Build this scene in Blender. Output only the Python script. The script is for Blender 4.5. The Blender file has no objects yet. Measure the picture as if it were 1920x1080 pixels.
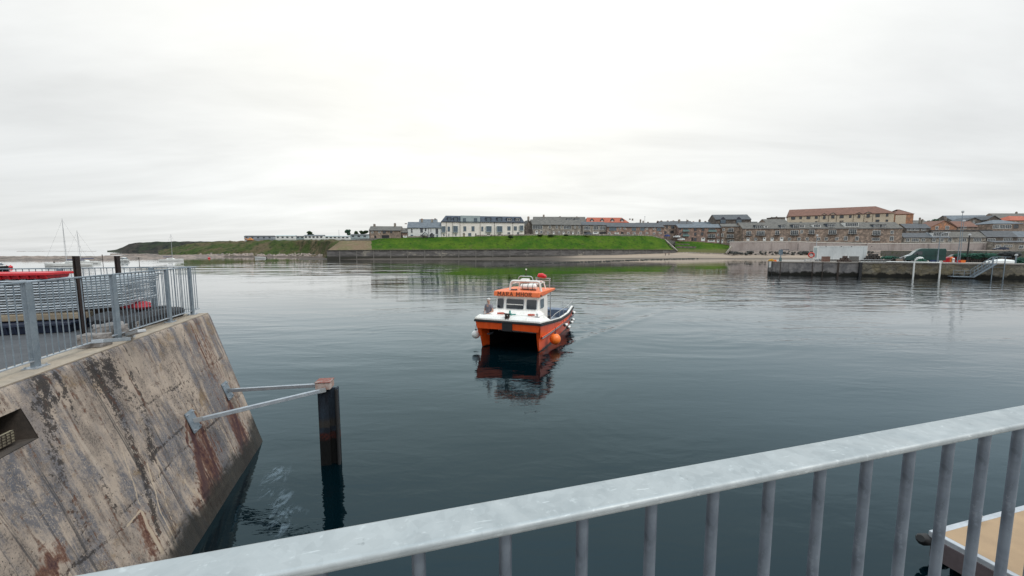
import bpy, bmesh, math, random
import numpy as np
from mathutils import Vector, noise, Matrix
R = math.radians
sc = bpy.context.scene
# ------------------------------------------------------------------ camera
F = 740.0; H = 4.8; PITCH = math.atan((540-468)/F)
cp, sp = math.cos(PITCH), math.sin(PITCH)
cam_d = bpy.data.cameras.new('camera'); cam = bpy.data.objects.new('camera', cam_d)
sc.collection.objects.link(cam); sc.camera = cam
cam.location = (0, 0, H); cam.rotation_euler = (math.pi/2-PITCH, 0, 0)
cam_d.sensor_width = 36; cam_d.lens = F/1920*36; cam_d.clip_start = .05; cam_d.clip_end = 20000
# ------------------------------------------------------------------ world: overcast sky
SUN_EL, SUN_ROT = R(48), R(120)
w = bpy.data.worlds.new('World'); sc.world = w; w.use_nodes = True
nt = w.node_tree; nt.nodes.clear(); L = nt.links.new
def wn(t, **k):
    n = nt.nodes.new(t)
    for a, b in k.items(): setattr(n, a, b)
    return n
def wmath(op, a, b=None, clamp=False):
    n = wn('ShaderNodeMath', operation=op); n.use_clamp = clamp
    for i, v in enumerate((a, b)):
        if v is None: continue
        if isinstance(v, (int, float)): n.inputs[i].default_value = v
        else: L(v, n.inputs[i])
    return n.outputs[0]
sky = wn('ShaderNodeTexSky', sky_type='NISHITA'); sky.sun_disc = False
sky.sun_elevation = SUN_EL; sky.sun_rotation = SUN_ROT
bg1 = wn('ShaderNodeBackground'); bg1.inputs[1].default_value = .1; L(sky.outputs[0], bg1.inputs[0])
tc = wn('ShaderNodeTexCoord'); sep = wn('ShaderNodeSeparateXYZ'); L(tc.outputs['Generated'], sep.inputs[0])
zz = wmath('MAXIMUM', sep.outputs[2], 0.0)
den = wmath('ADD', zz, .12)
cx = wmath('DIVIDE', sep.outputs[0], den); cy = wmath('DIVIDE', sep.outputs[1], den)
cmb = wn('ShaderNodeCombineXYZ'); L(cx, cmb.inputs[0]); L(cy, cmb.inputs[1])
mp = wn('ShaderNodeMapping'); mp.inputs['Rotation'].default_value[2] = R(12); mp.inputs['Scale'].default_value = (.42, 1.0, 1); L(cmb.outputs[0], mp.inputs[0])
nz = wn('ShaderNodeTexNoise'); nz.inputs['Scale'].default_value = .9; nz.inputs['Detail'].default_value = 7; nz.inputs['Roughness'].default_value = .56; nz.inputs['Distortion'].default_value = .35; L(mp.outputs[0], nz.inputs[0])
# cloud thickness: bright where the sun stands behind the layer, greyer low down and to the sides
sund = (math.sin(R(-4))*math.cos(R(38)), math.cos(R(-4))*math.cos(R(38)), math.sin(R(38)))
dot = wn('ShaderNodeVectorMath', operation='DOT_PRODUCT'); L(tc.outputs['Generated'], dot.inputs[0]); dot.inputs[1].default_value = sund
dp = wmath('MAXIMUM', dot.outputs['Value'], 0.0)
glow = wmath('POWER', dp, 5.0)
horiz = wmath('POWER', wmath('SUBTRACT', 1.0, zz), 6.0)
base = wmath('ADD', .845, wmath('MULTIPLY', glow, .30))
# an overcast sky is about three times as bright overhead as low down
high = wmath('MULTIPLY', wmath('POWER', wmath('MAXIMUM', wmath('SUBTRACT', zz, .50), 0.0), 1.0), 1.9)
base = wmath('ADD', base, high)
base = wmath('SUBTRACT', base, wmath('MULTIPLY', horiz, .10))
cl = wmath('MULTIPLY', wmath('SUBTRACT', nz.outputs[0], .49), .66)
val = wmath('ADD', base, cl)
colr = wn('ShaderNodeMix', data_type='RGBA'); L(glow, colr.inputs[0])
colr.inputs[6].default_value = (.965, .985, .985, 1); colr.inputs[7].default_value = (1.0, .975, .885, 1)
hb = wn('ShaderNodeMapRange', interpolation_type='SMOOTHSTEP'); L(zz, hb.inputs[0]); hb.inputs[1].default_value = .40; hb.inputs[2].default_value = .85
col2 = wn('ShaderNodeMix', data_type='RGBA'); L(hb.outputs[0], col2.inputs[0]); L(colr.outputs[2], col2.inputs[6]); col2.inputs[7].default_value = (.78, .92, 1.0, 1)
bg2 = wn('ShaderNodeBackground'); L(col2.outputs[2], bg2.inputs[0]); L(val, bg2.inputs[1])
mx = wn('ShaderNodeMixShader'); mx.inputs[0].default_value = .95
L(bg1.outputs[0], mx.inputs[1]); L(bg2.outputs[0], mx.inputs[2])
wo = wn('ShaderNodeOutputWorld'); L(mx.outputs[0], wo.inputs[0])
sd = bpy.data.lights.new('sun', 'SUN'); sd.energy = 1.4; sd.angle = R(22); sd.color = (1, .96, .9)
so = bpy.data.objects.new('sun', sd); sc.collection.objects.link(so)
so.rotation_euler = Vector((-math.sin(SUN_ROT)*math.cos(SUN_EL), -math.cos(SUN_ROT)*math.cos(SUN_EL), -math.sin(SUN_EL))).to_track_quat('-Z', 'Y').to_euler()
sc.view_settings.view_transform = 'Standard'; sc.view_settings.look = 'None'
sc.view_settings.exposure = .1; sc.view_settings.gamma = 1
sc.cycles.max_bounces = 6; sc.cycles.glossy_bounces = 3; sc.cycles.transparent_max_bounces = 8
sc.cycles.caustics_reflective = False; sc.cycles.caustics_refractive = False
# ------------------------------------------------------------------ measuring from the photo's 1920x1080 frame
def ray(px, py):
    r = (px-960)/F; u = (540-py)/F
    return (r, cp+u*sp, -sp+u*cp)
def atz(px, py, z):
    a = ray(px, py); t = (z-H)/a[2]; return Vector((a[0]*t, a[1]*t, z))
def aty(px, py, Y):
    a = ray(px, py); t = Y/a[1]; return Vector((a[0]*t, Y, H+a[2]*t))
def zat(px, py, Y): return aty(px, py, Y).z
# ------------------------------------------------------------------ object helpers
def link(o): sc.collection.objects.link(o); return o
def tag(o, label=None, cat=None, group=None, kind=None):
    if label: o['label'] = label
    if cat: o['category'] = cat
    if group: o['group'] = group
    if kind: o['kind'] = kind
    return o
def empty(name, loc=(0, 0, 0), rz=0, label=None, cat=None, group=None):
    o = bpy.data.objects.new(name, None); link(o); o.location = loc; o.rotation_euler = (0, 0, rz)
    o.empty_display_size = .2
    return tag(o, label, cat, group)
def copy_tree(o, parent=None):
    c = o.copy(); link(c); c.parent = parent
    for ch in list(o.children): copy_tree(ch, c)
    return c
class MB:
    def __init__(s): s.v = []; s.f = []; s.m = []; s.mi = 0
    def add(s, vs, fs):
        n = len(s.v); s.v += [tuple(v) for v in vs]
        for f in fs: s.f.append([n+i for i in f]); s.m.append(s.mi)
        return s
    def box(s, x0, x1, y0, y1, z0, z1):
        return s.add([(x0,y0,z0),(x1,y0,z0),(x1,y1,z0),(x0,y1,z0),(x0,y0,z1),(x1,y0,z1),(x1,y1,z1),(x0,y1,z1)],
                     [(0,3,2,1),(4,5,6,7),(0,1,5,4),(1,2,6,5),(2,3,7,6),(3,0,4,7)])
    def hexa(s, p): return s.add(p, [(0,3,2,1),(4,5,6,7),(0,1,5,4),(1,2,6,5),(2,3,7,6),(3,0,4,7)])
    def prism(s, poly, a0, a1, axis='x'):
        n = len(poly)
        g = {'x': lambda a, p: (a, p[0], p[1]), 'y': lambda a, p: (p[0], a, p[1]), 'z': lambda a, p: (p[0], p[1], a)}[axis]
        vs = [g(a0, p) for p in poly]+[g(a1, p) for p in poly]
        fs = [list(range(n))[::-1], list(range(n, 2*n))]+[(i, (i+1) % n, n+(i+1) % n, n+i) for i in range(n)]
        return s.add(vs, fs)
    def loft(s, rings, cap=True, closed=True):
        n = len(rings[0]); vs = [p for r in rings for p in r]; fs = []
        for k in range(len(rings)-1):
            for i in range(n if closed else n-1):
                j = (i+1) % n; fs.append((k*n+i, k*n+j, (k+1)*n+j, (k+1)*n+i))
        if cap and closed: fs += [list(range(n))[::-1], [(len(rings)-1)*n+i for i in range(n)]]
        return s.add(vs, fs)
    def tube(s, pts, r, n=8, cap=True):
        pts = [Vector(p) for p in pts]; rr = r if isinstance(r, (list, tuple)) else [r]*len(pts); rings = []
        up = None
        for i, p in enumerate(pts):
            t = (pts[min(i+1, len(pts)-1)]-pts[max(i-1, 0)]).normalized()
            if up is None: up = Vector((0, 0, 1)) if abs(t.z) < .9 else Vector((1, 0, 0))
            a = t.cross(up).normalized(); b = a.cross(t).normalized(); up = b
            rings.append([p+(a*math.cos(2*math.pi*k/n)+b*math.sin(2*math.pi*k/n))*rr[i] for k in range(n)])
        return s.loft(rings, cap)
    def beam(s, p, q, w_, h_, up=(0, 0, 1)):
        p, q = Vector(p), Vector(q); t = (q-p).normalized(); up = Vector(up)
        a = t.cross(up).normalized(); b = a.cross(t).normalized(); a *= w_/2; b *= h_/2
        return s.loft([[p-a-b, p+a-b, p+a+b, p-a+b], [q-a-b, q+a-b, q+a+b, q-a+b]])
    def ball(s, c, rx, ry=None, rz=None, n=16, m=10):
        ry = ry or rx; rz = rz or rx; c = Vector(c); rings = []
        for j in range(1, m):
            t = math.pi*j/m
            rings.append([(c.x+rx*math.sin(t)*math.cos(2*math.pi*i/n), c.y+ry*math.sin(t)*math.sin(2*math.pi*i/n), c.z-rz*math.cos(t)) for i in range(n)])
        return s.loft(rings)
    def build(s, name, mat, parent=None, smooth=False, bevel=0, loc=None, seg=2):
        me = bpy.data.meshes.new(name); me.from_pydata(s.v, [], s.f); me.update()
        if isinstance(mat, (list, tuple)):
            for m in mat: me.materials.append(m)
            me.polygons.foreach_set('material_index', s.m)
        else: me.materials.append(mat)
        bm = bmesh.new(); bm.from_mesh(me); bmesh.ops.recalc_face_normals(bm, faces=bm.faces); bm.to_mesh(me); bm.free()
        if smooth:
            me.polygons.foreach_set('use_smooth', [True]*len(me.polygons)); me.set_sharp_from_angle(angle=R(38))
        o = bpy.data.objects.new(name, me); link(o)
        if parent: o.parent = parent
        if loc is not None: o.location = loc
        if bevel:
            b = o.modifiers.new('bevel', 'BEVEL'); b.width = bevel; b.segments = seg; b.limit_method = 'ANGLE'; b.angle_limit = R(40)
        return o
# ------------------------------------------------------------------ materials
class Nodes:
    def __init__(s, name):
        s.m = bpy.data.materials.new(name); s.m.use_nodes = True; s.t = s.m.node_tree
        s.b = s.t.nodes['Principled BSDF']; s.out = s.t.nodes['Material Output']
    def n(s, t, **k):
        x = s.t.nodes.new(t)
        for a, b in k.items(): setattr(x, a, b)
        return x
    def l(s, a, b): s.t.links.new(a, b)
    def put(s, inp, v):
        if hasattr(v, 'is_linked') or hasattr(v, 'links'): s.l(v, inp)
        elif isinstance(v, (tuple, list)) and inp.type == 'RGBA': inp.default_value = (*v[:3], 1)
        else: inp.default_value = v
    def coord(s, which='Object', scale=(1, 1, 1), rot=(0, 0, 0), loc=(0, 0, 0)):
        c = s.n('ShaderNodeTexCoord'); m = s.n('ShaderNodeMapping'); s.l(c.outputs[which], m.inputs[0])
        m.inputs['Scale'].default_value = scale; m.inputs['Rotation'].default_value = rot; m.inputs['Location'].default_value = loc
        return m.outputs[0]
    def noise(s, vec, scale=5, detail=4, rough=.55, dist=0):
        x = s.n('ShaderNodeTexNoise'); s.l(vec, x.inputs[0]); x.inputs['Scale'].default_value = scale
        x.inputs['Detail'].default_value = detail; x.inputs['Roughness'].default_value = rough; x.inputs['Distortion'].default_value = dist
        return x.outputs[0]
    def step(s, v, a, b, lo=0., hi=1.):
        x = s.n('ShaderNodeMapRange', interpolation_type='SMOOTHSTEP'); s.l(v, x.inputs[0])
        x.inputs[1].default_value = a; x.inputs[2].default_value = b; x.inputs[3].default_value = lo; x.inputs[4].default_value = hi
        return x.outputs[0]
    def mix(s, f, a, b, mode='MIX'):
        x = s.n('ShaderNodeMix', data_type='RGBA', blend_type=mode); s.put(x.inputs[0], f); s.put(x.inputs[6], a); s.put(x.inputs[7], b)
        return x.outputs[2]
    def math(s, op, a, b=0., clamp=False):
        x = s.n('ShaderNodeMath', operation=op); x.use_clamp = clamp; s.put(x.inputs[0], a); s.put(x.inputs[1], b); return x.outputs[0]
    def bump(s, h, strength=.3, dist=.01, normal=None):
        x = s.n('ShaderNodeBump'); s.l(h, x.inputs['Height']); x.inputs['Strength'].default_value = strength; x.inputs['Distance'].default_value = dist
        if normal is not None: s.l(normal, x.inputs['Normal'])
        s.l(x.outputs[0], s.b.inputs['Normal']); return x.outputs[0]
    def fin(s, col, rough=.6, metal=0, spec=.5):
        s.put(s.b.inputs['Base Color'], col); s.put(s.b.inputs['Roughness'], rough); s.put(s.b.inputs['Metallic'], metal)
        s.b.inputs['Specular IOR Level'].default_value = spec; return s.m
def plain(name, col, rough=.55, metal=0, col2=None, sc_=3, bump=0, spec=.5, stretch=(1, 1, 1), lo=.4, hi=.7, bd=.01):
    N = Nodes(name); c = N.coord('Object', stretch)
    if col2 is None: col2 = tuple(v*.78 for v in col)
    f = N.step(N.noise(c, sc_, 6, .62), lo, hi)
    k = N.mix(f, col, col2)
    k = N.mix(N.step(N.noise(c, sc_*6, 3), .35, .75, 0, .3), k, tuple(v*.7 for v in col2))
    if bump: N.bump(N.noise(c, sc_*8, 5, .6), bump, bd)
    return N.fin(k, rough, metal, spec)
def stone(name, c1, c2, mortar, bw=.55, bh=.26, tint=(.1, .08, .07)):
    N = Nodes(name); tc_ = N.n('ShaderNodeTexCoord'); s_ = N.n('ShaderNodeSeparateXYZ'); N.l(tc_.outputs['Object'], s_.inputs[0])
    cb = N.n('ShaderNodeCombineXYZ'); N.l(N.math('ADD', s_.outputs[0], s_.outputs[1]), cb.inputs[0]); N.l(s_.outputs[2], cb.inputs[1])
    br = N.n('ShaderNodeTexBrick'); N.l(cb.outputs[0], br.inputs[0]); br.inputs['Scale'].default_value = 1
    br.inputs['Brick Width'].default_value = bw; br.inputs['Row Height'].default_value = bh; br.inputs['Mortar Size'].default_value = .025
    N.put(br.inputs['Color1'], c1); N.put(br.inputs['Color2'], c2); N.put(br.inputs['Mortar'], mortar); br.inputs['Bias'].default_value = 0
    vo = N.n('ShaderNodeTexVoronoi'); N.l(cb.outputs[0], vo.inputs[0]); vo.inputs['Scale'].default_value = 1.15; sv = N.n('ShaderNodeSeparateColor'); N.l(vo.outputs['Color'], sv.inputs[0])
    k = N.mix(N.step(sv.outputs[0], .45, .95, 0, .8), br.outputs[0], tuple(min(1, v*1.75) for v in c1))
    k = N.mix(N.step(N.noise(cb.outputs[0], .35, 5, .65), .45, .68, 0, .6), k, tint)
    k = N.mix(N.step(N.noise(cb.outputs[0], 2.2, 3), .5, .72, 0, .45), k, tuple(min(1, v*1.7) for v in c1))
    return N.fin(k, .9, 0, .2)
def roofm(name, c1, c2, sc_=1.0):
    N = Nodes(name); c = N.coord('Object', (.5, 1, 1)); f = N.step(N.noise(c, 1.2*sc_, 5, .65), .38, .66)
    k = N.mix(f, c1, c2); w_ = N.n('ShaderNodeTexWave', wave_type='BANDS', bands_direction='Z'); N.l(N.coord('Object'), w_.inputs[0]); w_.inputs['Scale'].default_value = 1.6; w_.inputs['Distortion'].default_value = .6
    k = N.mix(N.step(w_.outputs[1], .0, .25, .35, 0), k, tuple(v*.5 for v in c2))
    return N.fin(k, .75, 0, .35)
M = {}
M['slate'] = roofm('slate_roof', (.105, .11, .12), (.07, .074, .08))
M['slate_brown'] = roofm('weathered_slate', (.15, .14, .125), (.09, .085, .078))
M['slate_blue'] = roofm('blue_slate', (.16, .18, .2), (.1, .115, .135))
M['mansard'] = roofm('mansard_slate', (.09, .11, .14), (.055, .07, .095))
M['redroof'] = roofm('red_tiles', (.42, .115, .065), (.3, .075, .045))
M['brownroof'] = roofm('brown_tiles', (.21, .105, .075), (.14, .07, .052))
M['stone_brown'] = stone('brown_stone', (.26, .195, .155), (.165, .125, .105), (.26, .22, .185))
M['stone_grey'] = stone('grey_stone', (.26, .23, .195), (.165, .148, .13), (.25, .225, .2))
M['stone_pink'] = stone('pink_stone', (.26, .17, .14), (.17, .12, .1), (.22, .18, .16), tint=(.15, .11, .095))
M['stone_dark'] = stone('dark_stone', (.13, .11, .095), (.08, .07, .065), (.11, .1, .09))
M['brick'] = stone('orange_brick', (.34, .16, .09), (.26, .12, .07), (.3, .2, .15), .25, .09, (.2, .1, .06))
M['render_w'] = plain('white_render', (.74, .74, .72), .85, col2=(.62, .62, .6), sc_=.4)
M['render_c'] = plain('cream_render', (.82, .765, .70), .85, col2=(.74, .68, .61), sc_=.4)
M['render_p'] = plain('pinkish_concrete', (.42, .36, .335), .9, col2=(.3, .245, .225), sc_=.25, stretch=(1, 1, .35))
M['cladding'] = plain('grey_cladding', (.36, .42, .43), .6, col2=(.32, .37, .38), sc_=.5)
M['white'] = plain('white_paint', (.78, .78, .76), .45, col2=(.68, .68, .65), sc_=2)
M['frame_g'] = plain('grey_window_frame', (.22, .26, .27), .5)
M['frame_d'] = plain('dark_window_frame', (.03, .03, .05), .5)
M['glass'] = plain('window_glass', (.03, .04, .05), .08, spec=.8)
M['glass_b'] = plain('blue_window_glass', (.05, .09, .13), .08, spec=.9)
M['glass_g'] = plain('green_balcony_glass', (.12, .22, .21), .15, spec=.8)
M['black'] = plain('black_paint', (.012, .012, .014), .5)
M['darkwood'] = plain('dark_timber', (.05, .035, .028), .8, bump=.3)
M['timber'] = plain('pale_timber', (.36, .3, .22), .8, col2=(.22, .18, .13), bump=.4, stretch=(.3, 1, 1))
M['blue'] = plain('blue_paint', (.02, .045, .14), .5)
M['red'] = plain('red_plastic', (.62, .02, .03), .38, col2=(.5, .015, .025))
M['orange'] = plain('orange_buoy_vinyl', (.9, .2, .025), .35, col2=(.85, .17, .02), sc_=4)
M['green_d'] = plain('dark_green_van_paint', (.003, .045, .037), .3, col2=(.003, .036, .03))
M['greennet'] = plain('green_net', (.022, .10, .065), .9, col2=(.012, .035, .028), sc_=3)
M['rubber'] = plain('black_rubber', (.014, .014, .015), .7)
M['yellow'] = plain('yellow_rope', (.6, .33, .03), .7)
def galv(name, base=(.42, .45, .48), b2=(.3, .33, .37), rough=.5):
    N = Nodes(name); c = N.coord('Object')
    v = N.n('ShaderNodeTexVoronoi'); N.l(c, v.inputs[0]); v.inputs['Scale'].default_value = 55
    s_ = N.n('ShaderNodeSeparateColor'); N.l(v.outputs['Color'], s_.inputs[0])
    k = N.mix(N.step(N.noise(c, 7, 6, .65, .5), .3, .7), base, b2)
    k = N.mix(N.math('MULTIPLY', s_.outputs[0], .22), k, tuple(x*1.35 for x in base))
    k = N.mix(N.step(N.noise(c, 38, 4, .7), .58, .72, 0, .6), k, tuple(min(1, x*1.4) for x in base))
    k = N.mix(N.step(N.noise(N.coord('Object', (3, 22, 8), rot=(0, 0, .5)), 6, 3, .6, .4), .66, .72, 0, .5), k, tuple(min(1, x*1.6) for x in base))
    k = N.mix(N.step(N.noise(N.coord('Object', (1, 1, .4)), 16, 5, .7), .64, .74, 0, .55), k, tuple(x*.45 for x in b2))
    r = N.step(N.noise(c, 12, 4), .3, .7, rough-.08, rough+.14)
    N.bump(N.noise(c, 70, 4, .6), .12, .002)
    return N.fin(k, r, .55, .5)
M['galv'] = galv('galvanised_steel')
M['galv_rail'] = galv('galvanised_handrail', (.40, .42, .425), (.30, .325, .335), .58)
M['galv_post'] = galv('galvanised_baluster', (.215, .245, .29), (.12, .14, .175), .5)
M['galv_blue'] = galv('bluish_galvanised_steel', (.25, .29, .325), (.165, .205, .245), .55)
M['alu'] = plain('dull_aluminium', (.5, .51, .52), .45, .6, col2=(.4, .41, .42), sc_=4)
class Frame:
    """a vertical plane frame: origin on the ground, u along, v behind, z up"""
    def __init__(s, A, B, z0=0):
        s.A = Vector((A[0], A[1], 0)); d_ = Vector((B[0]-A[0], B[1]-A[1], 0)); s.len = d_.length
        s.e = d_.normalized(); s.n = Vector((-s.e.y, s.e.x, 0)); s.rz = math.atan2(s.e.y, s.e.x); s.z0 = z0
    def at(s, px, py, v=0):
        a = Vector(ray(px, py)); t = (s.A.dot(s.n)+v)/(a.x*s.n.x+a.y*s.n.y)
        p = a*t-s.A; return p.dot(s.e), H+a.z*t-s.z0
    def loc(s, u, v=0, z=0): return s.A+s.e*u+s.n*v+Vector((0, 0, s.z0+z))
# ------------------------------------------------------------------ water
def make_water():
    def axis(lo, hi, flo, fhi, st, far):
        a = list(np.arange(flo, fhi, st)); g = st
        x = fhi
        while x < hi: a.append(x); g *= 1.14; x += g
        a.append(hi); x = flo; g = st; b = []
        while x > lo:
            g *= 1.14; x -= g; b.append(x)
        return np.array(sorted(b+a))
    X = axis(-7000, 7000, -16, 34, .16, 1); Y = axis(-600, 12000, 3, 60, .16, 1)
    gx, gy = np.meshgrid(X, Y)
    ax_ = np.array((.933, -.36)); ay_ = np.array((.36, .933)); O = np.array((-.25, 18.3))
    l = (gx-O[0])*ax_[0]+(gy-O[1])*ax_[1]; a = (gx-O[0])*ay_[0]+(gy-O[1])*ay_[1]
    h = np.zeros_like(gx)
    al = np.abs(l)
    for k, (off, w_, amp) in enumerate(((0, .32, .035), (.9, .38, -.022), (1.8, .4, .02), (2.9, .5, -.012), (4, .5, .01))):
        front = 1.55+.34*np.maximum(a+.2, 0)-off
        h += amp*np.exp(-((al-front)/w_)**2)*np.exp(-np.maximum(a, 0)/22)*np.clip(a/.8+1, 0, 1)*(front > 1.0)
    # stern wash
    st = np.exp(-(l/1.4)**2)*np.clip((a-7)/1.5, 0, 1)*np.exp(-np.maximum(a-8, 0)/9)
    h += .03*st*np.sin(a*5+2*np.sin(l*2.3))*np.cos(l*3.1+a)
    # rings left from an earlier turn, on both sides
    for (cx_, cy_, r0, r1, lam, amp) in ((-6.2, 21, 1, 6, .8, .006), (4.5, 11.5, .5, 5, .55, .0045), (9, 24, 1, 9, .95, .006)):
        r = np.hypot(gx-cx_, gy-cy_); env = np.clip((r-r0)/1., 0, 1)*np.clip((r1-r)/2., 0, 1)
        ph = np.arctan2(gy-cy_, gx-cx_); env = env*np.clip(.5+.8*np.sin(ph*1.0+cx_)+.5*np.sin(3*ph+cy_), 0, 1)
        h += .5*amp*env*np.sin(2*math.pi*r/lam+1.6*np.sin(gx*.5+gy*.2)+1.3*np.sin(gy*.8-gx*.3))
    # long low swell lines
    h += .004*np.sin(gy*1.15+.35*gx+1.3*np.sin(gx*.22+gy*.1))*np.exp(-np.maximum(gy-60, 0)/8)
    h += .0025*np.sin(gy*2.3-.5*gx+1.7*np.sin(gx*.31-gy*.21))*np.exp(-np.maximum(gy-55, 0)/5)
    rs = np.random.RandomState(3); chop = rs.randn(*gx.shape); k3 = np.array([.25, .5, .25]); chop = np.apply_along_axis(lambda r: np.convolve(r, k3, 'same'), 1, chop); chop = np.apply_along_axis(lambda r: np.convolve(r, k3, 'same'), 0, chop)
    reg = np.exp(-((a-7.5)/3.8)**2-((l-2.9)/1.3)**2)+.7*np.exp(-((a-10)/3)**2-(l/1.6)**2)+.25*np.exp(-((a-2)/3)**2-((l+2.3)/.5)**2)+.25*np.exp(-((a-3)/4)**2-((l-2.2)/.4)**2)
    h += .022*reg*chop
    fade = np.clip((gx+19)/3, 0, 1)*np.clip((37-gx)/3, 0, 1)*np.clip((66-gy)/6, 0, 1)*np.clip((gy-1)/2, 0, 1)
    h *= fade
    ny, nx = gx.shape
    me = bpy.data.meshes.new('water'); co = np.stack((gx, gy, h), -1).reshape(-1, 3)
    idx = np.arange(nx*ny).reshape(ny, nx)
    q = np.stack((idx[:-1, :-1], idx[:-1, 1:], idx[1:, 1:], idx[1:, :-1]), -1).reshape(-1, 4)
    me.vertices.add(len(co)); me.vertices.foreach_set('co', co.ravel())
    me.loops.add(q.size); me.loops.foreach_set('vertex_index', q.ravel().astype(np.int32))
    me.polygons.add(len(q)); me.polygons.foreach_set('loop_start', np.arange(0, q.size, 4, dtype=np.int32))
    me.polygons.foreach_set('use_smooth', np.ones(len(q), dtype=bool)); me.update(calc_edges=True); me.validate()
    N = Nodes('harbour_water'); c = N.coord('Object')
    patch = N.step(N.noise(N.coord('Object', (.012, .03, 1)), 1, 3, .6, .8), .42, .62)      # breeze patches between calm slicks
    patch2 = N.step(N.noise(N.coord('Object', (.05, .16, 1), rot=(0, 0, R(-8))), 1, 3, .6, .6), .38, .66)
    s_ = N.n('ShaderNodeSeparateXYZ'); N.l(c, s_.inputs[0])
    far = N.step(s_.outputs[1], 26, 62); veryfar = N.step(s_.outputs[1], 85, 150)
    right = N.step(s_.outputs[0], -2, 42)
    mid = N.math('MULTIPLY', far, N.step(s_.outputs[1], 55, 100, 1, .12))
    mid = N.math('MULTIPLY', mid, N.math('ADD', .2, N.math('MULTIPLY', right, 1.3)))
    amp = N.math('ADD', N.step(s_.outputs[1], 28, 60, .27, .06), N.math('MULTIPLY', mid, N.math('ADD', .08, N.math('MULTIPLY', patch, .7))))
    amp = N.math('MULTIPLY', amp, N.math('ADD', .45, N.math('MULTIPLY', patch2, .8)))
    w1 = N.noise(N.coord('Object', (.28, .8, 1), rot=(0, 0, R(10))), 1, 2, .5, .4)
    w2 = N.noise(N.coord('Object', (1.3, 3.4, 1), rot=(0, 0, R(-14))), 1, 3, .55, .5)
    w3 = N.noise(N.coord('Object', (5, 9, 1), rot=(0, 0, R(20))), 1, 3, .6, .3)
    hh = N.math('ADD', N.math('MULTIPLY', w1, .095), N.math('MULTIPLY', w2, .034))
    hh = N.math('ADD', hh, N.math('MULTIPLY', w3, .006))
    hh = N.math('MULTIPLY', hh, amp)
    def band(v, a, b, c_, d_): return N.math('MULTIPLY', N.step(v, a, b), N.step(v, c_, d_, 1, 0))
    zr = N.math('MULTIPLY', band(s_.outputs[1], 26, 42, 60, 88), N.step(N.math('SUBTRACT', s_.outputs[0], N.math('MULTIPLY', s_.outputs[1], .1)), -3, 12))
    zl = N.math('MULTIPLY', band(s_.outputs[1], 55, 80, 125, 170), band(s_.outputs[0], -110, -70, -24, -8))
    r0 = N.noise(N.coord('Object', (.16, .42, 1), rot=(0, 0, R(12))), 1, 3, .6, .8); r1 = N.noise(N.coord('Object', (.03, .13, 1), rot=(0, 0, R(-4))), 1, 3, .55, .5)
    hh = N.math('ADD', hh, N.math('MULTIPLY', N.math('MULTIPLY', zr, r0), .20)); hh = N.math('ADD', hh, N.math('MULTIPLY', N.math('MULTIPLY', zl, r1), .6))
    bn = N.bump(hh, 1.0, 1.0)
    N.b.inputs['IOR'].default_value = 1.335
    N.fin((.0006, .0085, .0125), .015, 0, .5); N.b.inputs['Specular Tint'].default_value = (.30, .88, 1.1, 1)
    fr = N.n('ShaderNodeFresnel'); fr.inputs['IOR'].default_value = 1.335; N.l(bn, fr.inputs['Normal'])
    gl = N.n('ShaderNodeBsdfGlossy'); gl.inputs['Roughness'].default_value = .015; N.l(bn, gl.inputs['Normal']); N.l(N.mix(N.step(fr.outputs[0], .02, .62), (.62, .86, 1.0), (.98, .99, 1.0)), gl.inputs['Color'])
    df = N.n('ShaderNodeBsdfDiffuse'); df.inputs['Color'].default_value = (.0004, .0042, .0062, 1)
    ms = N.n('ShaderNodeMixShader'); N.l(N.math('MULTIPLY', N.math('POWER', fr.outputs[0], .93), 1.14, True), ms.inputs[0]); N.l(df.outputs[0], ms.inputs[1]); N.l(gl.outputs[0], ms.inputs[2]); N.l(ms.outputs[0], N.out.inputs['Surface'])
    me.materials.append(N.m)
    o = link(bpy.data.objects.new('water', me)); tag(o, kind='structure'); return o
make_water()
# ------------------------------------------------------------------ land
def cols(keys, step=4):
    out = []; px = keys[0][0]
    while px <= keys[-1][0]+1e-6:
        for a, b in zip(keys, keys[1:]):
            if a[0] <= px <= b[0]:
                f = (px-a[0])/(b[0]-a[0]); out.append([px]+[a[i]+(b[i]-a[i])*f for i in range(1, len(a))]); break
        px += step
    return out
def xr(px, py=462): a = ray(px, py); return a[0]/a[1]
def sheet(name, keys, rowf, mat, step=4, amp=0, sub=3, freq=.15, kind='structure', edge_keep=True, parent=None, smooth=True):
    """rowf(key values) -> list of (Y, z) from front to back; a heightfield fanned out over the bearings px"""
    vs = []; n = None
    for k in cols(keys, step):
        rows = rowf(*k[1:]) ; pts = []
        for a, b in zip(rows, rows[1:]):
            for i in range(sub): pts.append((a[0]+(b[0]-a[0])*i/sub, a[1]+(b[1]-a[1])*i/sub))
        pts.append(rows[-1]); n = len(pts)
        for j, (y, z) in enumerate(pts):
            x = xr(k[0])*y
            if amp and 0 < j < n-1: z += amp*(noise.fractal(Vector((x*freq, y*freq, 0)), 1, 2, 4))
            vs.append((x, y, z))
    m = len(vs)//n; fs = [(i*n+j, (i+1)*n+j, (i+1)*n+j+1, i*n+j+1) for i in range(m-1) for j in range(n-1)]
    mb = MB(); mb.add(vs, fs); o = mb.build(name, mat, parent, smooth=smooth)
    if kind: tag(o, kind=kind)
    return o
def ground_mat(name, c1, c2, c3, sc1=.12, sc2=.8, lo=.4, hi=.62, bump=.5, bd=.4, rough=.95, stretch=(1, 1, 1)):
    N = Nodes(name); c = N.coord('Object', stretch)
    k = N.mix(N.step(N.noise(c, sc1, 6, .65), lo, hi), c1, c2)
    k = N.mix(N.step(N.noise(c, sc2, 5, .7), .48, .66), k, c3)
    N.bump(N.noise(c, sc2*1.5, 5, .7), bump, bd); return N.fin(k, rough, 0, .1)
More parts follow.
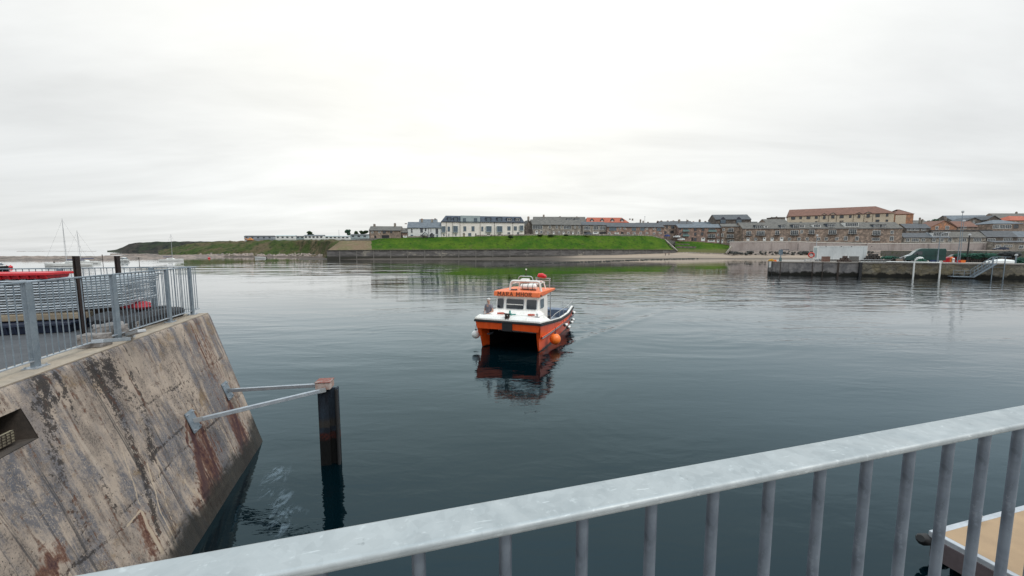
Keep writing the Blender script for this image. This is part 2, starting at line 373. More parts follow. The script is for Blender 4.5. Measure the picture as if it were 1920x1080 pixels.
def grass_mat():
    N = Nodes('bank_grass'); c = N.coord('Object'); s_ = N.n('ShaderNodeSeparateXYZ'); N.l(c, s_.inputs[0])
    k = N.mix(N.step(N.noise(c, .09, 6, .68), .40, .62), (.034, .088, .008), (.072, .125, .012)); k = N.mix(N.step(N.noise(c, .7, 5, .75), .5, .68), k, (.018, .036, .009))
    k = N.mix(N.step(N.noise(N.coord('Object', (.25, .25, .6), loc=(3, 5, 1)), 1, 6, .7), .58, .70, 0, .75), k, (.10, .10, .035))
    z = N.math('ADD', s_.outputs[2], N.math('MULTIPLY', N.noise(c, .35, 5, .7), -3.2)); k = N.mix(N.step(z, 2.6, 4.2, .8, 0), k, (.12, .105, .05))
    N.bump(N.noise(c, 1.1, 5, .75), 1.0, .5); return N.fin(k, .95, 0, .1)
def sand_mat():
    N = Nodes('sand'); c = N.coord('Object', (.4, 1.6, 1)); s_ = N.n('ShaderNodeSeparateXYZ'); N.l(N.coord('Object'), s_.inputs[0])
    k = N.mix(N.step(N.noise(c, .08, 6, .65), .4, .62), (.34, .265, .205), (.27, .215, .17)); k = N.mix(N.step(N.noise(c, .35, 5, .7), .5, .7), k, (.26, .21, .17))
    mud = N.mix(N.step(N.noise(c, .25, 5, .7), .45, .6), (.06, .05, .042), (.11, .09, .075))
    k = N.mix(N.step(N.math('ADD', s_.outputs[0], N.math('MULTIPLY', N.noise(c, .1, 3), 14)), 26, 46), mud, k)
    k = N.mix(N.step(s_.outputs[2], .25, .7, .75, 0), k, (.075, .062, .052)); N.bump(N.noise(c, .8, 4), .2, .1); return N.fin(k, .8, 0, .2)
M['sand'] = sand_mat()
M['rocksand'] = ground_mat('rocky_foreshore', (.27, .215, .185), (.17, .145, .13), (.07, .063, .058), .1, .8, bd=.5, stretch=(.35, 1, 1))
M['grass'] = grass_mat(); _unused = ground_mat('grass', (.026, .080, .008), (.055, .115, .012), (.022, .045, .010), .09, .6, bump=.8, bd=.4)
M['drygrass'] = ground_mat('dry_grass', (.165, .115, .075), (.13, .115, .06), (.2, .15, .1), .12, .9)
M['heath'] = ground_mat('cliff_vegetation', (.05, .07, .020), (.11, .085, .05), (.018, .030, .012), .07, .3, .42, .6, bump=1, bd=1.2)
M['farcliff'] = ground_mat('headland_cover', (.035, .045, .028), (.05, .042, .038), (.018, .02, .02), .012, .06, bump=1, bd=4)
M['soil'] = ground_mat('town_ground', (.16, .15, .14), (.12, .12, .11), (.09, .1, .06))
M['rock'] = plain('boulder_rock', (.36, .29, .25), .9, col2=(.16, .135, .125), sc_=.35, bump=.5, bd=.1)
M['rock_d'] = plain('seaweed_covered_rock', (.035, .034, .028), .75, col2=(.012, .014, .010), sc_=.9)
BK = [(560, 198, 199, .5), (700, 192, 196.5, .8), (900, 197, 206, .9), (1060, 203, 214, 1.6), (1160, 207, 219, 2.2), (1268, 208, 224, 3.2),
      (1330, 206, 229, 3.0), (1366, 206, 225, 2.2), (1440, 200, 221, 1.8), (1600, 190, 219, 1.8), (1960, 160, 202, 1.8), (2300, 150, 197, 1.8)]
sheet('beach', BK, lambda s_, f_, z: [(s_-26, -1.6), (s_, .02), ((s_+f_)/2, z*.42), (f_+1.5, z)], M['sand'], 6, .12, 4)
def wall_line(px):
    for a, b in zip(WK, WK[1:]):
        if a[0] <= px <= b[0]: f = (px-a[0])/(b[0]-a[0]); return [a[i]+(b[i]-a[i])*f for i in range(1, 4)]
WK = [(612, 194.5, 470.5, -1), (700, 196.5, 470, -1), (900, 206, 469.3, -1), (1060, 214, 468.8, -.5), (1268, 224, 469.6, 0)]
def make_seawall():
    N = Nodes('sea_wall_concrete'); c = N.coord('Object', (1, 1, 1))
    k = N.mix(N.step(N.noise(N.coord('Object', (.25, .25, .8)), 1, 6, .7), .4, .62), (.085, .078, .076), (.15, .14, .135))
    k = N.mix(N.step(N.noise(N.coord('Object', (.1, .1, .25)), 1, 5, .7), .56, .66), k, (.3, .27, .23))
    s_ = N.n('ShaderNodeSeparateXYZ'); N.l(c, s_.inputs[0])
    k = N.mix(N.step(s_.outputs[2], 1.1, 2.0, 1, 0), k, (.035, .033, .026)); N.fin(k, .9)
    face, cap, rib = MB(), MB(), MB(); pts = []
    for px in range(612, 1269, 8):
        y, tp, zb = wall_line(px); zt = zat(px, tp, y); x = xr(px)*y; pts.append((x, y, zb, zt))
    fr = [(x, y, zb) for x, y, zb, zt in pts]; tp_ = [(x, y+.25, zt) for x, y, zb, zt in pts]
    bt = [(x, y+1.4, zt) for x, y, zb, zt in pts]; bb = [(x, y+1.4, zb) for x, y, zb, zt in pts]
    rings = [[fr[i], tp_[i], bt[i], bb[i]] for i in range(len(pts))]; face.loft(rings)
    cap.loft([[(x, y+.02, zt+.004), (x, y+.02, zt+.4), (x, y+1.3, zt+.4), (x, y+1.3, zt+.004)] for x, y, zb, zt in pts])
    w_ = empty('sea_wall', (0, 0, 0), 0, 'long dark stained concrete sea wall at the foot of the green grass bank', 'sea wall')
    face.build('wall_face', N.m, w_); cap.build('coping', plain('dark_wall_coping', (.06, .055, .05), .9), w_)
    for i in range(3, len(pts), 4):
        x, y, zb, zt = pts[i]; m = MB(); m.beam((x, y-.05, zb), (x, y+.16, zt), .35, .2, (0, 1, 0)); m.build('buttress', plain('pale_joint_concrete', (.2, .185, .17), .9) if i == 3 else bpy.data.materials['pale_joint_concrete'], w_)
make_seawall()
GK = [(678, 470, 461), (690, 470, 452), (712, 470, 446.6), (765, 469.7, 445.3), (1000, 469, 441.3), (1180, 469, 441), (1222, 469.3, 443), (1246, 469.4, 449), (1268, 469.6, 468)]
def bank_rows(px, bp, tp):
    y = wall_line(max(612, min(1268, px)))[0]+1.3; zt = zat(px, bp, y-1.3)+.25; y2 = y+15
    return [(y, zt), (y+7, zt+(zat(px, tp, y2)-zt)*.52), (y2, zat(px, tp, y2))]
sheet('grass_bank', [(k[0],)+k for k in GK], bank_rows, M['grass'], 4, .22, 5, .3)
sheet('brown_bank', [(k[0],)+k for k in [(614, 470.5, 469), (640, 470.4, 450.5), (690, 470, 450), (700, 470, 450.6)]], bank_rows, M['drygrass'], 4, .1, 5, .3)
LK = [(1266, 470.5, 452.5), (1300, 471, 452.8), (1345, 472.5, 456.5), (1372, 474, 461)]
def lawn_rows(px, bp, tp): return [(226, zat(px, bp+2, 226)), (227, zat(px, bp, 227)), (241, zat(px, tp, 241))]
sheet('lawn', [(k[0],)+k for k in LK], lawn_rows, M['grass'], 4, .15, 4, .3)
# rock band under the promenade wall
sheet('rock_shore', [(k[0],)+k for k in [(1362, 478, 470), (1500, 478, 470), (1760, 478, 469), (2200, 478, 468)]],
      lambda px, a, b: [(223-(px-1362)*.02, zat(px, a, 223-(px-1362)*.02)-1.5), (225-(px-1362)*.02, zat(px, a-2, 225)), (231-(px-1362)*.02, zat(px, b, 231))], M['rocksand'], 3, .9, 5, .5)
# the town's ground behind everything
PK = [(640, 210.5, 450.6), (700, 212, 446.8), (765, 216, 445.4), (1000, 228, 441.4), (1180, 235, 441.2), (1230, 240, 444), (1262, 241, 452), (1300, 241, 452.8),
      (1345, 242, 457), (1376, 242, 459.5), (1390, 234, 453.5), (1500, 234, 453.5), (1700, 234, 454.5), (1860, 232, 455.5), (1866, 222, 462), (2300, 215, 462)]
sheet('ground', [(k[0],)+k for k in PK], lambda px, y, p: [(y-.4, zat(px, p, y)-3), (y, zat(px, p, y)), (y+30, zat(px, p, y)+.4), (700, zat(px, p, y)+2)], M['soil'], 4, 0, 1)
# near headland with vegetated cliff, its boulder shore, the far headland and the sand spit
CK = [(296, 290, 472, 330), (330, 285, 463, 325), (370, 280, 455.5, 318), (420, 275, 452.8, 312), (480, 270, 451.2, 302), (560, 262, 449.6, 287), (600, 240, 449.5, 266), (618, 212, 449.6, 240), (648, 202, 450.0, 232)]
def cliff_rows(px, s_, tp, y2):
    zt = zat(px, tp, y2); return [(s_-14, -1.2), (s_, .1), (s_+7, .12*zt+.6), (s_+13, .45*zt), (y2-7, zt*.9), (y2, zt), (y2+60, zt+.2), (y2+200, zt)]
sheet('headland', [(k[0],)+k for k in CK], cliff_rows, M['heath'], 4, .9, 5, .22)
M['foreshore'] = ground_mat('wet_foreshore', (.13, .10, .085), (.08, .066, .056), (.035, .032, .028), .1, .8, bd=.5, stretch=(.35, 1, 1))
sheet('foreshore', [(240, 262), (340, 258), (440, 262), (560, 254), (640, 212)], lambda y: [(y-10, -.6), (y, .35), (y+12, .7), (y+35, 1.0)], M['foreshore'], 5, .5, 4, .3)
AK = [(200, 469.8, 470.4), (216, 468.3, 470.2), (230, 463.5, 470), (242, 457.6, 470), (264, 453.9, 470), (340, 452.8, 470), (430, 451.8, 470)]
sheet('distant_headland', [(k[0],)+k for k in AK], lambda px, tp, bp: [(980, -3), (1000, max(.5, (zat(px, tp, 1030))*.3)), (1012, max(.6, zat(px, tp, 1030)*.62)), (1030, zat(px, tp, 1030)), (1400, zat(px, tp, 1030)-3)], M['farcliff'], 3, 1.6, 4, .03)
sheet('sand_spit', [(-260, 176, 22), (0, 187, 24), (120, 189, 22), (220, 200, 26), (330, 235, 22), (420, 262, 20)], lambda y, d_: [(y-6, -.5), (y+2, .6), (y+d_*.5, 1.55), (y+d_, .5), (y+d_+6, -.5)], M['rocksand'], 4, .35, 4, .25)
sheet('low_reef', [(30, 0), (180, 0)], lambda q: [(1080, -1), (1100, .45), (1130, -1)], M['rocksand'], 6, .8, 2, .02)
sheet('tidal_reef', [(205, 0), (345, 0)], lambda q: [(395, -.7), (402, .7), (418, -.7)], M['rocksand'], 5, .7, 2, .06)
def rocks(name, pts, mat, seed, flat=.6):
    rnd = random.Random(seed); mb = MB()
    for (x, y, z, s_) in pts:
        vs = []; n = 6; rings = []
        for j, zf in enumerate((-.6, 0, .55, .95)):
            rr = (1, 1.05, .85, .35)[j]*s_
            rings.append([(x+rr*math.cos(2*math.pi*i/n+j*.3)*rnd.uniform(.7, 1.2), y+rr*math.sin(2*math.pi*i/n+j*.3)*rnd.uniform(.7, 1.2), z+zf*s_*flat*rnd.uniform(.8, 1.15)) for i in range(n)])
        mb.loft(rings)
    return tag(mb.build(name, mat), kind='stuff')
rnd = random.Random(4)
pts = []
for i in range(420):
    px = rnd.uniform(372, 604); k = cols(CK, 1)[int(px-296)]; y = k[1]+rnd.uniform(-3, 9)*rnd.uniform(.4, 1)
    s_ = rnd.uniform(.4, 1.1); pts.append((xr(px)*y, y, max(.1, (y-k[1])*.22+.3), s_))
rocks('shore_boulders', pts, M['rock'], 1)
pts = []
for i in range(520):
    f = rnd.random()**.75; px = 905+f*420; y = 110+103*((px-905)/420)**1.05+rnd.gauss(0, 1.6*(.4+f)); s_ = rnd.uniform(.16, .45)*(.5+.8*f); pts.append((xr(px, 490)*y, y, .02, s_))
rocks('seaweed_rocks', pts, M['rock_d'], 2, .7)
pts = [(xr(px)*y, y, z, rnd.uniform(.35, .9)) for px, y, z in [(rnd.uniform(1366, 1720), rnd.uniform(219, 228), rnd.uniform(2, 3.6)) for _ in range(320)]]
rocks('promenade_rocks', pts, M['rock_d'], 3, .8)
# ------------------------------------------------------------------ near quay on the left
QC = Vector((-7.45, 9.6, 0)); QW = Vector((.305, -.952, 0)).normalized(); QE = Vector((-.952, -.305, 0)).normalized(); BAT = 1.10; QT = 3.25
def wall_pt(s_, v):          # v = depth below the top edge
    s_ = s_+.14*v*max(0, 1-abs(s_)/3)
    return QC+QW*s_-QE*(BAT*v/QT)+Vector((0, 0, QT-v))
NRM = (-QE*QT+Vector((0, 0, BAT))).normalized()
def wall_uv(px, py):
    a = Vector(ray(px, py)); o = Vector((0, 0, H)); p0 = wall_pt(0, 0); t = (p0-o).dot(NRM)/a.dot(NRM); p = o+a*t-p0
    return p.dot(QW), -p.z
def quay_mat():
    N = Nodes('weathered_quay_concrete'); uv = N.n('ShaderNodeUVMap').outputs[0]
    def uvm(sx, sy, loc=(0, 0, 0)):
        m = N.n('ShaderNodeMapping'); N.l(uv, m.inputs[0]); m.inputs['Scale'].default_value = (sx, sy, 1); m.inputs['Location'].default_value = loc; return m.outputs[0]
    at = N.n('ShaderNodeVertexColor'); at.layer_name = 'stain'; sp_ = N.n('ShaderNodeSeparateColor'); N.l(at.outputs[0], sp_.inputs[0])
    rust, dark, pale = sp_.outputs[0], sp_.outputs[1], sp_.outputs[2]; wet = at.outputs[1]
    fine = N.noise(uvm(16, 12), 1, 6, .72); finer = N.noise(uvm(48, 38), 1, 4, .7)
    streak = N.noise(uvm(4.5, .45), 1, 7, .68, .7); streak2 = N.noise(uvm(9, .7, (3, 1, 0)), 1, 6, .65, .5); blot = N.noise(uvm(1.1, .7, (7, 2, 0)), 1, 6, .65, .4)
    blot2 = N.noise(uvm(2.6, 1.6, (1, 9, 0)), 1, 7, .7, .3)
    k = N.mix(N.step(blot2, .38, .64), (.40, .325, .265), (.245, .20, .168))
    k = N.mix(N.step(N.math('ADD', N.math('MULTIPLY', streak, .42), N.math('ADD', N.math('MULTIPLY', blot, .5), N.math('MULTIPLY', finer, .22))), .545, .62, 0, .85), k, (.085, .092, .115))   # blue-grey run-off
    k = N.mix(N.step(N.noise(uvm(1.9, .8, (4, 4, 0)), 1, 5, .6), .56, .7, 0, .65), k, (.17, .155, .16))
    k = N.mix(N.step(N.noise(uvm(1.3, 1.5, (14, 4, 0)), 1, 6, .7), .56, .68, 0, .7), k, (.2, .125, .055))      # ochre lichen
    k = N.mix(N.step(N.math('ADD', N.math('MULTIPLY', streak2, .7), N.math('MULTIPLY', fine, .35)), .56, .64, 0, .7), k, (.06, .052, .05))
    k = N.mix(N.step(N.math('ADD', finer, N.math('MULTIPLY', fine, .6)), .80, .90, 0, .7), k, (.46, .38, .31))
    k = N.mix(N.step(N.math('ADD', finer, N.math('MULTIPLY', blot2, .7)), .9, 1.0, 0, .7), k, (.06, .052, .05))
    k = N.mix(N.step(N.noise(uvm(7.5, .22, (5, 5, 0)), 1, 5, .6, .3), .6, .68, 0, .55), k, (.43, .36, .30)); k = N.mix(N.step(N.noise(uvm(6, .2, (15, 2, 0)), 1, 6, .65, .4), .585, .66, 0, .8), k, (.05, .047, .05))
    # painted-on masks from the mesh: where this wall carries its own stains
    dm = N.math('ADD', dark, N.math('ADD', N.math('MULTIPLY', N.math('SUBTRACT', fine, .5), 3.4), N.math('MULTIPLY', N.math('SUBTRACT', finer, .5), 1.9)))
    k = N.mix(N.step(dm, .34, .66, 0, .9), k, (.028, .024, .024))
    rm = N.math('ADD', rust, N.math('ADD', N.math('MULTIPLY', N.math('SUBTRACT', streak2, .5), 1.8), N.math('MULTIPLY', N.math('SUBTRACT', fine, .5), 1.7)))
    k = N.mix(N.step(rm, .2, .62, 0, .9), k, N.mix(N.step(rm, .5, .9), (.13, .055, .033), (.045, .013, .016)))
    pm = N.math('ADD', pale, N.math('MULTIPLY', N.math('SUBTRACT', fine, .5), 1.2))
    k = N.mix(N.step(pm, .42, .6, 0, .85), k, (.46, .37, .28))
    wm = N.math('ADD', wet, N.math('ADD', N.math('MULTIPLY', N.math('SUBTRACT', blot2, .5), .9), N.math('MULTIPLY', N.math('SUBTRACT', fine, .5), .6)))
    k = N.mix(N.step(wm, .35, .95, 0, .93), k, (.012, .011, .009))
    rough = N.step(wm, .3, .8, .88, .45)
    h = N.math('ADD', N.math('MULTIPLY', fine, .6), N.math('MULTIPLY', finer, .4)); N.bump(h, .9, .016)
    return N.fin(k, rough, 0, .3)
def make_quay():
    S0, S1, V1 = 0.0, 13.0, 3.75; ns, nv = 640, 190
    ss = np.linspace(S0, S1, ns); vv = np.linspace(0, V1, nv)
    def seg(u0, v0, u1, v1, w_, px=False):
        return (u0, v0, u1, v1, w_)
    def P(*q): return [wall_uv(x, y) for x, y in q]
    US, VS = np.meshgrid(ss, vv, indexing='ij')
    jit = np.array([[noise.noise(Vector((a*1.7, b*1.1, 3.3))) for b in vv[::6]] for a in ss[::6]])
    jit = np.kron(jit, np.ones((6, 6)))[:ns, :nv]
    jit2 = np.array([noise.fractal(Vector((b*2.2, 1.5, 0)), 1, 2, 3) for b in vv])[None, :]*.05
    def stroke(pp, w0, w1, soft=1.0):
        best = np.zeros_like(US)
        for i in range(len(pp)-1):
            (a0, b0), (a1, b1) = pp[i], pp[i+1]; dx, dy = a1-a0, b1-b0; L2 = dx*dx+dy*dy
            t = np.clip(((US+jit2-a0)*dx+(VS-b0)*dy)/L2, 0, 1); d_ = np.hypot(US+jit2-a0-t*dx, VS-b0-t*dy)
            f = (i+t)/(len(pp)-1); w_ = w0+(w1-w0)*f
            best = np.maximum(best, np.exp(-(d_/w_)**2*soft))
        return best
    rust = np.zeros_like(US); dark = np.zeros_like(US); pale = np.zeros_like(US)
    for pp, a, b, g in ((P((360, 800), (372, 850), (390, 935)), .10, .16, 1.0), (P((378, 795), (400, 850), (412, 905)), .08, .14, .95), (P((372, 800), (405, 900)), .34, .45, .68), (P((440, 760), (470, 850)), .2, .3, .62), (P((400, 830), (380, 950)), .3, .3, .42),
                        (P((432, 742), (450, 775), (468, 860)), .09, .14, .9), (P((436, 745), (465, 800), (478, 850)), .1, .18, .55), (P((350, 790), (352, 830)), .04, .05, .7), (P((80, 1080), (110, 1040)), .1, .15, .6), (P((268, 970), (285, 1020)), .15, .2, .45)):
        rust = np.maximum(rust, g*stroke(pp, a, b))
    for pp, a, b, g in ((P((170, 690), (200, 730), (232, 790), (262, 870), (300, 1000)), .15, .05, .8), (P((205, 690), (225, 720), (275, 790), (285, 860)), .17, .07, .75), (P((72, 712), (92, 770), (105, 850), (120, 905)), .13, .09, .75),
                        (P((62, 760), (122, 742)), .05, .06, .7), (P((128, 742), (150, 800)), .04, .03, .5), (P((130, 930), (165, 1010)), .10, .1, .45), (P((190, 900), (215, 960)), .09, .08, .45), (P((245, 700), (268, 745), (290, 855)), .05, .03, .7), (P((345, 620), (352, 665)), .018, .012, .8), (P((388, 655), (390, 680)), .02, .01, .7),
                        (P((290, 848), (345, 800)), .03, .02, .75), (P((150, 1055), (270, 960), (268, 975), (300, 1035)), .022, .018, .85), (P((100, 705), (125, 735)), .05, .04, .75), (P((418, 930), (432, 900)), .03, .03, 1.0), (P((60, 900), (120, 880)), .02, .02, .4)):
        dark = np.maximum(dark, g*stroke(pp, a, b))
    for pp, a, b, g in ((P((228, 838), (262, 945)), .014, .02, .75), (P((268, 960), (305, 1035)), .03, .045, .9), (P((275, 870), (300, 950), (335, 1025)), .018, .016, .9), (P((292, 855), (305, 915), (330, 990)), .012, .012, .8), (P((265, 955), (240, 985)), .02, .02, .8), (P((350, 900), (372, 930)), .08, .1, .55), (P((380, 960), (440, 880)), .1, .12, .5)):
        pale = np.maximum(pale, g*stroke(pp, a, b))
    wet = np.clip((VS-2.5)/.55, 0, 1)*1.05+.6*np.clip(1-US/.7, 0, 1)*np.clip((VS-1.3)/1, 0, 1)
    joints = [1.02, 2.0, 2.85]
    disp = np.zeros_like(US)
    for j in joints:
        wob = j+.02*np.sin(US*1.3)+.03*jit; disp -= .007*np.exp(-((VS-wob)/.02)**2)*(jit > -.25)
        dark = np.maximum(dark, .52*np.exp(-((VS-wob)/.02)**2)*np.clip(.6+jit*1.6, 0, 1))
        disp += .012*np.tanh((VS-wob)*8)*0
    for u0 in (3.35, 6.6, 9.8): disp -= .006*np.exp(-((US-u0-.02*np.sin(VS*3))/.018)**2); dark = np.maximum(dark, .3*np.exp(-((US-u0)/.014)**2))
    lowf = np.array([[noise.fractal(Vector((a*1.2, b*1.2, 8)), 1, 2, 5) for b in vv[::3]] for a in ss[::3]]); lowf = np.kron(lowf, np.ones((3, 3)))[:ns, :nv]
    k5 = np.ones(5)/5
    lowf = np.apply_along_axis(lambda r: np.convolve(r, k5, 'same'), 0, lowf); lowf = np.apply_along_axis(lambda r: np.convolve(r, k5, 'same'), 1, lowf)
    disp += lowf*.012
    dark *= np.clip(.85+jit*.9, 0, 1.1); dark += .26*np.clip(1-np.abs(US-2.3)/1.7, 0, 1)*np.clip(VS/1.2, .25, 1)+.12*np.clip(jit*1.5, 0, 1)+.12*np.exp(-VS/.25); rust += .06+.20*np.clip(1-np.abs(US-.9)/1.0, 0, 1)
    edge = np.minimum(np.minimum(US, VS), 1)*0+np.clip(VS/.06, 0, 1)*np.clip(US/.06, 0, 1); disp *= edge
    # rounded top arris
    disp -= .03*np.exp(-VS/.03)
    base = np.array(wall_pt(0, 0)); w_ = np.array(QW); dv = np.array(-QE*(BAT/QT)+Vector((0, 0, -1)))
    co = base[None, None]+(US+.14*VS*np.maximum(0, 1-US/3))[..., None]*w_+VS[..., None]*dv+disp[..., None]*np.array(NRM)
    # niche: leave the quads of the recess out
    nu0, nv0 = wall_uv(38, 766); nu1, nv1 = nu0+1.5, nv0+.37
    idx = np.arange(ns*nv).reshape(ns, nv); fs = []
    cu = .5*(ss[:-1]+ss[1:]); cv = .5*(vv[:-1]+vv[1:]); CU, CV = np.meshgrid(cu, cv, indexing='ij')
    keep = ~((CU > nu0) & (CU < nu1) & (CV > nv0) & (CV < nv1))
    q = np.stack((idx[:-1, :-1], idx[:-1, 1:], idx[1:, 1:], idx[1:, :-1]), -1)[keep]
    me = bpy.data.meshes.new('wall_face'); me.from_pydata(co.reshape(-1, 3).tolist(), [], q.tolist()); me.update()
    ca = me.color_attributes.new('stain', 'FLOAT_COLOR', 'POINT'); ca.data.foreach_set('color', np.stack((rust, dark, pale, wet), -1).reshape(-1).astype(np.float32))
    uv = me.uv_layers.new(name='UVMap'); li = np.empty(len(me.loops), dtype=np.int32); me.loops.foreach_get('vertex_index', li)
    uvs = np.stack((US.ravel(), VS.ravel()), -1)[li]; uv.data.foreach_set('uv', uvs.ravel().astype(np.float32))
    me.polygons.foreach_set('use_smooth', [True]*len(me.polygons)); me.materials.append(quay_mat())
    root = empty('quay', (QC.x, QC.y, 0), 0, 'near weathered concrete quay with a sloping stained wall beneath the fence', 'quay')
    def add(mb, name, mat, **kw):
        o = mb.build(name, mat, None, **kw); o.parent = root; o.location = (-QC.x, -QC.y, 0); return o
    o = link(bpy.data.objects.new('wall_face', me)); o.parent = root; o.location = (-QC.x, -QC.y, 0)
    # body behind the face, the other end, the inside of the recess
    a = .55
    def fr(s_, e_, z): p = QC+QW*s_+QE*e_; return (p.x, p.y, z)
    deck = plain('dark_quay_asphalt', (.075, .078, .085), .8, col2=(.05, .052, .058), sc_=1.2, bump=.3); cop = plain('ochre_coping_concrete', (.37, .305, .235), .85, col2=(.26, .22, .18), sc_=2.2, bump=.35, stretch=(1, 1, 1))
    m = MB(); m.hexa([fr(13, .02, QT-.012), fr(-.0, .02, QT-.012), fr(0, .62, QT-.012), fr(13, .62, QT-.012), fr(13, .02, QT+.004), fr(0, .02, QT+.004), fr(0, .62, QT+.004), fr(13, .62, QT+.004)]); add(m, 'coping', cop)
    m = MB(); m.add([fr(13, .60, QT-.004+.0), fr(0, .60, QT-.004), fr(0, 16, QT-.004), fr(13, 16, QT-.004)], [(0, 1, 2, 3)])
    # end face and back faces
    p = wall_pt(0, V1); q0 = (p.x, p.y, p.z); p2 = wall_pt(13, V1)
    m2 = MB(); m2.add([fr(0, .02, QT), q0, tuple(Vector(fr(0, 16, -.5))), fr(0, 16, QT)], [(0, 1, 2, 3)]); m2.add([fr(13, .02, QT), tuple(p2), fr(13, 16, -.5), fr(13, 16, QT)], [(0, 1, 2, 3)])
    m2.add([fr(0, 16, QT), fr(0, 16, -.5), fr(13, 16, -.5), fr(13, 16, QT)], [(0, 1, 2, 3)])
    add(m, 'deck', deck); add(m2, 'end_face', plain('quay_end_concrete', (.2, .165, .13), .9, col2=(.09, .08, .07), sc_=.8, bump=.4))
    m = MB(); nb = [wall_pt(u, v) for u, v in ((nu0, nv0), (nu1, nv0), (nu1, nv1), (nu0, nv1))]; dd = [p_+QE*.55+NRM*0-Vector((0, 0, 0)) for p_ in nb]
    sh = -NRM*.0; nb = [p_+sh for p_ in nb]
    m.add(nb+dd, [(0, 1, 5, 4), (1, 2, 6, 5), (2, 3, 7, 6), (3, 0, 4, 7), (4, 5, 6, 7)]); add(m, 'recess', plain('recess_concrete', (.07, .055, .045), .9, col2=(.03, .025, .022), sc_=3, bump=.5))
    g = empty('mesh_panel', (0, 0, 0), 0, 'cream wire mesh panel tucked in the dark recess of the quay wall', 'mesh panel')
    c0 = wall_pt(nu0+.13, nv0+.33)+QE*.10; g.location = c0; ex = Vector(QW); 
    up = Vector((0, 0, 1)); m = MB(); L_, Hh = 1.3, .13
    m.hexa([tuple(ex*a_+QE*b_+up*c_) for a_, b_, c_ in ((0, 0, 0), (L_, 0, 0), (L_, .03, 0), (0, .03, 0), (0, 0, Hh), (L_, 0, Hh), (L_, .03, Hh), (0, .03, Hh))])
    m.build('backing', plain('cream_board', (.34, .30, .21), .7, col2=(.22, .19, .14)), g)
    m = MB()
    for i in range(int(L_/.055)+1): m.tube([tuple(ex*(i*.055)-QE*.008), tuple(ex*(i*.055)-QE*.008+up*Hh)], .004, 5)
    for j in range(5): m.tube([tuple(up*(Hh*j/4)-QE*.008), tuple(ex*L_+up*(Hh*j/4)-QE*.008)], .004, 5)
    m.build('wire_mesh', plain('rusty_wire', (.06, .045, .035), .6, .5), g)
    # submerged foot
    m = MB(); a0 = wall_pt(-.05, 2.95)-QE*.02
    return root
make_quay()
# ------------------------------------------------------------------ fences on the quay
def fence_bay(root, p, q, z, hgt, n, post=True, zr=None):
    """one run of top rail, bottom rail and balusters from p to q"""
    d_ = q-p; ln = d_.length
    m = MB(); m.beam((p.x, p.y, z+hgt), (q.x, q.y, z+hgt), .05, .022); m.build('top_rail', M['galv_blue'], root, bevel=.004)
    m = MB(); m.beam((p.x, p.y, z+.1), (q.x, q.y, z+.1), .045, .014); m.build('bottom_rail', M['galv'], root)
    for i in range(n):
        c = p+d_*((i+.5)/n); m = MB(); m.tube([(c.x, c.y, z+.1), (c.x, c.y, z+hgt-.008)], .0072, 6); m.build('baluster', M['galv_blue'], root, smooth=True)
def fence_post(root, c, ang, z, hgt, w_=.1, t_=.05):
    e = Vector((math.cos(ang), math.sin(ang), 0)); m = MB(); m.beam((c.x, c.y, z+.012), (c.x, c.y, z+hgt+.012), w_, t_, up=(-e.y, e.x, 0)); po = m.build('post', M['galv_blue'], root, bevel=.004)
    m = MB(); m.beam((c.x, c.y, z+.004), (c.x, c.y, z+.016), .22, .16, up=(-e.y, e.x, 0)); 
    for a in (-1, 1):
        for b in (-1, 1):
            o = c+e*(a*.085)+Vector((-e.y, e.x, 0))*(b*.055); m.tube([(o.x, o.y, z+.01), (o.x, o.y, z+.035)], .011, 6)
    m.build('base_plate', M['galv'], po)
FC = Vector((-7.74, 9.65, 0)); FW = Vector((.305, -.952, 0)).normalized()
fr_ = empty('quay_fence', (FC.x, FC.y, QT), 0, 'galvanised balustrade along the water edge of the near concrete quay', 'fence')
Z = Vector((0, 0, 0)); ps = [.33, 1.37, 3.10, 4.80, 6.5, 8.2, 9.9]; ang = math.atan2(FW.y, FW.x)
fence_bay(fr_, FW*-.02, FW*.30, 0, 1.13, 3)
for i, s_ in enumerate(ps):
    fence_post(fr_, FW*s_, ang, 0, 1.12)
    if i+1 < len(ps): fence_bay(fr_, FW*(s_+.03), FW*(ps[i+1]-.03), 0, 1.13, 9 if i == 0 else 15)
fb = empty('quay_fence', (FC.x, FC.y, QT), 0, 'farther galvanised balustrade across the end of the quay behind the panel stack', 'fence')
ps = [.88, 2.55, 4.25, 5.95, 7.6]; ang = math.atan2(QE.y, QE.x)
fence_bay(fb, QE*.04, QE*.84, 0, 1.13, 7)
for i, s_ in enumerate(ps):
    fence_post(fb, QE*s_, ang, 0, 1.12)
    if i+1 < len(ps): fence_bay(fb, QE*(s_+.03), QE*(ps[i+1]-.03), 0, 1.13, 15)
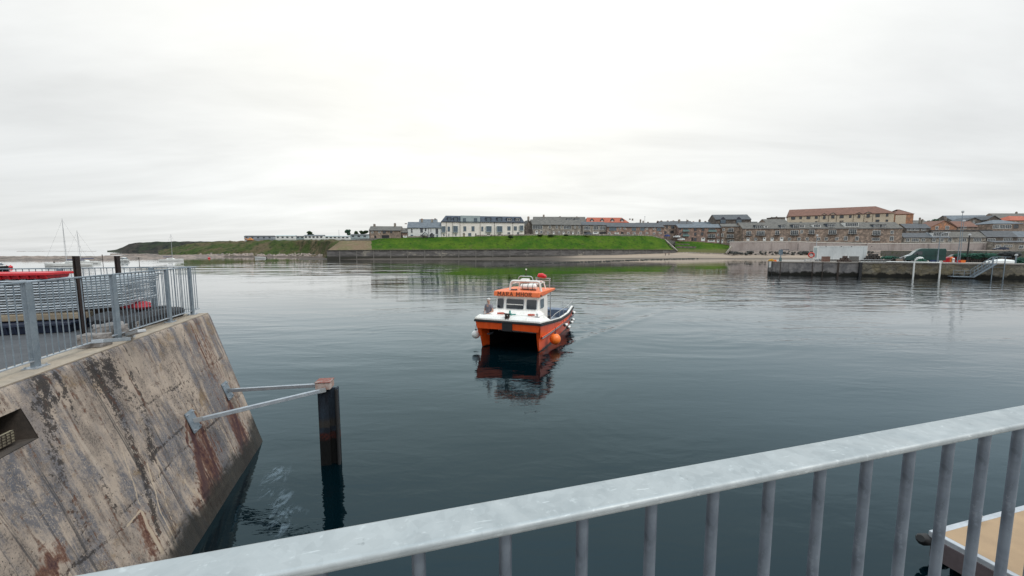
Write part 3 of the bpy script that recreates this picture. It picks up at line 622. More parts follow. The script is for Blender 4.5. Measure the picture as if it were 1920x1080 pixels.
# ------------------------------------------------------------------ near handrail and the walkway it stands on
RA, RB = Vector((-.01, .60, 0)), Vector((1.31, .98, 0)); RD = (RB-RA).normalized(); RN = Vector((-RD.y, RD.x, 0))
def make_handrail():
    root = empty('handrail', (0, .60, 3.25), math.atan2(RD.y, RD.x), 'thick pale galvanised handrail with upright bars across the near foreground', 'railing')
    off = .052     # rail's centre line lies this far behind the bars' measured front line
    x0, x1 = -3.2, 8.6; m = MB(); m.box(x0, x1, -.002, .076, 1.087, 1.104); m.build('top_rail', M['galv_rail'], root, bevel=.0065, seg=4, smooth=True)
    m = MB(); m.box(x0, x1, .018, .058, .10, .115); m.build('bottom_rail', M['galv_post'], root, bevel=.004)
    x = -3.2+.03
    m = MB(); m.tube([(0, .038, .11), (0, .038, 1.074), (0, .038, 1.083), (0, .038, 1.089)], [.0112, .0112, .0135, .0158], 16); first = m.build('baluster', M['galv_post'], root, smooth=True)
    base = 0.0+.13
    k = 0
    for i in range(-22, 62):
        u = -.14685+i*.14578
        if not (x0+.05 < u < x1-.05) or abs(u-4.2) < .06: continue
        o = first if k == 0 else link(first.copy())
        o.parent = root; o.location = (u, 0, 0); k += 1
    for u in (-2.9, 4.2, 8.4):
        m = MB(); m.box(u-.04, u+.04, .014, .062, .0, 1.087); m.build('post', M['galv_post'], root, bevel=.004)
    return root
_q = atz(1336, 920, 4.34); BAL0 = (Vector((_q.x, _q.y, 0))-Vector((0, .60, 0))).dot(RD)
make_handrail()
m = MB(); m.box(-7, 9, -4, .13, 2.95, 3.25); m.box(-7, 9, -4.0, .12, 2.4, 2.92)
wk = m.build('walkway_deck', plain('walkway_concrete', (.3, .29, .27), .85, bump=.3), None, bevel=.01); wk.location = (0, .60, 0); wk.rotation_euler[2] = math.atan2(RD.y, RD.x)
tag(wk, 'concrete walkway deck carrying the foreground handrail', 'walkway')
m = MB()
for x in (-6, 0, 6): m.box(x-.3, x+.3, -2.6, -2.0, -3, 2.4)
wp = m.build('support_leg', bpy.data.materials['walkway_concrete'], wk)
# ------------------------------------------------------------------ pile with its two struts
def make_pile():
    c = atz(626, 868, 0); Y = c.y; x0 = aty(606, 868, Y).x; x1 = aty(639, 868, Y).x; zt = zat(622, 727, Y); cx_ = (x0+x1)/2; w_ = (x1-x0)/2-.005
    N = Nodes('tarred_rusty_steel'); cc = N.coord('Object'); s_ = N.n('ShaderNodeSeparateXYZ'); N.l(cc, s_.inputs[0])
    k = N.mix(N.step(N.noise(N.coord('Object', (3, 3, .8)), 2, 5), .4, .6), (.009, .012, .018), (.02, .03, .044))
    k = N.mix(N.step(N.math('ADD', s_.outputs[2], N.math('MULTIPLY', N.noise(cc, 9, 4), .1)), .78, .84, 1, 0), k, N.mix(N.step(N.noise(cc, 20, 4), .4, .6), (.05, .012, .009), (.012, .007, .007)))
    k = N.mix(N.step(N.math('ADD', s_.outputs[2], N.math('MULTIPLY', N.noise(cc, 9, 4), .12)), .62, .70, 1, 0), k, (.003, .003, .003))
    band = N.math('MULTIPLY', N.step(s_.outputs[2], .86, .9), N.step(s_.outputs[2], .98, 1.12, 1, 0)); k = N.mix(N.math('MULTIPLY', band, .6), k, (.045, .038, .030))
    N.bump(N.noise(cc, 30, 4), .6, .015); N.fin(k, .7, 0, .25)
    root = empty('mooring_pile', (cx_, Y, 0), R(8), 'dark steel H pile standing in the water beside the quay, its foot black with weed', 'pile')
    d_ = .085; m = MB()
    m.box(-w_, -w_+.035, -d_, d_, -3, zt-.0); m.box(w_-.035, w_, -d_, d_, -3, zt+.0); m.box(-w_+.035, w_-.035, -.03, .03, -3, zt); m.build('beam', N.m, root, bevel=.004)
    m = MB(); m.box(-w_-.01, .02, -d_-.018, -d_-.003, -3, zt-.03); m.build('rubbing_plate', N.m, root, bevel=.003)
    m = MB(); m.tube([(w_-.01, -d_-.0, zt-.02), (w_-.01, -d_-.0, -3)], .035, 10); m.build('guide_tube', M['rubber'], root, smooth=True)
    rs = plain('rusty_red_steel', (.2, .06, .045), .8, col2=(.26, .2, .18), sc_=9, bump=.3, lo=.5, hi=.6)
    m = MB(); m.box(-w_-.03, w_*.42, -.16, .14, zt+.01, zt+.16); hb = m.build('head_box', plain('pale_pitted_steel', (.45, .38, .35), .8, col2=(.3, .17, .13), sc_=6), root, bevel=.006)
    m = MB(); m.box(-w_-.04, w_*.42+.01, -.17, .15, zt+.162, zt+.18); m.build('head_cap', rs, hb, bevel=.004)
    top = Vector((cx_, Y, zt))
    # struts
    def strut(pp, end, lab):
        u, v = wall_uv(*pp); b = wall_pt(u, v)+NRM*.012; r2 = empty('strut', b, 0, lab, 'strut', None)
        m = MB(); a1 = QW*.145; a2 = (-QE*(BAT/QT)-Vector((0, 0, 1))).normalized()*.205
        m.hexa([tuple(x_) for x_ in (-a1-a2, a1-a2, a1+a2, -a1+a2, -a1-a2+NRM*.016, a1-a2+NRM*.016, a1+a2+NRM*.016, -a1+a2+NRM*.016)]); pl = m.build('wall_plate', M['galv_blue'], r2, bevel=.002)
        for i in (-1, 1):
            for j in (-1, 1):
                m = MB(); o = a1*(i*.72)+a2*(j*.78); m.tube([tuple(o+NRM*.012), tuple(o+NRM*.05)], .013, 6); m.tube([tuple(o+NRM*.016), tuple(o+NRM*.03)], .022, 6); m.build('bolt', M['galv'], pl, smooth=True)
        e = end-b; dn = e.normalized(); m = MB(); m.beam(tuple(NRM*.01), tuple(dn*.22), .016, .09); m.build('lug', M['alu'], r2)
        m = MB(); m.beam(tuple(dn*.16), tuple(e-dn*.1), .075, .075); m.build('beam', M['galv'], r2, bevel=.006); m = MB(); m.beam(tuple(e-dn*.14), tuple(e+dn*.02), .02, .1); m.build('pin_plate', M['alu'], r2)
    strut((361, 789), aty(609, 731, Y-.17), 'longer nearer galvanised strut rising from the lower quay plate to the pile head')
    strut((430, 728), aty(600, 722, Y+.02), 'upper farther galvanised strut running level from the quay edge to the pile head')
make_pile()
# ------------------------------------------------------------------ floating pontoon
def make_pontoon():
    c = atz(1741, 994, .5); A = Vector((.966, .26, 0)).normalized(); ang = math.atan2(A.y, A.x)
    root = empty('pontoon', (c.x, c.y, 0), ang, 'floating pontoon with a tan ribbed deck at the lower right corner', 'pontoon')
    N = Nodes('tan_ribbed_decking'); cc = N.coord('Object'); w_ = N.n('ShaderNodeTexWave', wave_type='BANDS', bands_direction='X'); N.l(cc, w_.inputs[0]); w_.inputs['Scale'].default_value = 12
    k = N.mix(N.step(N.noise(cc, 1.5, 5), .35, .7), (.43, .29, .17), (.35, .235, .14)); k = N.mix(N.step(w_.outputs[1], 0, .35, .55, 0), k, (.2, .13, .08)); N.bump(w_.outputs[1], .5, .008); N.fin(k, .8)
    LX, W = 11.0, 3.0
    m = MB(); m.box(.09, LX-.1, -W+.09, -.09, .40, .497); m.build('deck', N.m, root)
    m = MB(); m.box(0, LX, -.09, 0, .36, .5); m.box(0, LX, -W, -W+.09, .36, .5); m.box(0, .09, -W+.09, -.09, .36, .5); m.box(LX-.1, LX, -W+.09, -.09, .36, .5); m.build('frame', plain('pale_pontoon_frame', (.46, .48, .51), .5, .2), root, bevel=.012)
    m = MB()
    for i in range(4): m.box(.3+i*2.7, 2.6+i*2.7, -W+.12, -.12, -.45, .3)
    m.build('float', plain('dark_float_plastic', (.03, .03, .035), .6), root, bevel=.05)
    m = MB(); m.box(-.02, .0, -W+.02, -.05, .12, .42); m.build('timber_fender', plain('grey_purple_timber', (.13, .1, .105), .8, bump=.3), root)
    m = MB(); m.tube([(-.2, -.02, .42), (-.13, -.01, .38), (.04, .03, .32)], [.05, .085, .085], 10); m.tube([(.1, .06, .26), (2.4, .06, .26)], .045, 8); m.build('bumper', M['rubber'], root, smooth=True)
    for i, x in enumerate((.95, 3.0, 5.2)):
        cl = MB(); cl.box(x-.05, x+.05, -.11, -.04, .5, .515); cl.tube([(x-.03, -.075, .51), (x-.03, -.075, .57)], .015, 8); cl.tube([(x+.03, -.075, .51), (x+.03, -.075, .57)], .015, 8); cl.tube([(x-.14, -.075, .575), (x-.07, -.075, .585), (x+.07, -.075, .585), (x+.14, -.075, .575)], [.012, .018, .018, .012], 8)
        cl.build('cleat', M['alu'], root, smooth=True)
make_pontoon()
# ------------------------------------------------------------------ people
M['skin'] = plain('skin', (.5, .27, .19), .6); M['hair_w'] = plain('white_hair', (.62, .6, .58), .8); M['hair_d'] = plain('dark_hair', (.04, .03, .02), .8)
M['shirt_g'] = plain('grey_tshirt', (.2, .19, .22), .9); M['trouser'] = plain('dark_trousers', (.03, .032, .04), .9); M['jacket'] = plain('dark_jacket', (.03, .035, .05), .9)
def skinmesh(name, verts, edges, rad, mat, parent, sub=2, root=0):
    me = bpy.data.meshes.new(name); me.from_pydata(verts, edges, []); me.update(); o = link(bpy.data.objects.new(name, me))
    md = o.modifiers.new('skin', 'SKIN'); md.use_smooth_shade = True
    for i, r_ in enumerate(rad):
        sv = me.skin_vertices[0].data[i]; sv.radius = (r_, r_) if not isinstance(r_, tuple) else r_; sv.use_root = (i == root)
    s_ = o.modifiers.new('sub', 'SUBSURF'); s_.levels = sub; s_.render_levels = sub
    dg = bpy.context.evaluated_depsgraph_get(); m2 = bpy.data.meshes.new_from_object(o.evaluated_get(dg)); o.modifiers.clear(); o.data = m2; m2.name = name
    m2.materials.clear(); m2.materials.append(mat); m2.polygons.foreach_set('use_smooth', [True]*len(m2.polygons)); o.parent = parent; return o
def person(loc, rz, label, top, bottom, hair, arms='hips', h=1.75, group=None, detail=True):
    root = empty('person', loc, rz, label, 'person', group); k = h/1.75
    V_, E_, R_ = [], [], []
    def v(x, y, z, r_, p=None):
        V_.append((x*k, y*k, z*k)); R_.append(r_*k if not isinstance(r_, tuple) else tuple(q*k for q in r_)); i = len(V_)-1
        if p is not None: E_.append((p, i))
        return i
    pel = v(0, 0, .95, (.13, .1)); sp1 = v(0, 0, 1.13, (.13, .1), pel); ch = v(0, 0, 1.33, (.15, .1), sp1); nb = v(0, .01, 1.46, .062, ch); nk = v(0, 0, 1.52, .052, nb); hd = v(0, -.02, 1.60, .078, nk); ht = v(0, -.005, 1.68, .085, hd)
    J = {}
    for s_ in (-1, 1):
        hp = v(.09*s_, 0, .86, .085, pel); kn = v(.105*s_, -.02, .48, .058, hp); an = v(.11*s_, .02, .09, .042, kn); v(.125*s_, -.13, .045, .036, an)
        sh = v(.185*s_, .0, 1.40, .06, ch)
        if arms == 'hips': el, wr, hn = (.29*s_, .02, 1.13), (.15*s_, -.15, 1.0), (.1*s_, -.19, .97)
        else: el, wr, hn = (.235*s_, .03, 1.12), (.25*s_, -.03, .87), (.25*s_, -.05, .81)
        e = v(*el, .043, sh); w_ = v(*wr, .028, e); ha = v(*hn, .03, w_); J[s_] = (e, sh)
        if detail:
            d_ = Vector(hn)-Vector(wr); d_.normalize(); side = Vector((d_.z, 0, -d_.x)).normalized() if abs(d_.z) > .2 else Vector((0, 0, 1))
            for q, ln in ((-.024, .058), (-.008, .068), (.008, .064), (.024, .05)):
                a = Vector(hn)+side*q+d_*.03; b = a+d_*ln+Vector((0, -.012, 0)); i1 = v(*a, .0095, ha); v(*b, .008, i1)
            a = Vector(hn)+side*.03-d_*.01; b = a+d_*.035+side*.02; i1 = v(*a, .011, ha); v(*b, .009, i1)
    body = skinmesh('body', V_, E_, R_, M['skin'], root)
    def part(name, ids, ed, grow, mat):
        mp_ = {i: n for n, i in enumerate(ids)}
        rr = [tuple(q+grow*k for q in (R_[i] if isinstance(R_[i], tuple) else (R_[i], R_[i]))) for i in ids]
        return skinmesh(name, [V_[i] for i in ids], [(mp_[a], mp_[b]) for a, b in ed], rr, mat, root)
    # shirt with sleeves ending above the elbow
    ids = [pel, sp1, ch, nb]; vs = [V_[i] for i in ids]; rr = [(R_[i][0]+.018, R_[i][1]+.018) if isinstance(R_[i], tuple) else (R_[i]+.014,)*2 for i in ids]; ed = [(0, 1), (1, 2), (2, 3)]
    for s_ in (-1, 1):
        e, sh = J[s_]; n0 = len(vs); f = .62 if top is M['shirt_g'] else 1.0; q = [V_[sh][i]+(V_[e][i]-V_[sh][i])*f for i in range(3)]
        vs += [V_[sh], tuple(q)]; rr += [(.078*k,)*2, (.062*k,)*2]; ed += [(2, n0), (n0, n0+1)]
    skinmesh('shirt', vs, ed, rr, top, root, root=1)
    vs = [V_[pel]]; rr = [(.145*k, .118*k)]; ed = []
    o_ = [i for i in range(len(V_))]
    for s_ in (-1, 1):
        n0 = len(vs); vs += [(.09*s_*k, 0, .86*k), (.105*s_*k, -.02*k, .48*k), (.11*s_*k, .02*k, .11*k)]; rr += [(.1*k,)*2, (.076*k,)*2, (.06*k,)*2]; ed += [(0, n0), (n0, n0+1), (n0+1, n0+2)]
    skinmesh('trousers', vs, ed, rr, bottom, root)
    m = MB(); m.ball((0, .012*k, 1.71*k), .093*k, .1*k, .075*k, 14, 8); m.build('hair', hair, root, smooth=True)
    m = MB()
    for s_ in (-1, 1): m.box(.125*s_*k-.045, .125*s_*k+.045, -.19*k, .08*k, 0, .075*k)
    m.build('shoe', M['black'], root, bevel=.02)
    if detail:
        m = MB(); m.loft([[(-.014, -.085, 1.655), (.014, -.085, 1.655), (.006, -.09, 1.665), (-.006, -.09, 1.665)], [(-.018, -.085, 1.605), (.018, -.085, 1.605), (.012, -.122, 1.612), (-.012, -.122, 1.612)]]); m.build('nose', M['skin'], root, smooth=True)
        m = MB()
        for s_ in (-1, 1): m.ball((.032*s_, -.083, 1.648), .011, .008, .007, 8, 6)
        m.build('eyes', M['black'], root)
        m = MB()
        for s_ in (-1, 1): m.ball((.09*s_, 0, 1.635), .012, .022, .033, 8, 6)
        m.build('ears', M['skin'], root, smooth=True)
        m = MB(); m.box(-.026, .026, -.094, -.085, 1.572, 1.58); m.build('mouth', plain('lips', (.35, .13, .1), .6), root)
    return root
# ------------------------------------------------------------------ the catamaran
BO = Vector((-.25, 18.3, 0)); BX = Vector((.933, -.36, 0)).normalized(); BY = Vector((-BX.y, BX.x, 0)); BRZ = math.atan2(BX.y, BX.x)
BF = Frame(BO, BO+BX)
def bz(x, y): return (860+x/6, 500+y/6)
def bw_(x, y, z=0): return BO+BX*x+BY*y+Vector((0, 0, z))
def bxplane(px, py, X):
    a = Vector(ray(px, py)); t = (X+BO.dot(BX))/a.dot(BX); return a.dot(BY)*t-BO.dot(BY), H+a.z*t
def lerp(tab, y):
    for (a, va), (b, vb) in zip(tab, tab[1:]):
        if y <= b: f = max(0, (y-a)/(b-a)); return va+(vb-va)*f
    return tab[-1][1]
BS = [(0, 1.65), (2, 1.69), (4, 1.68), (6, 1.62), (7.7, 1.5)]; ZS = [(0, 1.42), (1.67, 1.25), (3.8, 1.06), (5.8, 1.03), (7.7, 1.2)]
XI = [(0, 1.40), (.6, 1.22), (2.2, .78), (7.7, .72)]; ZT = [(0, 1.06), (1.2, 1.0), (2.3, .62), (7.7, .45)]
def make_boat():
    P_ = {}
    N = Nodes('orange_hull_paint'); c = N.coord('Object')
    k = N.mix(N.step(N.noise(N.coord('Object', (1, 1, .35)), 3, 5), .4, .7), (.72, .088, .012), (.60, .066, .010))
    k = N.mix(N.step(N.noise(N.coord('Object', (6, 6, .7)), 2, 5, .7), .6, .75, 0, .5), k, (.22, .038, .014)); k = N.mix(N.step(N.noise(N.coord('Object', (9, 9, .5), loc=(2, 2, 0)), 2, 6, .7), .6, .7, 0, .35), k, (.75, .42, .25)); k = N.mix(N.step(N.noise(N.coord('Object', (2, 2, 5)), 4, 5, .75), .63, .72, 0, .5), k, (.12, .03, .015))
    s_ = N.n('ShaderNodeSeparateXYZ'); N.l(c, s_.inputs[0]); k = N.mix(N.step(N.math('ADD', s_.outputs[2], N.math('MULTIPLY', N.noise(c, 5, 4), .16)), .10, .17, 1, 0), k, (.018, .016, .012))
    hull_m = N.fin(k, .3, 0, .5)
    under = plain('painted_tunnel_shade', (.006, .005, .005), .95, spec=.08)  # tunnel shade painted in as black on bridge deck and inner hull faces
    white = plain('white_gelcoat', (.84, .82, .78), .3, col2=(.66, .62, .55), sc_=2.2, stretch=(1.6, 1.6, .5), lo=.5, hi=.78, bump=.05); roofo = plain('orange_roof_paint', (.8, .17, .045), .45, col2=(.68, .14, .05), sc_=2)
    deckm = plain('blue_grey_deck_paint', (.15, .18, .22), .7, col2=(.10, .12, .15), sc_=3); steel = plain('stainless_tube', (.55, .56, .57), .3, .8)
    inner = plain('grey_bulwark_lining', (.36, .38, .41), .5)
    root = empty('catamaran', BO, BRZ, 'orange and white catamaran workboat with a small wheelhouse coming into the harbour', 'boat')
    ys = [0, .15, .35, .6, 1.0, 1.6, 2.2, 3, 3.8, 4.8, 5.8, 6.8, 7.6]
    for sg in (-1, 1):
        rings = []
        for y in ys:
            b, z_, xi, zt = lerp(BS, y), lerp(ZS, y), lerp(XI, y), lerp(ZT, y); rk = .42*max(0, 1-y/1.6); nar = max(0, 1-y/2.0)
            fl = .58 if y > .55 else 1.0
            kx = b-.05-.02*nar; wx = b-.2+.06*nar; kin = xi+.16 if y > 2 else xi+.16+.0*nar
            q = [(b, z_, 0), (b-.02, z_*.62+.28, .25), (kx, .74, .5), (kx-.07, .68, .52), (wx-.02, .30, .8), (wx-.03, 0, 1), (wx-.12, -.4, 1.05), (min(wx-.14, kin+.1), -.45, 1.05), (min(wx-.09, xi+.05), 0, 1), (min(wx-.08, xi+.02), .4, .7), (xi, zt, .35), (xi, max(zt+.1, fl), .1), (b-.07, max(zt+.1, fl), .05), (b-.07, z_, 0)]
            rings.append([(sg*x_, y+rk*f_, zz_) for x_, zz_, f_ in q])
        m = MB(); m.loft(rings)
        nq = 14
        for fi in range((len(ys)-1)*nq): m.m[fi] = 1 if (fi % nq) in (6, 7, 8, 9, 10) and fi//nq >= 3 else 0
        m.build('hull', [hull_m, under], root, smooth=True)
        # spray rail and black rub rail
        m = MB(); m.tube([(sg*(lerp(BS, y)-.03), y+.22*max(0, 1-y/1.6), .745) for y in ys[1:-2]], .028, 6); m.build('spray_rail', hull_m, root, smooth=True)
        m = MB(); m.loft([[(sg*(lerp(BS, y)+.045), y, lerp(ZS, y)-.085), (sg*(lerp(BS, y)+.055), y, lerp(ZS, y)+.0), (sg*(lerp(BS, y)-.09), y, lerp(ZS, y)+.035), (sg*(lerp(BS, y)-.002), y, lerp(ZS, y)-.085)] for y in ys]); m.build('rub_rail', M['rubber'], root)
        m = MB(); m.loft([[(sg*(lerp(BS, y)-.005), y, lerp(ZS, y)+.037), (sg*(lerp(BS, y)-.005), y, lerp(ZS, y)+.062), (sg*(lerp(BS, y)-.13), y, lerp(ZS, y)+.062), (sg*(lerp(BS, y)-.13), y, lerp(ZS, y)+.037)] for y in ys[4:]]); m.build('gunwale_cap', white, root)
        m = MB(); m.loft([[(sg*(lerp(BS, y)-.075), y, .6), (sg*(lerp(BS, y)-.075), y, lerp(ZS, y)+.03), (sg*(lerp(BS, y)-.12), y, lerp(ZS, y)+.03), (sg*(lerp(BS, y)-.12), y, .6)] for y in ys[3:]]); m.build('bulwark', inner, root)
        # guard rail with stanchions
        top = [(1.9, .16), (2.6, .32), (3.8, .45), (5.6, .46), (7.5, .42)]
        if sg == -1: top = [(1.0, .3), (1.6, .5), (3.8, .5), (7.5, .45)]
        m = MB(); m.tube([(sg*(lerp(BS, y)-.05), y, lerp(ZS, y)+.05)for y in [top[0][0]-.12]]+[(sg*(lerp(BS, y)-.05), y, lerp(ZS, y)+hh) for y, hh in top], .016, 6)
        for y in ([2.6, 3.6, 4.6, 5.6, 6.6, 7.5] if sg == 1 else [1.6, 2.6, 3.8, 5, 6.2, 7.5]): m.tube([(sg*(lerp(BS, y)-.05), y, lerp(ZS, y)+.03), (sg*(lerp(BS, y)-.05), y, lerp(ZS, y)+lerp(top, y))], .012, 6)
        m.build('guard_rail', steel, root, smooth=True)
    m = MB(); m.tube([(-1.44, 7.55, 1.65), (1.44, 7.55, 1.65)], .014, 6); m.tube([(0, 7.55, 1.2), (0, 7.55, 1.65)], .012, 6); m.tube([(-.8, 7.55, 1.2), (-.8, 7.55, 1.65)], .012, 6); m.tube([(.8, 7.55, 1.2), (.8, 7.55, 1.65)], .012, 6); m.build('stern_rail', steel, root)
    # bridge deck, front panels
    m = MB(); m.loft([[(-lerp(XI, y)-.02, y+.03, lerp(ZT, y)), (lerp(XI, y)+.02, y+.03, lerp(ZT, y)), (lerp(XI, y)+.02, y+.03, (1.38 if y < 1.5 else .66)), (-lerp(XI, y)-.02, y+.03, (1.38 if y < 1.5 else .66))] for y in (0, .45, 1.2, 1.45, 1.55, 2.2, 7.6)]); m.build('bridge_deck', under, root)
    m = MB(); m.hexa([(-1.54, -.012, 1.02), (-.235, -.012, 1.04), (-.235, .03, 1.04), (-1.54, .03, 1.02), (-1.62, -.02, 1.36), (-.235, -.02, 1.38), (-.235, .03, 1.38), (-1.62, .03, 1.36)])
    m.hexa([(.29, -.012, 1.04), (1.55, -.012, 1.02), (1.55, .03, 1.02), (.29, .03, 1.04), (.29, -.02, 1.38), (1.62, -.02, 1.36), (1.62, .03, 1.36), (.29, .03, 1.38)]); m.build('bow_panel', hull_m, root)
    m = MB(); m.box(-.225, .28, -.05, .03, .98, 1.37); m.build('bow_pad', M['rubber'], root, bevel=.01)
    m = MB(); m.box(-1.69, 1.69, -.06, .03, 1.345, 1.445); m.build('bow_rub_rail', M['rubber'], root, bevel=.02)
    m = MB(); m.box(-1.56, 1.56, 1.6, 7.55, .60, .665); m.box(-1.58, -1.14, .6, 1.6, .60, .665); m.build('deck', deckm, root)
    # white foredeck moulding
    bot = [(-1.67, -.03, 1.45), (1.67, -.03, 1.45), (1.69, .9, 1.37), (1.68, 1.75, 1.28), (1.1, 1.75, 1.28), (-1.12, 1.6, 1.3), (-1.12, .62, 1.4), (-1.67, .52, 1.42)]
    mid = [(-1.66, -.02, 1.53), (1.66, -.02, 1.53), (1.68, .9, 1.43), (1.66, 1.7, 1.34), (1.1, 1.7, 1.34), (-1.12, 1.6, 1.5), (-1.12, .62, 1.5), (-1.66, .52, 1.5)]
    top = [(-1.52, .10, 1.655), (1.54, .10, 1.655), (1.5, .85, 1.63), (1.36, 1.5, 1.6), (1.1, 1.6, 1.6), (-1.12, 1.6, 1.64), (-1.12, .5, 1.65), (-1.54, .42, 1.65)]
    m = MB(); m.loft([bot, mid, top]); m.build('foredeck', white, root, bevel=.02, seg=3)
    m = MB(); m.loft([[(-1.28, .72, 1.64), (1.34, .72, 1.64), (1.4, 1.6, 1.60), (-1.28, 1.6, 1.64)], [(-1.18, 1.12, 1.80), (1.16, 1.12, 1.80), (1.18, 1.6, 1.80), (-1.18, 1.6, 1.80)]]); m.build('coachroof', white, root, bevel=.03, seg=3)
    # wheelhouse
    m = MB(); m.loft([[(-1.17, 1.40, .66), (1.13, 1.40, .66), (1.15, 2.95, .66), (-1.17, 2.95, .66)], [(-1.17, 1.40, 1.75), (1.13, 1.40, 1.75), (1.15, 2.95, 1.75), (-1.17, 2.95, 1.75)], [(-1.15, 1.52, 2.46), (1.11, 1.52, 2.46), (1.13, 2.95, 2.46), (-1.15, 2.95, 2.46)]])
    wh = m.build('wheelhouse', white, root, bevel=.04, seg=3)
    glass = plain('boat_glass', (.012, .018, .024), .06, spec=.9); seal = plain('window_seal', (.42, .45, .48), .5)
    def fz(z): return 1.40+.12*(z-1.75)/.71
    def rr(x0, x1, z0, z1, r_=.06, n=4):
        o = []
        for cx_, cz_, a0 in ((x1-r_, z1-r_, 0), (x0+r_, z1-r_, 90), (x0+r_, z0+r_, 180), (x1-r_, z0+r_, 270)):
            for i in range(n+1): a = R(a0+90*i/n); o.append((cx_+r_*math.cos(a), cz_+r_*math.sin(a)))
        return o
    def fwin(x0, x1, z0, z1, bar=False):
        m = MB(); p = rr(x0-.025, x1+.025, z0-.025, z1+.025, .08); m.loft([[(x, fz(z)+.01, z) for x, z in p], [(x, fz(z)-.022, z) for x, z in p]]); f = m.build('window_seal', seal, wh, smooth=True)
        m = MB(); p = rr(x0, x1, z0, z1); m.loft([[(x, fz(z)-.015, z) for x, z in p], [(x, fz(z)-.03, z) for x, z in p]]); m.build('pane', glass, f)
        return f
    f = fwin(-1.07, -.75, 1.84, 2.31); fwin(.50, 1.01, 1.86, 2.31); f = fwin(-.58, .33, 1.84, 2.31)
    m = MB(); m.box(-.58, .33, fz(2.07)-.045, fz(2.07)-.01, 2.035, 2.07); m.build('glazing_bar', white, f)
    for (y0, y1, nm) in ((1.66, 2.22, 'window_seal'), (2.36, 2.8, 'window_seal')):
        if nm and y0 > 2.3: continue
        for sx in (1, -1):
            xx = 1.135*sx if sx > 0 else -1.16
            m = MB(); p = rr(y0-.025, y1+.025, 1.86, 2.35, .08); m.loft([[(xx-.005*sx, y, z) for y, z in p], [(xx+.02*sx, y, z) for y, z in p]]); f = m.build(nm, seal, wh)
            m = MB(); p = rr(y0, y1, 1.885, 2.325); m.loft([[(xx+.0*sx, y, z) for y, z in p], [(xx+.03*sx, y, z) for y, z in p]]); m.build('pane', plain('side_glass', (.04, .08, .11), .08, spec=.9), f)
    m = MB(); m.box(-.95, .95, 2.96, 3.5, .666, 2.44); m.build('aft_glazing', plain('green_tinted_glass', (.03, .075, .075), .1, spec=.8), root)
    m = MB()
    for x in (-1.1, 1.08): m.tube([(x, 3.72, .66), (x, 3.72, 2.5)], .028, 8)
    for x in (-1.1, 1.08): m.tube([(x, 3.0, 2.3), (x, 3.72, 2.3)], .014, 6)
    m.build('roof_post', steel, root, smooth=True)
    # roof with its name board front
    m = MB(); m.prism([(1.32, 2.455), (1.36, 2.70), (1.75, 2.72), (4.3, 2.68), (4.3, 2.57), (1.75, 2.47)], -1.25, 1.2); rf = m.build('roof', roofo, root, bevel=.035, seg=3)
    m = MB(); m.prism([(1.45, 2.446), (4.25, 2.546), (4.25, 2.566), (1.45, 2.466)], -1.18, 1.14); m.build('headlining', white, root)
    m = MB(); m.box(1.205, 1.24, 1.45, 1.56, 2.50, 2.58); m.build('side_light', M['black'], rf)
    # lettering
    def glyph(ch):
        s_ = []; t = .2
        def serif(x, z): s_.append([(x-.19, z-.045), (x+.19, z-.045), (x+.19, z+.045), (x-.19, z+.045)])
        def bar(x0, z0, x1, z1, th=t): 
            d_ = Vector((x1-x0, z1-z0)).normalized(); n_ = Vector((-d_.y, d_.x))*th/2; s_.append([(x0-n_.x, z0-n_.y), (x1-n_.x, z1-n_.y), (x1+n_.x, z1+n_.y), (x0+n_.x, z0+n_.y)])
        def arc(cx_, cz_, rx, rz_, a0, a1, n=14):
            for i in range(n):
                p = [R(a0+(a1-a0)*j/n) for j in (i, i+1)]
                s_.append([(cx_+(rx-t*.5)*math.cos(p[0]), cz_+(rz_-t*.42)*math.sin(p[0])), (cx_+(rx+t*.5)*math.cos(p[0]), cz_+(rz_+t*.42)*math.sin(p[0])), (cx_+(rx+t*.5)*math.cos(p[1]), cz_+(rz_+t*.42)*math.sin(p[1])), (cx_+(rx-t*.5)*math.cos(p[1]), cz_+(rz_-t*.42)*math.sin(p[1]))])
        if ch == 'M': bar(.2, 0, .2, 1); bar(.95, 0, .95, 1); bar(.2, .97, .575, .3, .15); bar(.95, .97, .575, .3, .15); [serif(x, .045) for x in (.2, .95)]; s_.append([(.03, .91), (.26, .91), (.26, 1), (.03, 1)]); s_.append([(.89, .91), (1.12, .91), (1.12, 1), (.89, 1)]); wd = 1.15
        if ch == 'A': bar(.2, .05, .5, .97, .14); bar(.82, .05, .5, .97, .18); bar(.3, .34, .72, .34, .12); serif(.18, .045); serif(.84, .045); wd = 1.02
        if ch == 'R': bar(.2, 0, .2, 1); serif(.2, .045); s_.append([(.03, .91), (.5, .91), (.5, 1), (.03, 1)]); s_.append([(.2, .43), (.5, .43), (.5, .53), (.2, .53)]); arc(.5, .715, .22, .23, -90, 90); bar(.5, .47, .78, .03, .16); s_.append([(.66, 0), (.96, 0), (.96, .09), (.66, .09)]); wd = .97
        if ch == 'H': bar(.2, 0, .2, 1); bar(.8, 0, .8, 1); bar(.2, .5, .8, .5, .12); [serif(x, z) for x in (.2, .8) for z in (.045, .955)]; wd = 1.0
        if ch == 'O': arc(.46, .5, .36, .44, 0, 360, 24); wd = .95
        if ch == ' ': wd = .55
        return s_, wd
    txt = 'MARA MHOR'; tw = sum(glyph(c_)[1]+.06 for c_ in txt); hh = .20; sx = (.82+1.05)/tw; x = -1.05; vs = MB(); dz = .0
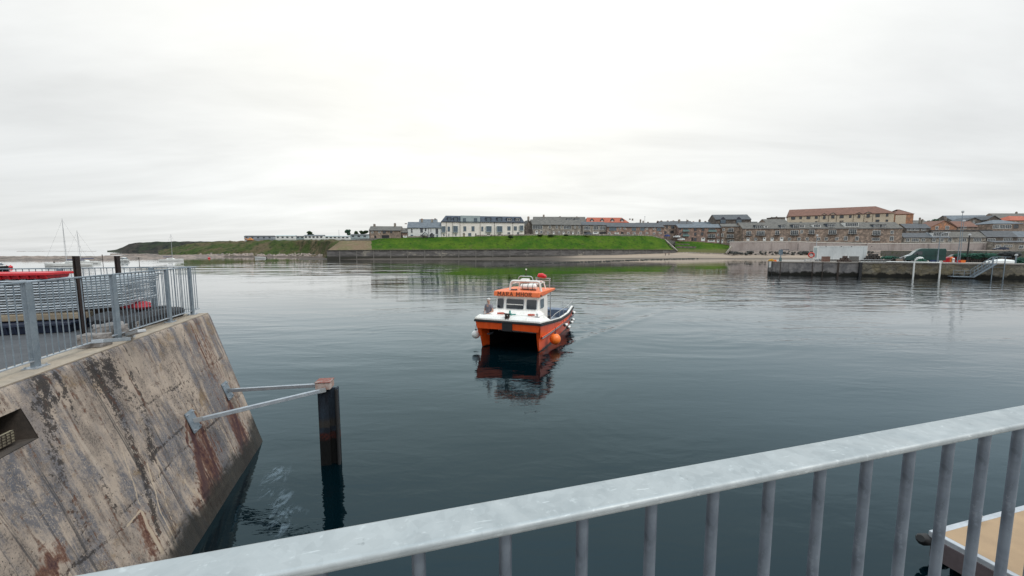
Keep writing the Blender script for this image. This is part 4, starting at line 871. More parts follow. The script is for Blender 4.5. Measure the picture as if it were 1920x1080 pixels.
    for i, c_ in enumerate(txt):
        if c_ == ' ': vs.build('name_lettering', plain('maroon_lettering', (.028, .002, .003), .7), rf); vs = MB()
        polys, wd = glyph(c_)
        for j, p in enumerate(polys):
            fr_y = lambda z: 1.32+.04*(z-2.455)/.245-.008-.0006*(j % 5)
            q = [(x+a*sx, 2.487+b*hh) for a, b in p]; vs.add([(a, fr_y(b), b) for a, b in q], [(0, 1, 2, 3)])
        x += (wd+.06)*sx
    vs.build('name_lettering', bpy.data.materials['maroon_lettering'], rf)
    # roof gear
    def hoop(y, xs, z0, z1, r_, nm, mt, lean=0):
        x0, x1 = xs; c_ = .14; pts = [(x0-.06, y, z0), (x0-.01, y+lean*.6, z1-c_)]
        for i in range(1, 5): a = R(180-90*i/4); pts.append((x0+c_+c_*math.cos(a), y+lean, z1-c_+c_*math.sin(a)))
        for i in range(5): a = R(90-90*i/4); pts.append((x1-c_+c_*math.cos(a), y+lean, z1-c_+c_*math.sin(a)))
        pts.append((x1+.08, y, z0)); m = MB(); m.tube(pts, r_, 8); return m.build(nm, mt, root, smooth=True)
    hoop(1.85, (-.5, 1.04), 2.68, 3.2, .062, 'roof_hoop', white); hoop(3.3, (-.55, .85), 2.68, 3.1, .03, 'roof_hoop', white)
    hoop(2.6, (-.36, .42), 3.06, 3.4, .028, 'radar_hoop', M['alu'])
    m = MB(); m.box(-.45, .9, 2.55, 2.65, 3.03, 3.07); m.box(-.46, -.42, 1.85, 3.3, 3.05, 3.09); m.box(.86, .9, 1.85, 3.3, 3.05, 3.09); m.build('gear_frame', white, root)
    m = MB(); m.loft([[(-.24, 2.42, 3.08), (.26, 2.42, 3.08), (.26, 2.8, 3.08), (-.24, 2.8, 3.08)], [(-.19, 2.46, 3.28), (.21, 2.46, 3.28), (.21, 2.76, 3.28), (-.19, 2.76, 3.28)]]); m.build('radar_scanner', white, root, bevel=.03)
    m = MB(); m.tube([(.06, 2.6, 3.38), (.06, 2.6, 3.72)], .012, 6); m.ball((.03, 2.6, 3.5), .035, n=8, m=6); mt = m.build('mast', M['darkwood'], root)
    m = MB(); m.ball((.06, 2.6, 3.76), .045, n=10, m=8); m.build('mast_light', white, mt, smooth=True)
    m = MB(); m.tube([(-.2, 2.5, 2.87), (-.14, 2.5, 2.87), (.62, 2.5, 2.87), (.68, 2.5, 2.87)], [.1, .16, .16, .1], 16); lr = m.build('liferaft_canister', white, root, smooth=True)
    m = MB()
    for x in (-.05, .24, .5): m.tube([(x, 2.5+.17*math.cos(a*.5236), 2.87+.17*math.sin(a*.5236)) for a in range(13)], .01, 5)
    m.box(-.2, .68, 2.42, 2.46, 2.70, 2.73); m.build('strap', M['black'], lr)
    m = MB()
    for x in (.2, .96): m.tube([(x, 3.95, 2.68), (x, 3.95, 3.22)], .025, 8)
    for z in (3.22, 3.1): m.tube([(.14, 3.95, z), (1.02, 3.95, z)], .022, 8)
    m.build('gantry', M['alu'], root, smooth=True)
    # roof ropes
    m = MB(); rn = random.Random(3)
    for (cx_, cy_) in ((-.3, 1.75), (.2, 2.1), (.62, 2.0)):
        pts = [(cx_+.16*math.cos(a*.9)+rn.uniform(-.03, .03), cy_+.1*math.sin(a*.9), 2.735+.004*a) for a in range(16)]; m.tube(pts, .014, 5)
    m.build('lashing', M['black'], root)
    # deck fittings
    m = MB()
    for (x, y) in ((-1.33, .3), (1.36, .42)):
        m.box(x-.11, x+.11, y-.06, y+.06, 1.652, 1.668); m.tube([(x, y, 1.66), (x, y, 1.83)], .038, 10); m.tube([(x-.08, y, 1.77), (x+.08, y, 1.77)], .016, 6)
    m.build('bollard', M['alu'], root, smooth=True)
    m = MB(); m.box(-.1, .12, .0, .16, 1.6, 1.675); m.box(-.08, -.03, -.03, .12, 1.55, 1.8); m.box(.05, .10, -.03, .12, 1.55, 1.8); m.tube([(-.15, .05, 1.79), (.17, .05, 1.79)], .03, 8); m.build('bow_roller', M['darkwood'], root)
    m = MB(); m.box(-1.3, 1.3, 6.5, 7.3, .666, 1.12); m.build('stern_locker', plain('blue_grey_locker', (.13, .17, .24), .6), root, bevel=.03)
    m = MB(); m.box(-.5, .5, 5.2, 5.9, .666, .86); m.box(-.3, .2, 5.3, 5.7, .86, 1.0); m.tube([(.3, 5.4, .86), (.35, 5.3, 1.15), (.6, 5.4, 1.15)], .03, 6); m.build('deck_winch', M['black'], root)
    return root
make_boat()
# fenders hang from the boat: things of their own
def fender_ball(p, r_, mat, label):
    o = empty('ball_fender', p, 0, label, 'fender'); m = MB(); m.ball((0, 0, 0), r_, n=24, m=16); b = m.build('ball', mat, o, smooth=True)
    m = MB(); m.tube([(0, 0, r_*.96), (0, 0, r_+.05)], .05, 10); m.build('eye', plain('dark_blue_eye', (.02, .03, .07), .5), o, smooth=True); m = MB(); m.tube([(0, 0, r_+.04), (.02, 0, r_+.3)], .012, 5); m.build('lanyard', M['black'], o)
y_, z_ = bxplane(*bz(1090, 810), 1.95); fender_ball(bw_(1.93, y_, z_-.02), .275, M['orange'], 'big orange ball fender hanging on the right side of the catamaran bow')
fender_ball(bw_(-1.82, .42, .60), .21, M['white'], 'white ball fender hanging on the left side of the catamaran bow')
fc = ['frontmost lower cylinder fender on the catamaran side, nearest the orange ball', 'upper cylinder fender just above the frontmost one on the catamaran side', 'middle white cylinder fender with a black end on the catamaran side',
      'black capped fender tucked above the middle white one', 'rearmost white cylinder fender high by the catamaran stern']
for (x, y, sc_), lb in zip(((1240, 680, 1), (1203, 655, .95), (1276, 626, .95), (1298, 598, .8), (1312, 520, .95)), fc):
    a, z = bxplane(*bz(x, y), 1.80); o = empty('cylinder_fender', bw_(lerp(BS, a)+.14, a, z), BRZ+R(-12), lb, 'fender', 'cylinder fenders along the catamaran side')
    L_ = .17*sc_; m = MB(); m.tube([(0, -L_, 0), (0, -L_*.9, 0), (0, L_*.9, 0), (0, L_, 0)], [.06, .08, .08, .06], 14); m.build('tube', M['white'], o, smooth=True)
    m = MB(); m.tube([(0, -L_-.06, 0), (0, -L_-.02, 0), (0, -L_*.88, 0)], [.035, .072, .084], 14); m.tube([(0, L_*.88, 0), (0, L_+.02, 0), (0, L_+.06, 0)], [.084, .072, .035], 14); m.build('end_cap', M['black'], o, smooth=True)
    m = MB(); m.tube([(0, -L_-.04, 0), (-.1, -L_*.7, .35)], .008, 5); m.build('lanyard', M['black'], o)
# loose things on the boat
def coil(loc, r_, mat, label, cat='rope', turns=4, tr=.018):
    m = MB(); rn = random.Random(int(loc[0]*100)); pts = [(r_*(1-.12*math.sin(a*.7))*math.cos(a*.52), r_*.75*math.sin(a*.52), tr+.012*(a/12)+rn.uniform(0, .01)) for a in range(12*turns)]; m.tube(pts, tr, 5)
    o = m.build('rope_coil', mat, None, smooth=True, loc=loc); tag(o, label, cat); return o
coil(bw_(-.55, .62, 1.66), .16, plain('red_rope', (.5, .12, .08), .8), 'red rope coil lying on the left of the white foredeck')
coil(bw_(1.0, .66, 1.665), .15, bpy.data.materials['red_rope'], 'red rope coil lying on the right of the white foredeck')
m = MB(); m.tube([(0, 0, 0), (0, 0, .05), (0, 0, .1), (0, 0, .22)], [.12, .11, .05, .045], 10); m.tube([(-.25, 0, .03), (.28, .03, .03)], .03, 6); o = m.build('anchor_cap', plain('teal_plastic', (.05, .25, .22), .5), None, smooth=True, loc=bw_(-.05, .55, 1.655)); tag(o, 'small teal anchor and line on the middle of the white foredeck', 'anchor')
o = empty('kit_bag', bw_(.52, 3.95, 3.245), BRZ, 'red bag lying on top of the grey gantry behind the wheelhouse', 'bag')
m = MB(); m.tube([(-.24, 0, .08), (-.17, 0, .13), (0, 0, .14), (.17, 0, .08), (.26, 0, .05)], [.05, .12, .13, .1, .04], 10); m.build('sack', M['red'], o, smooth=True); m = MB(); m.tube([(.1, 0, -.01), (.1, -.13, .1), (.1, 0, .2), (.1, .12, .1), (.1, 0, -.01)], .012, 5); m.build('strap', M['black'], o)
person(bw_(-1.36, .96, .667), BRZ+R(-18), 'white haired man in a grey t-shirt standing on the catamaran side deck', M['shirt_g'], M['trouser'], M['hair_w'], 'hips', 1.68)
# ------------------------------------------------------------------ moored boats on the left
def yacht(px, wl_py, mast_py, L_, ang, label, hull_c, lean=0):
    p = atz(px, wl_py, 0); r = empty('sailing_yacht', (p.x, p.y, 0), ang, label, 'sailboat', 'moored sailing yachts'); ht = zat(px, mast_py, p.y)
    rings = []
    for t in (0, .12, .3, .55, .8, 1.0):
        x = (t-.5)*L_; b = L_*.16*(math.sin(math.pi*min(1, .12+t*.62))**.8) if t < 1 else L_*.11; b = max(.03, b if t > 0 else .03); fb = .95-.25*t+.12*(t-.5)**2; s_ = .6
        rings.append([(x-(.5*(1-t))*.6, y, z) for y, z in ((-b, fb), (-b*.92, .1), (-b*.5, -.3), (b*.5, -.3), (b*.92, .1), (b, fb))])
    m = MB(); m.loft(rings); m.build('hull', hull_c, r, smooth=True)
    m = MB(); m.loft([[(-L_*.18, -.55, .8), (-L_*.18, .55, .8), (-L_*.1, .5, 1.25), (-L_*.1, -.5, 1.25)], [(L_*.18, -.75, .75), (L_*.18, .75, .75), (L_*.16, .65, 1.2), (L_*.16, -.65, 1.2)]]); cb = m.build('cabin', M['white'], r, bevel=.05)
    m = MB(); m.box(-L_*.08, L_*.12, -.74, -.70, .95, 1.08); m.box(-L_*.08, L_*.12, .70, .74, .95, 1.08); m.build('window', M['glass'], cb)
    mx_ = -L_*.06; m = MB(); m.tube([(mx_, 0, .9), (mx_+lean*ht, 0, ht)], [.075, .05], 8); m.build('mast', M['alu'], r)
    m = MB(); m.tube([(mx_+.1, 0, 1.75), (L_*.34, 0, 1.7)], .07, 6); m.tube([(mx_+.1, 0, 1.85), (L_*.33, 0, 1.8)], .12, 6); m.build('boom', plain('blue_sail_cover', (.05, .07, .16), .8), r)
    m = MB(); top = (mx_+lean*ht, 0, ht*.97)
    for q in ((-L_*.53, 0, .95), (L_*.48, 0, .75), (mx_, -L_*.14, .8), (mx_, L_*.14, .8)): m.tube([q, top], .011, 4)
    m.build('stay', M['frame_d'], r)
    m = MB(); m.tube([(mx_, -.9, ht*.52), (mx_, .9, ht*.52)], .03, 4); m.build('spreader', M['alu'], r)
yacht(131, 499, 410, 9.2, R(35), 'tallest white sailing yacht moored beyond the fence, blue at its bow', M['white'], 0)
yacht(156, 494.5, 432, 8.6, R(20), 'second white yacht moored just behind the tallest one, its mast leaning', M['white'], -.02)
yacht(321, 489.5, 439, 7.6, R(-150), 'lone small white sailing yacht moored off the headland', M['white'], -.01)
def motorboat(px, py, L_, ang, label, hullm, trim=None, cabin=True, red=False):
    p = atz(px, py, 0); r = empty('motorboat', (p.x, p.y, 0), ang, label, 'motorboat'); rings = []
    for t in (0, .15, .35, .65, 1.0):
        x = (t-.5)*L_; b = L_*.17*min(1, (t*2.2)**.6+.04); fb = 1.0-.3*t
        rings.append([(x-(1-t)*.3, y, z) for y, z in ((-b, fb), (-b*.85, .05), (-b*.3, -.25), (b*.3, -.25), (b*.85, .05), (b, fb))])
    m = MB(); m.loft(rings); m.build('hull', hullm, r, smooth=True)
    if cabin:
        m = MB(); m.loft([[(-L_*.22, -.7, .8), (-L_*.22, .7, .8), (L_*.15, .8, .8), (L_*.15, -.8, .8)], [(-L_*.08, -.6, 1.75), (-L_*.08, .6, 1.75), (L_*.15, .65, 1.8), (L_*.15, -.65, 1.8)]]); cb = m.build('cabin', M['white'], r, bevel=.05)
        m = MB(); m.loft([[(-L_*.19, -.74, 1.15), (-L_*.19, .74, 1.15), (L_*.12, .82, 1.15), (L_*.12, -.82, 1.15)], [(-L_*.11, -.66, 1.6), (-L_*.11, .66, 1.6), (L_*.12, .72, 1.6), (L_*.12, -.72, 1.6)]]); m.build('window', M['glass'], cb)
    m = MB(); m.box(-L_*.3, L_*.45, -L_*.17, -L_*.165, .35, .5); m.tube([(-L_*.5, 0, 1.35), (-L_*.25, -.6, 1.3), (0, -.85, 1.2)], .02, 5); m.build('rail', M['alu'], r)
    m = MB(); m.box(L_*.5, L_*.5+.35, -.2, .2, .1, 1.0); m.build('outboard', M['black'], r, bevel=.05)
    return r
motorboat(233, 490.5, 6.0, R(160), 'white motorboat with a small cabin moored to the right of the dark post', M['white'])
motorboat(489, 484.6, 5.2, R(10), 'plain white open boat afloat close to the boulder shore', M['white'], cabin=False)
motorboat(-8, 506, 7.4, R(170), 'black and white motorboat with red stern buoys cut off at the left edge', M['black'])
for px, py, lb in ((13, 503, 'red ball buoy at the left edge hanging from the black motorboat'), (20, 502.5, 'smaller pink red buoy floating right of the black motorboat')):
    p = atz(px, py, 0); m = MB(); m.ball((0, 0, .25), .42, n=16, m=10); m.tube([(0, 0, .6), (0, 0, .8)], .08, 6); o = m.build('buoy', M['red'], None, smooth=True, loc=p); tag(o, lb, 'buoy')
for px, py, tp, lb in ((193, 493, 477, 'thin channel post standing in the water between the yachts and the motorboat'), (102, 497, 489, 'short thin stake in the water left of the tallest yacht'), (261, 492, 482, 'short stake in the water between the motorboat and the lone yacht')):
    p = atz(px, py, 0); h_ = zat(px, tp, p.y); m = MB(); m.tube([(0, 0, -1), (0, 0, h_)], .09, 6); m.ball((0, 0, h_-.5), .2, n=8, m=6); o = m.build('channel_post', M['darkwood'], None, loc=p); tag(o, lb, 'post')
p = atz(392, 484.5, 0); m = MB(); m.ball((0, 0, .2), .5, .9, .35, 12, 8); m.tube([(0, 0, .4), (0, 0, .9)], .1, 6); o = m.build('buoy', M['red'], None, smooth=True, loc=p); tag(o, 'small red buoy far off by the boulder shore left of the white open boat', 'buoy')
# ------------------------------------------------------------------ things standing on the near quay
def qp(s_, e_, z=0): p = FC+FW*s_+QE*e_; return Vector((p.x, p.y, QT+z))
for px, py_t, Yd, lb in ((142, 480, 7.12, 'left dark rusty steel post standing in front of the panel stack'), (219, 480, 8.75, 'right dark steel post sticking up above the quay fence')):
    b = aty(px+8, 560, Yd); zt = zat(px, py_t, Yd); x = aty(px, py_t, Yd).x; m = MB(); w_ = .034
    m.box(-w_, -w_+.018, -w_, w_, 0, zt-QT); m.box(w_-.018, w_, -w_, w_, 0, zt-QT); m.box(-w_+.018, w_-.018, -.01, .01, 0, zt-QT)
    o = m.build('steel_post', plain('dark_rusty_post', (.014, .009, .009), .8, col2=(.035, .016, .012), sc_=5, bump=.4), None); o.location = (x, Yd, QT+.0); tag(o, lb, 'post')
tag(bpy.data.objects['steel_post'], group='dark posts by the quay edge')
# stack of grid panels
SP = Vector((-7.52, 7.95, 0)); SR = math.atan2(-QE.y, -QE.x)    # local +x runs towards the fence corner
SX = -QE; SYv = Vector((-SX.y, SX.x, 0))
nP = 13
def gp(u, v, z): p = SP+SX*u+SYv*v; return Vector((p.x, p.y, z))
def make_panel():
    r = empty('grid_panel', (0, 0, 0)); pale = plain('pale_galvanised_tube', (.5, .54, .58), .45, .3, col2=(.4, .45, .5)); Lp, Wp = 4.6, 1.05
    def zz_(x): t = max(0, (x+2.0)/2.0); return .075*t*t
    m = MB()
    for v in (0, Wp): m.tube([(x, v, zz_(x)) for x in np.linspace(-Lp, 0, 16)], .015, 6)
    for x in (-Lp, 0): m.tube([(x, 0, zz_(x)), (x, Wp, zz_(x))], .017, 6)
    m.build('frame', pale, r, smooth=True)
    m = MB()
    for x in np.arange(-Lp+.1, -.02, .22): m.tube([(x, .02, zz_(x)-.004), (x, Wp, zz_(x)-.004)], .006, 4)
    for v in (.35, .7): m.tube([(x, v, zz_(x)-.01) for x in np.linspace(-Lp, 0, 12)], .008, 4)
    m.box(-Lp, -2.2, .012, .018, -.034, -.018)
    m.build('bars', M['frame_g'], r)
    return r
rn = random.Random(8); pr = make_panel(); zb = 3.60
for i in range(nP):
    o = pr if i == 0 else copy_tree(pr); o.location = gp(-.30+rn.uniform(-.07, .07)+.012*i, rn.uniform(-.015, .015), zb+.0505*i); o.rotation_euler = (0, 0, SR+rn.uniform(-.006, .006))
    tag(o, 'long galvanised grid panel lying in the middle of the bowed stack on the quay' if 0 < i < nP-1 else ('topmost galvanised grid panel of the bowed stack, under the red tub' if i else 'bottom galvanised grid panel of the bowed stack, on the timber baulk'), 'panel', 'grid panels stacked on the quay')
def sbox(name, u0, u1, v0, v1, z0, z1, mat, label, cat, bevel=.01, taper=0):
    c = gp((u0+u1)/2, (v0+v1)/2, z0); a, b, h_ = (u1-u0)/2, (v1-v0)/2, z1-z0; m = MB(); t = taper
    m.hexa([(-a+t, -b+t, 0), (a-t, -b+t, 0), (a-t, b-t, 0), (-a+t, b-t, 0), (-a, -b, h_), (a, -b, h_), (a, b, h_), (-a, b, h_)]); o = m.build(name, mat, None, bevel=bevel); o.location = c; o.rotation_euler = (0, 0, SR); return tag(o, label, cat)
sbox('timber_baulk', -5.2, -.9, -.02, .22, 3.45, 3.575, M['timber'], 'long pale timber baulk under the stacked grid panels', 'timber', .02)
sbox('timber_baulk', -5.2, -2.3, -.32, -.04, 3.27, 3.40, M['timber'], 'lower rough pale timber baulk in front of the black crates at the left', 'timber', .02)
sbox('timber_baulk', -4.6, -.3, .7, .95, QT, 3.575, M['darkwood'], 'dark timber baulk behind carrying the rear of the panel stack', 'timber', .02)
def crate(u0, u1, v0, v1, z0, z1, mat, label):
    c = gp((u0+u1)/2, (v0+v1)/2, z0); r = empty('fish_crate', c, SR, label, 'crate'); a, b, h_ = (u1-u0)/2, (v1-v0)/2, z1-z0; m = MB(); t = .03
    m.hexa([(-a+t, -b+t, 0), (a-t, -b+t, 0), (a-t, b-t, 0), (-a+t, b-t, 0), (-a, -b, h_-.01), (a, -b, h_-.01), (a, b, h_-.01), (-a, b, h_-.01)]); m.build('body', mat, r, bevel=.012)
    m = MB(); w_ = .028; m.box(-a-w_, a+w_, -b-w_, -b, h_-.05, h_); m.box(-a-w_, a+w_, b, b+w_, h_-.05, h_); m.box(-a-w_, -a, -b, b, h_-.05, h_); m.box(a, a+w_, -b, b, h_-.05, h_); m.build('rim', mat, r, bevel=.006)
    n = max(3, int((u1-u0)/.13))
    for i in range(n+1):
        x = -a+2*a*i/n; m = MB(); m.hexa([(x*.97-.012, -b+t-.02, 0), (x*.97+.012, -b+t-.02, 0), (x*.97+.012, -b+t, 0), (x*.97-.012, -b+t, 0), (x*.98-.012, -b-.02, h_-.05), (x*.98+.012, -b-.02, h_-.05), (x*.98+.012, -b, h_-.05), (x*.98-.012, -b, h_-.05)]); m.build('rib', mat, r)
    return r
navy = plain('navy_plastic', (.012, .02, .045), .5)
crate(-2.25, -.95, -.35, .35, QT, 3.44, navy, 'dark navy crate on the asphalt under the right end of the panel stack')
crate(-3.75, -2.32, -.02, .55, QT, 3.44, M['black'], 'black crate under the panel stack at the far left')
crate(-2.72, -1.5, .12, .75, zb+.0505*nP-.02, zb+.0505*nP+.10, M['red'], 'bright red ribbed plastic tub lying on the panel stack')
conc = plain('rubble_concrete', (.25, .23, .22), .9, col2=(.15, .14, .135), sc_=7, bump=.6)
def lump(u, v, z, a, b, c_, mat, label, cat, rz=0, name='concrete_block', seed=1):
    rn = random.Random(seed); m = MB(); m.hexa([(sx*a*rn.uniform(.8, 1.1), sy*b*rn.uniform(.8, 1.1), sz*c_*rn.uniform(.9, 1.05)) for sx, sy, sz in ((-1, -1, 0), (1, -1, 0), (1, 1, 0), (-1, 1, 0), (-1, -1, 2), (1, -1, 2), (1, 1, 2), (-1, 1, 2))])
    o = m.build(name, mat, None, bevel=min(a, b, c_)*.12, seg=1); o.location = gp(u, v, z); sd_ = o.modifiers.new('s', 'SUBSURF'); sd_.subdivision_type = 'SIMPLE'; sd_.levels = 3; sd_.render_levels = 3; dm_ = o.modifiers.new('d', 'DISPLACE'); dt_ = bpy.data.textures.new('rubble', 'CLOUDS'); dt_.noise_scale = .08; dm_.texture = dt_; dm_.strength = .06; dm_.texture_coords = 'LOCAL'; o.rotation_euler = (0, 0, SR+rz); return tag(o, label, cat)
def gq(px, py, z=0): p = atz(px, py, QT+z); return p
def place(o, px, py, z=0, rz=0, base=0): o.location = atz(px, py, QT+z)-Vector((0, 0, z-base)); o.rotation_euler = (0, 0, rz); return o
FA = math.atan2(FW.y, FW.x); tarp = plain('black_tarp', (.018, .018, .022), .6, bump=.6)
place(lump(0, 0, QT, .17, .13, .11, conc, 'pale pitted concrete block beside the navy crate', 'block'), 178, 650, rz=.3)
place(lump(0, 0, QT, .22, .17, .13, conc, 'larger rough concrete lump behind the second fence post', 'block', seed=5), 208, 634, rz=.9)
place(lump(0, 0, QT, .16, .12, .09, conc, 'smaller rubble lump between the fence and the panel stack', 'block', seed=6), 236, 622, rz=.2)
def roll(s0, e0, s1, e1, r_, label, seed):
    rn = random.Random(seed); n = 14; m = MB(); a, b = qp(s0, e0), qp(s1, e1); m.tube([tuple((b-a)*(i/(n-1))+Vector((rn.uniform(-.03, .03), rn.uniform(-.03, .03), r_*.8+rn.uniform(-.02, .03)))) for i in range(n)], [r_*rn.uniform(.75, 1.15)*(0.5 if i in (0, n-1) else 1) for i in range(n)], 9)
    o = m.build('tarpaulin', tarp, None, smooth=True, loc=a); return tag(o, label, 'tarpaulin')
roll(.35, .2, 2.7, .34, .15, 'black tarpaulin roll lying along the foot of the fence', 3); roll(.55, .3, .75, 1.5, .16, 'long black tarpaulin roll lying across the quay corner', 4); roll(.9, .62, 2.3, .75, .2, 'thick black tarpaulin bundle under the faded red net bag', 5)
m = MB(); m.ball((0, 0, .08), .3, .16, .09, 18, 8); m.ball((.08, .04, .13), .18, .13, .06, 12, 6); o = m.build('red_net_bag', plain('faded_red_net', (.5, .05, .07), .8, col2=(.35, .03, .04), sc_=12, bump=.8), None, smooth=True); o.location = qp(1.25, .62, .27); tag(o, 'faded red net bag lying on the black tarpaulin bundle', 'net bag')
def plank(p, q, w_, h_, mat, label):
    m = MB(); p, q = Vector(p), Vector(q); m.beam((0, 0, 0), tuple(q-p), w_, h_); o = m.build('metal_channel', mat, None, bevel=.004, loc=p); return tag(o, label, 'channel')
plank(gq(182, 640, .34), gq(236, 636, .2), .12, .05, M['galv'], 'pale bent metal channel sloping across the rubble behind the fence')
plank(gq(240, 628, .05), gq(266, 620, .3), .1, .045, M['alu'], 'short flat pale metal strip leaning up beside the second fence post')
plank(gq(232, 633, .03), gq(252, 630, .05), .07, .04, M['alu'], 'small pale metal offcut lying on the ground at the second fence post')

# ------------------------------------------------------------------ foam streaks drifting by the quay
def foam():
    N = Nodes('thin_foam'); c = N.coord('Object'); f = N.step(N.noise(N.coord('Object', (2.2, .9, 1), rot=(0, 0, R(25))), 2.2, 6, .7, 1.2), .47, .62); at = N.n('ShaderNodeVertexColor'); at.layer_name = 'edge'; s_ = N.n('ShaderNodeSeparateColor'); N.l(at.outputs[0], s_.inputs[0])
    al = N.math('MULTIPLY', N.math('MULTIPLY', f, s_.outputs[0]), .19); N.put(N.b.inputs['Alpha'], al); m_ = N.fin((.42, .55, .66), .6, 0, .2); vs, cs, fs = [], [], []
    for pp_ in (((545, 868, .05), (525, 882, .3), (512, 905, .28), (498, 930, .16), (485, 950, .04)), ((500, 892, .02), (515, 880, .1), (540, 886, .03)), ((532, 912, .05), (536, 930, .2), (522, 948, .3), (505, 950, .05)), ((545, 945, .1), (535, 965, .45), (528, 990, .28), (520, 1010, .05))):
        n0 = len(vs); P_ = [(atz(x, y, .012), w_) for x, y, w_ in pp_]; K = 10; pts = []
        for i in range(len(P_)-1):
            for j in range(K): t = j/K; pts.append((P_[i][0].lerp(P_[i+1][0], t), P_[i][1]*(1-t)+P_[i+1][1]*t))
        pts.append(P_[-1])
        for i, (p, w_) in enumerate(pts):
            d_ = (pts[min(i+1, len(pts)-1)][0]-pts[max(i-1, 0)][0]).normalized(); n_ = Vector((-d_.y, d_.x, 0)); ew = 1-abs(2*i/(len(pts)-1)-1)**3
            for k, q in enumerate((-1, -.5, 0, .5, 1)): vs.append(p+n_*w_*q); cs.append(max(0, (1-abs(q)**1.5))*ew)
        for i in range(len(pts)-1):
            for k in range(4): a_ = n0+i*5+k; fs.append((a_, a_+1, a_+6, a_+5))
    me = bpy.data.meshes.new('foam'); me.from_pydata([tuple(v) for v in vs], [], fs); ca = me.color_attributes.new('edge', 'FLOAT_COLOR', 'POINT')
    for i, v in enumerate(cs): ca.data[i].color = (v, v, v, 1)
    me.materials.append(m_); o = link(bpy.data.objects.new('foam', me)); tag(o, kind='stuff')
foam()
# ------------------------------------------------------------------ the town
def win(Fr, root, x0, y0, x1, y1, st='w', v=0, parent=None):
    u0, z1 = Fr.at(x0, y0, v); u1, z0 = Fr.at(x1, y1, v)
    if u1-u0 < .3: u1 = u0+.3
    par = parent or root; fw = .13; pf, pg = v-.09, v-.04
    fm = {'w': M['white'], 'g': M['frame_g'], 'k': M['frame_d'], 'd': M['white'], 'x': M['frame_d'], 'bay': M['frame_g'], 'balc': M['white'], 'c': M['timber'], 'bl': M['frame_g'], 'gb': M['frame_g']}[st]
    gm = {'bl': M['glass_b'], 'g': M['glass_b'], 'bay': M['glass_b']}.get(st, M['glass'])
    if st in ('d', 'c'):
        m = MB(); m.box(u0, u1, v-.06, v+.02, z0, z1); d_ = m.build('door', fm, par); m = MB(); m.box(u0+.2*(u1-u0), u1-.2*(u1-u0), v-.075, v-.061, z0+.6*(z1-z0), z1-.1*(z1-z0)); m.build('pane', M['glass'], d_); return
    if st == 'x':
        m = MB(); m.box(u0, u1, v-.05, v+.02, z0, z1); m.build('opening', M['black'], par); return
    vf = v
    if st == 'bay':
        m = MB(); m.box(u0-.12, u1+.12, v-.75, v-.0, z0-.3, z0); m.box(u0-.12, u1+.12, v-.75, v-.0, z1, z1+.22); m.box(u0-.1, u0+.06, v-.70, v, z0, z1); m.box(u1-.06, u1+.1, v-.70, v, z0, z1); bb = m.build('bay', M['cladding'], par)
        m = MB(); m.box(u0+.06, u1-.06, v-.62, v-.55, z0, z1); m.build('pane', gm, bb)
        m = MB(); c = (u0+u1)/2; m.box(c-.05, c+.05, v-.68, v-.63, z0, z1); m.build('mullion', M['frame_g'], bb); return
    m = MB(); m.box(u0, u1, pf, v+.01, z1-fw, z1); m.box(u0, u1, pf-.05, v+.01, z0, z0+fw); m.box(u0, u0+fw, pf, v+.01, z0+fw, z1-fw); m.box(u1-fw, u1, pf, v+.01, z0+fw, z1-fw)
    n = max(1, int(round((u1-u0)/1.0)))
    for i in range(1, n):
        c = u0+(u1-u0)*i/n; m.box(c-.05, c+.05, pf+.01, v+.01, z0+fw, z1-fw)
    if n == 1 and z1-z0 > .9: c = (z0+z1)/2; m.box(u0+fw, u1-fw, pf+.01, v+.01, c-.04, c+.04)
    f = m.build('window', fm, par); m = MB(); m.box(u0+.06, u1-.06, pg, v+.005, z0+.06, z1-.06); m.build('pane', gm, f)
    if st in ('balc', 'gb'):
        m = MB(); m.box(u0-.6, u1+.6, v-1.2, v-.02, z0-.25, z0-.08); b = m.build('balcony', M['slate'] if st == 'balc' else M['frame_g'], par)
        m = MB(); gl = M['glass_g'] if st == 'gb' else M['black']
        if st == 'gb': m.box(u0-.55, u1+.55, v-1.16, v-1.1, z0-.05, z0+.85)
        else:
            m.box(u0-.6, u1+.6, v-1.18, v-1.13, z0+.78, z0+.85); q = u0-.55
            while q < u1+.6: m.box(q, q+.05, v-1.18, v-1.14, z0-.07, z0+.78); q += .3
            for e in (u0-.6, u1+.55): m.box(e, e+.05, v-1.13, v-.05, z0+.78, z0+.84)
        m.build('railing', gl, b)
def chimney(Fr, root, px, top, v, hz, w_=.55, mat=None):
    u, zt = Fr.at(px, top, v); m = MB(); m.box(u-w_, u+w_, v-.4, v+.4, hz-.6, zt-.35); c = m.build('chimney', mat or M['stone_grey'], root)
    m = MB(); m.box(u-w_-.06, u+w_+.06, v-.46, v+.46, zt-.35, zt-.22); 
    for q in (-.5, 0, .5): m.tube([(u+w_*q*1.2, v, zt-.22), (u+w_*q*1.2, v, zt+.12)], [.13, .1], 6)
    m.build('chimney_pots', M['stone_pink'], c)
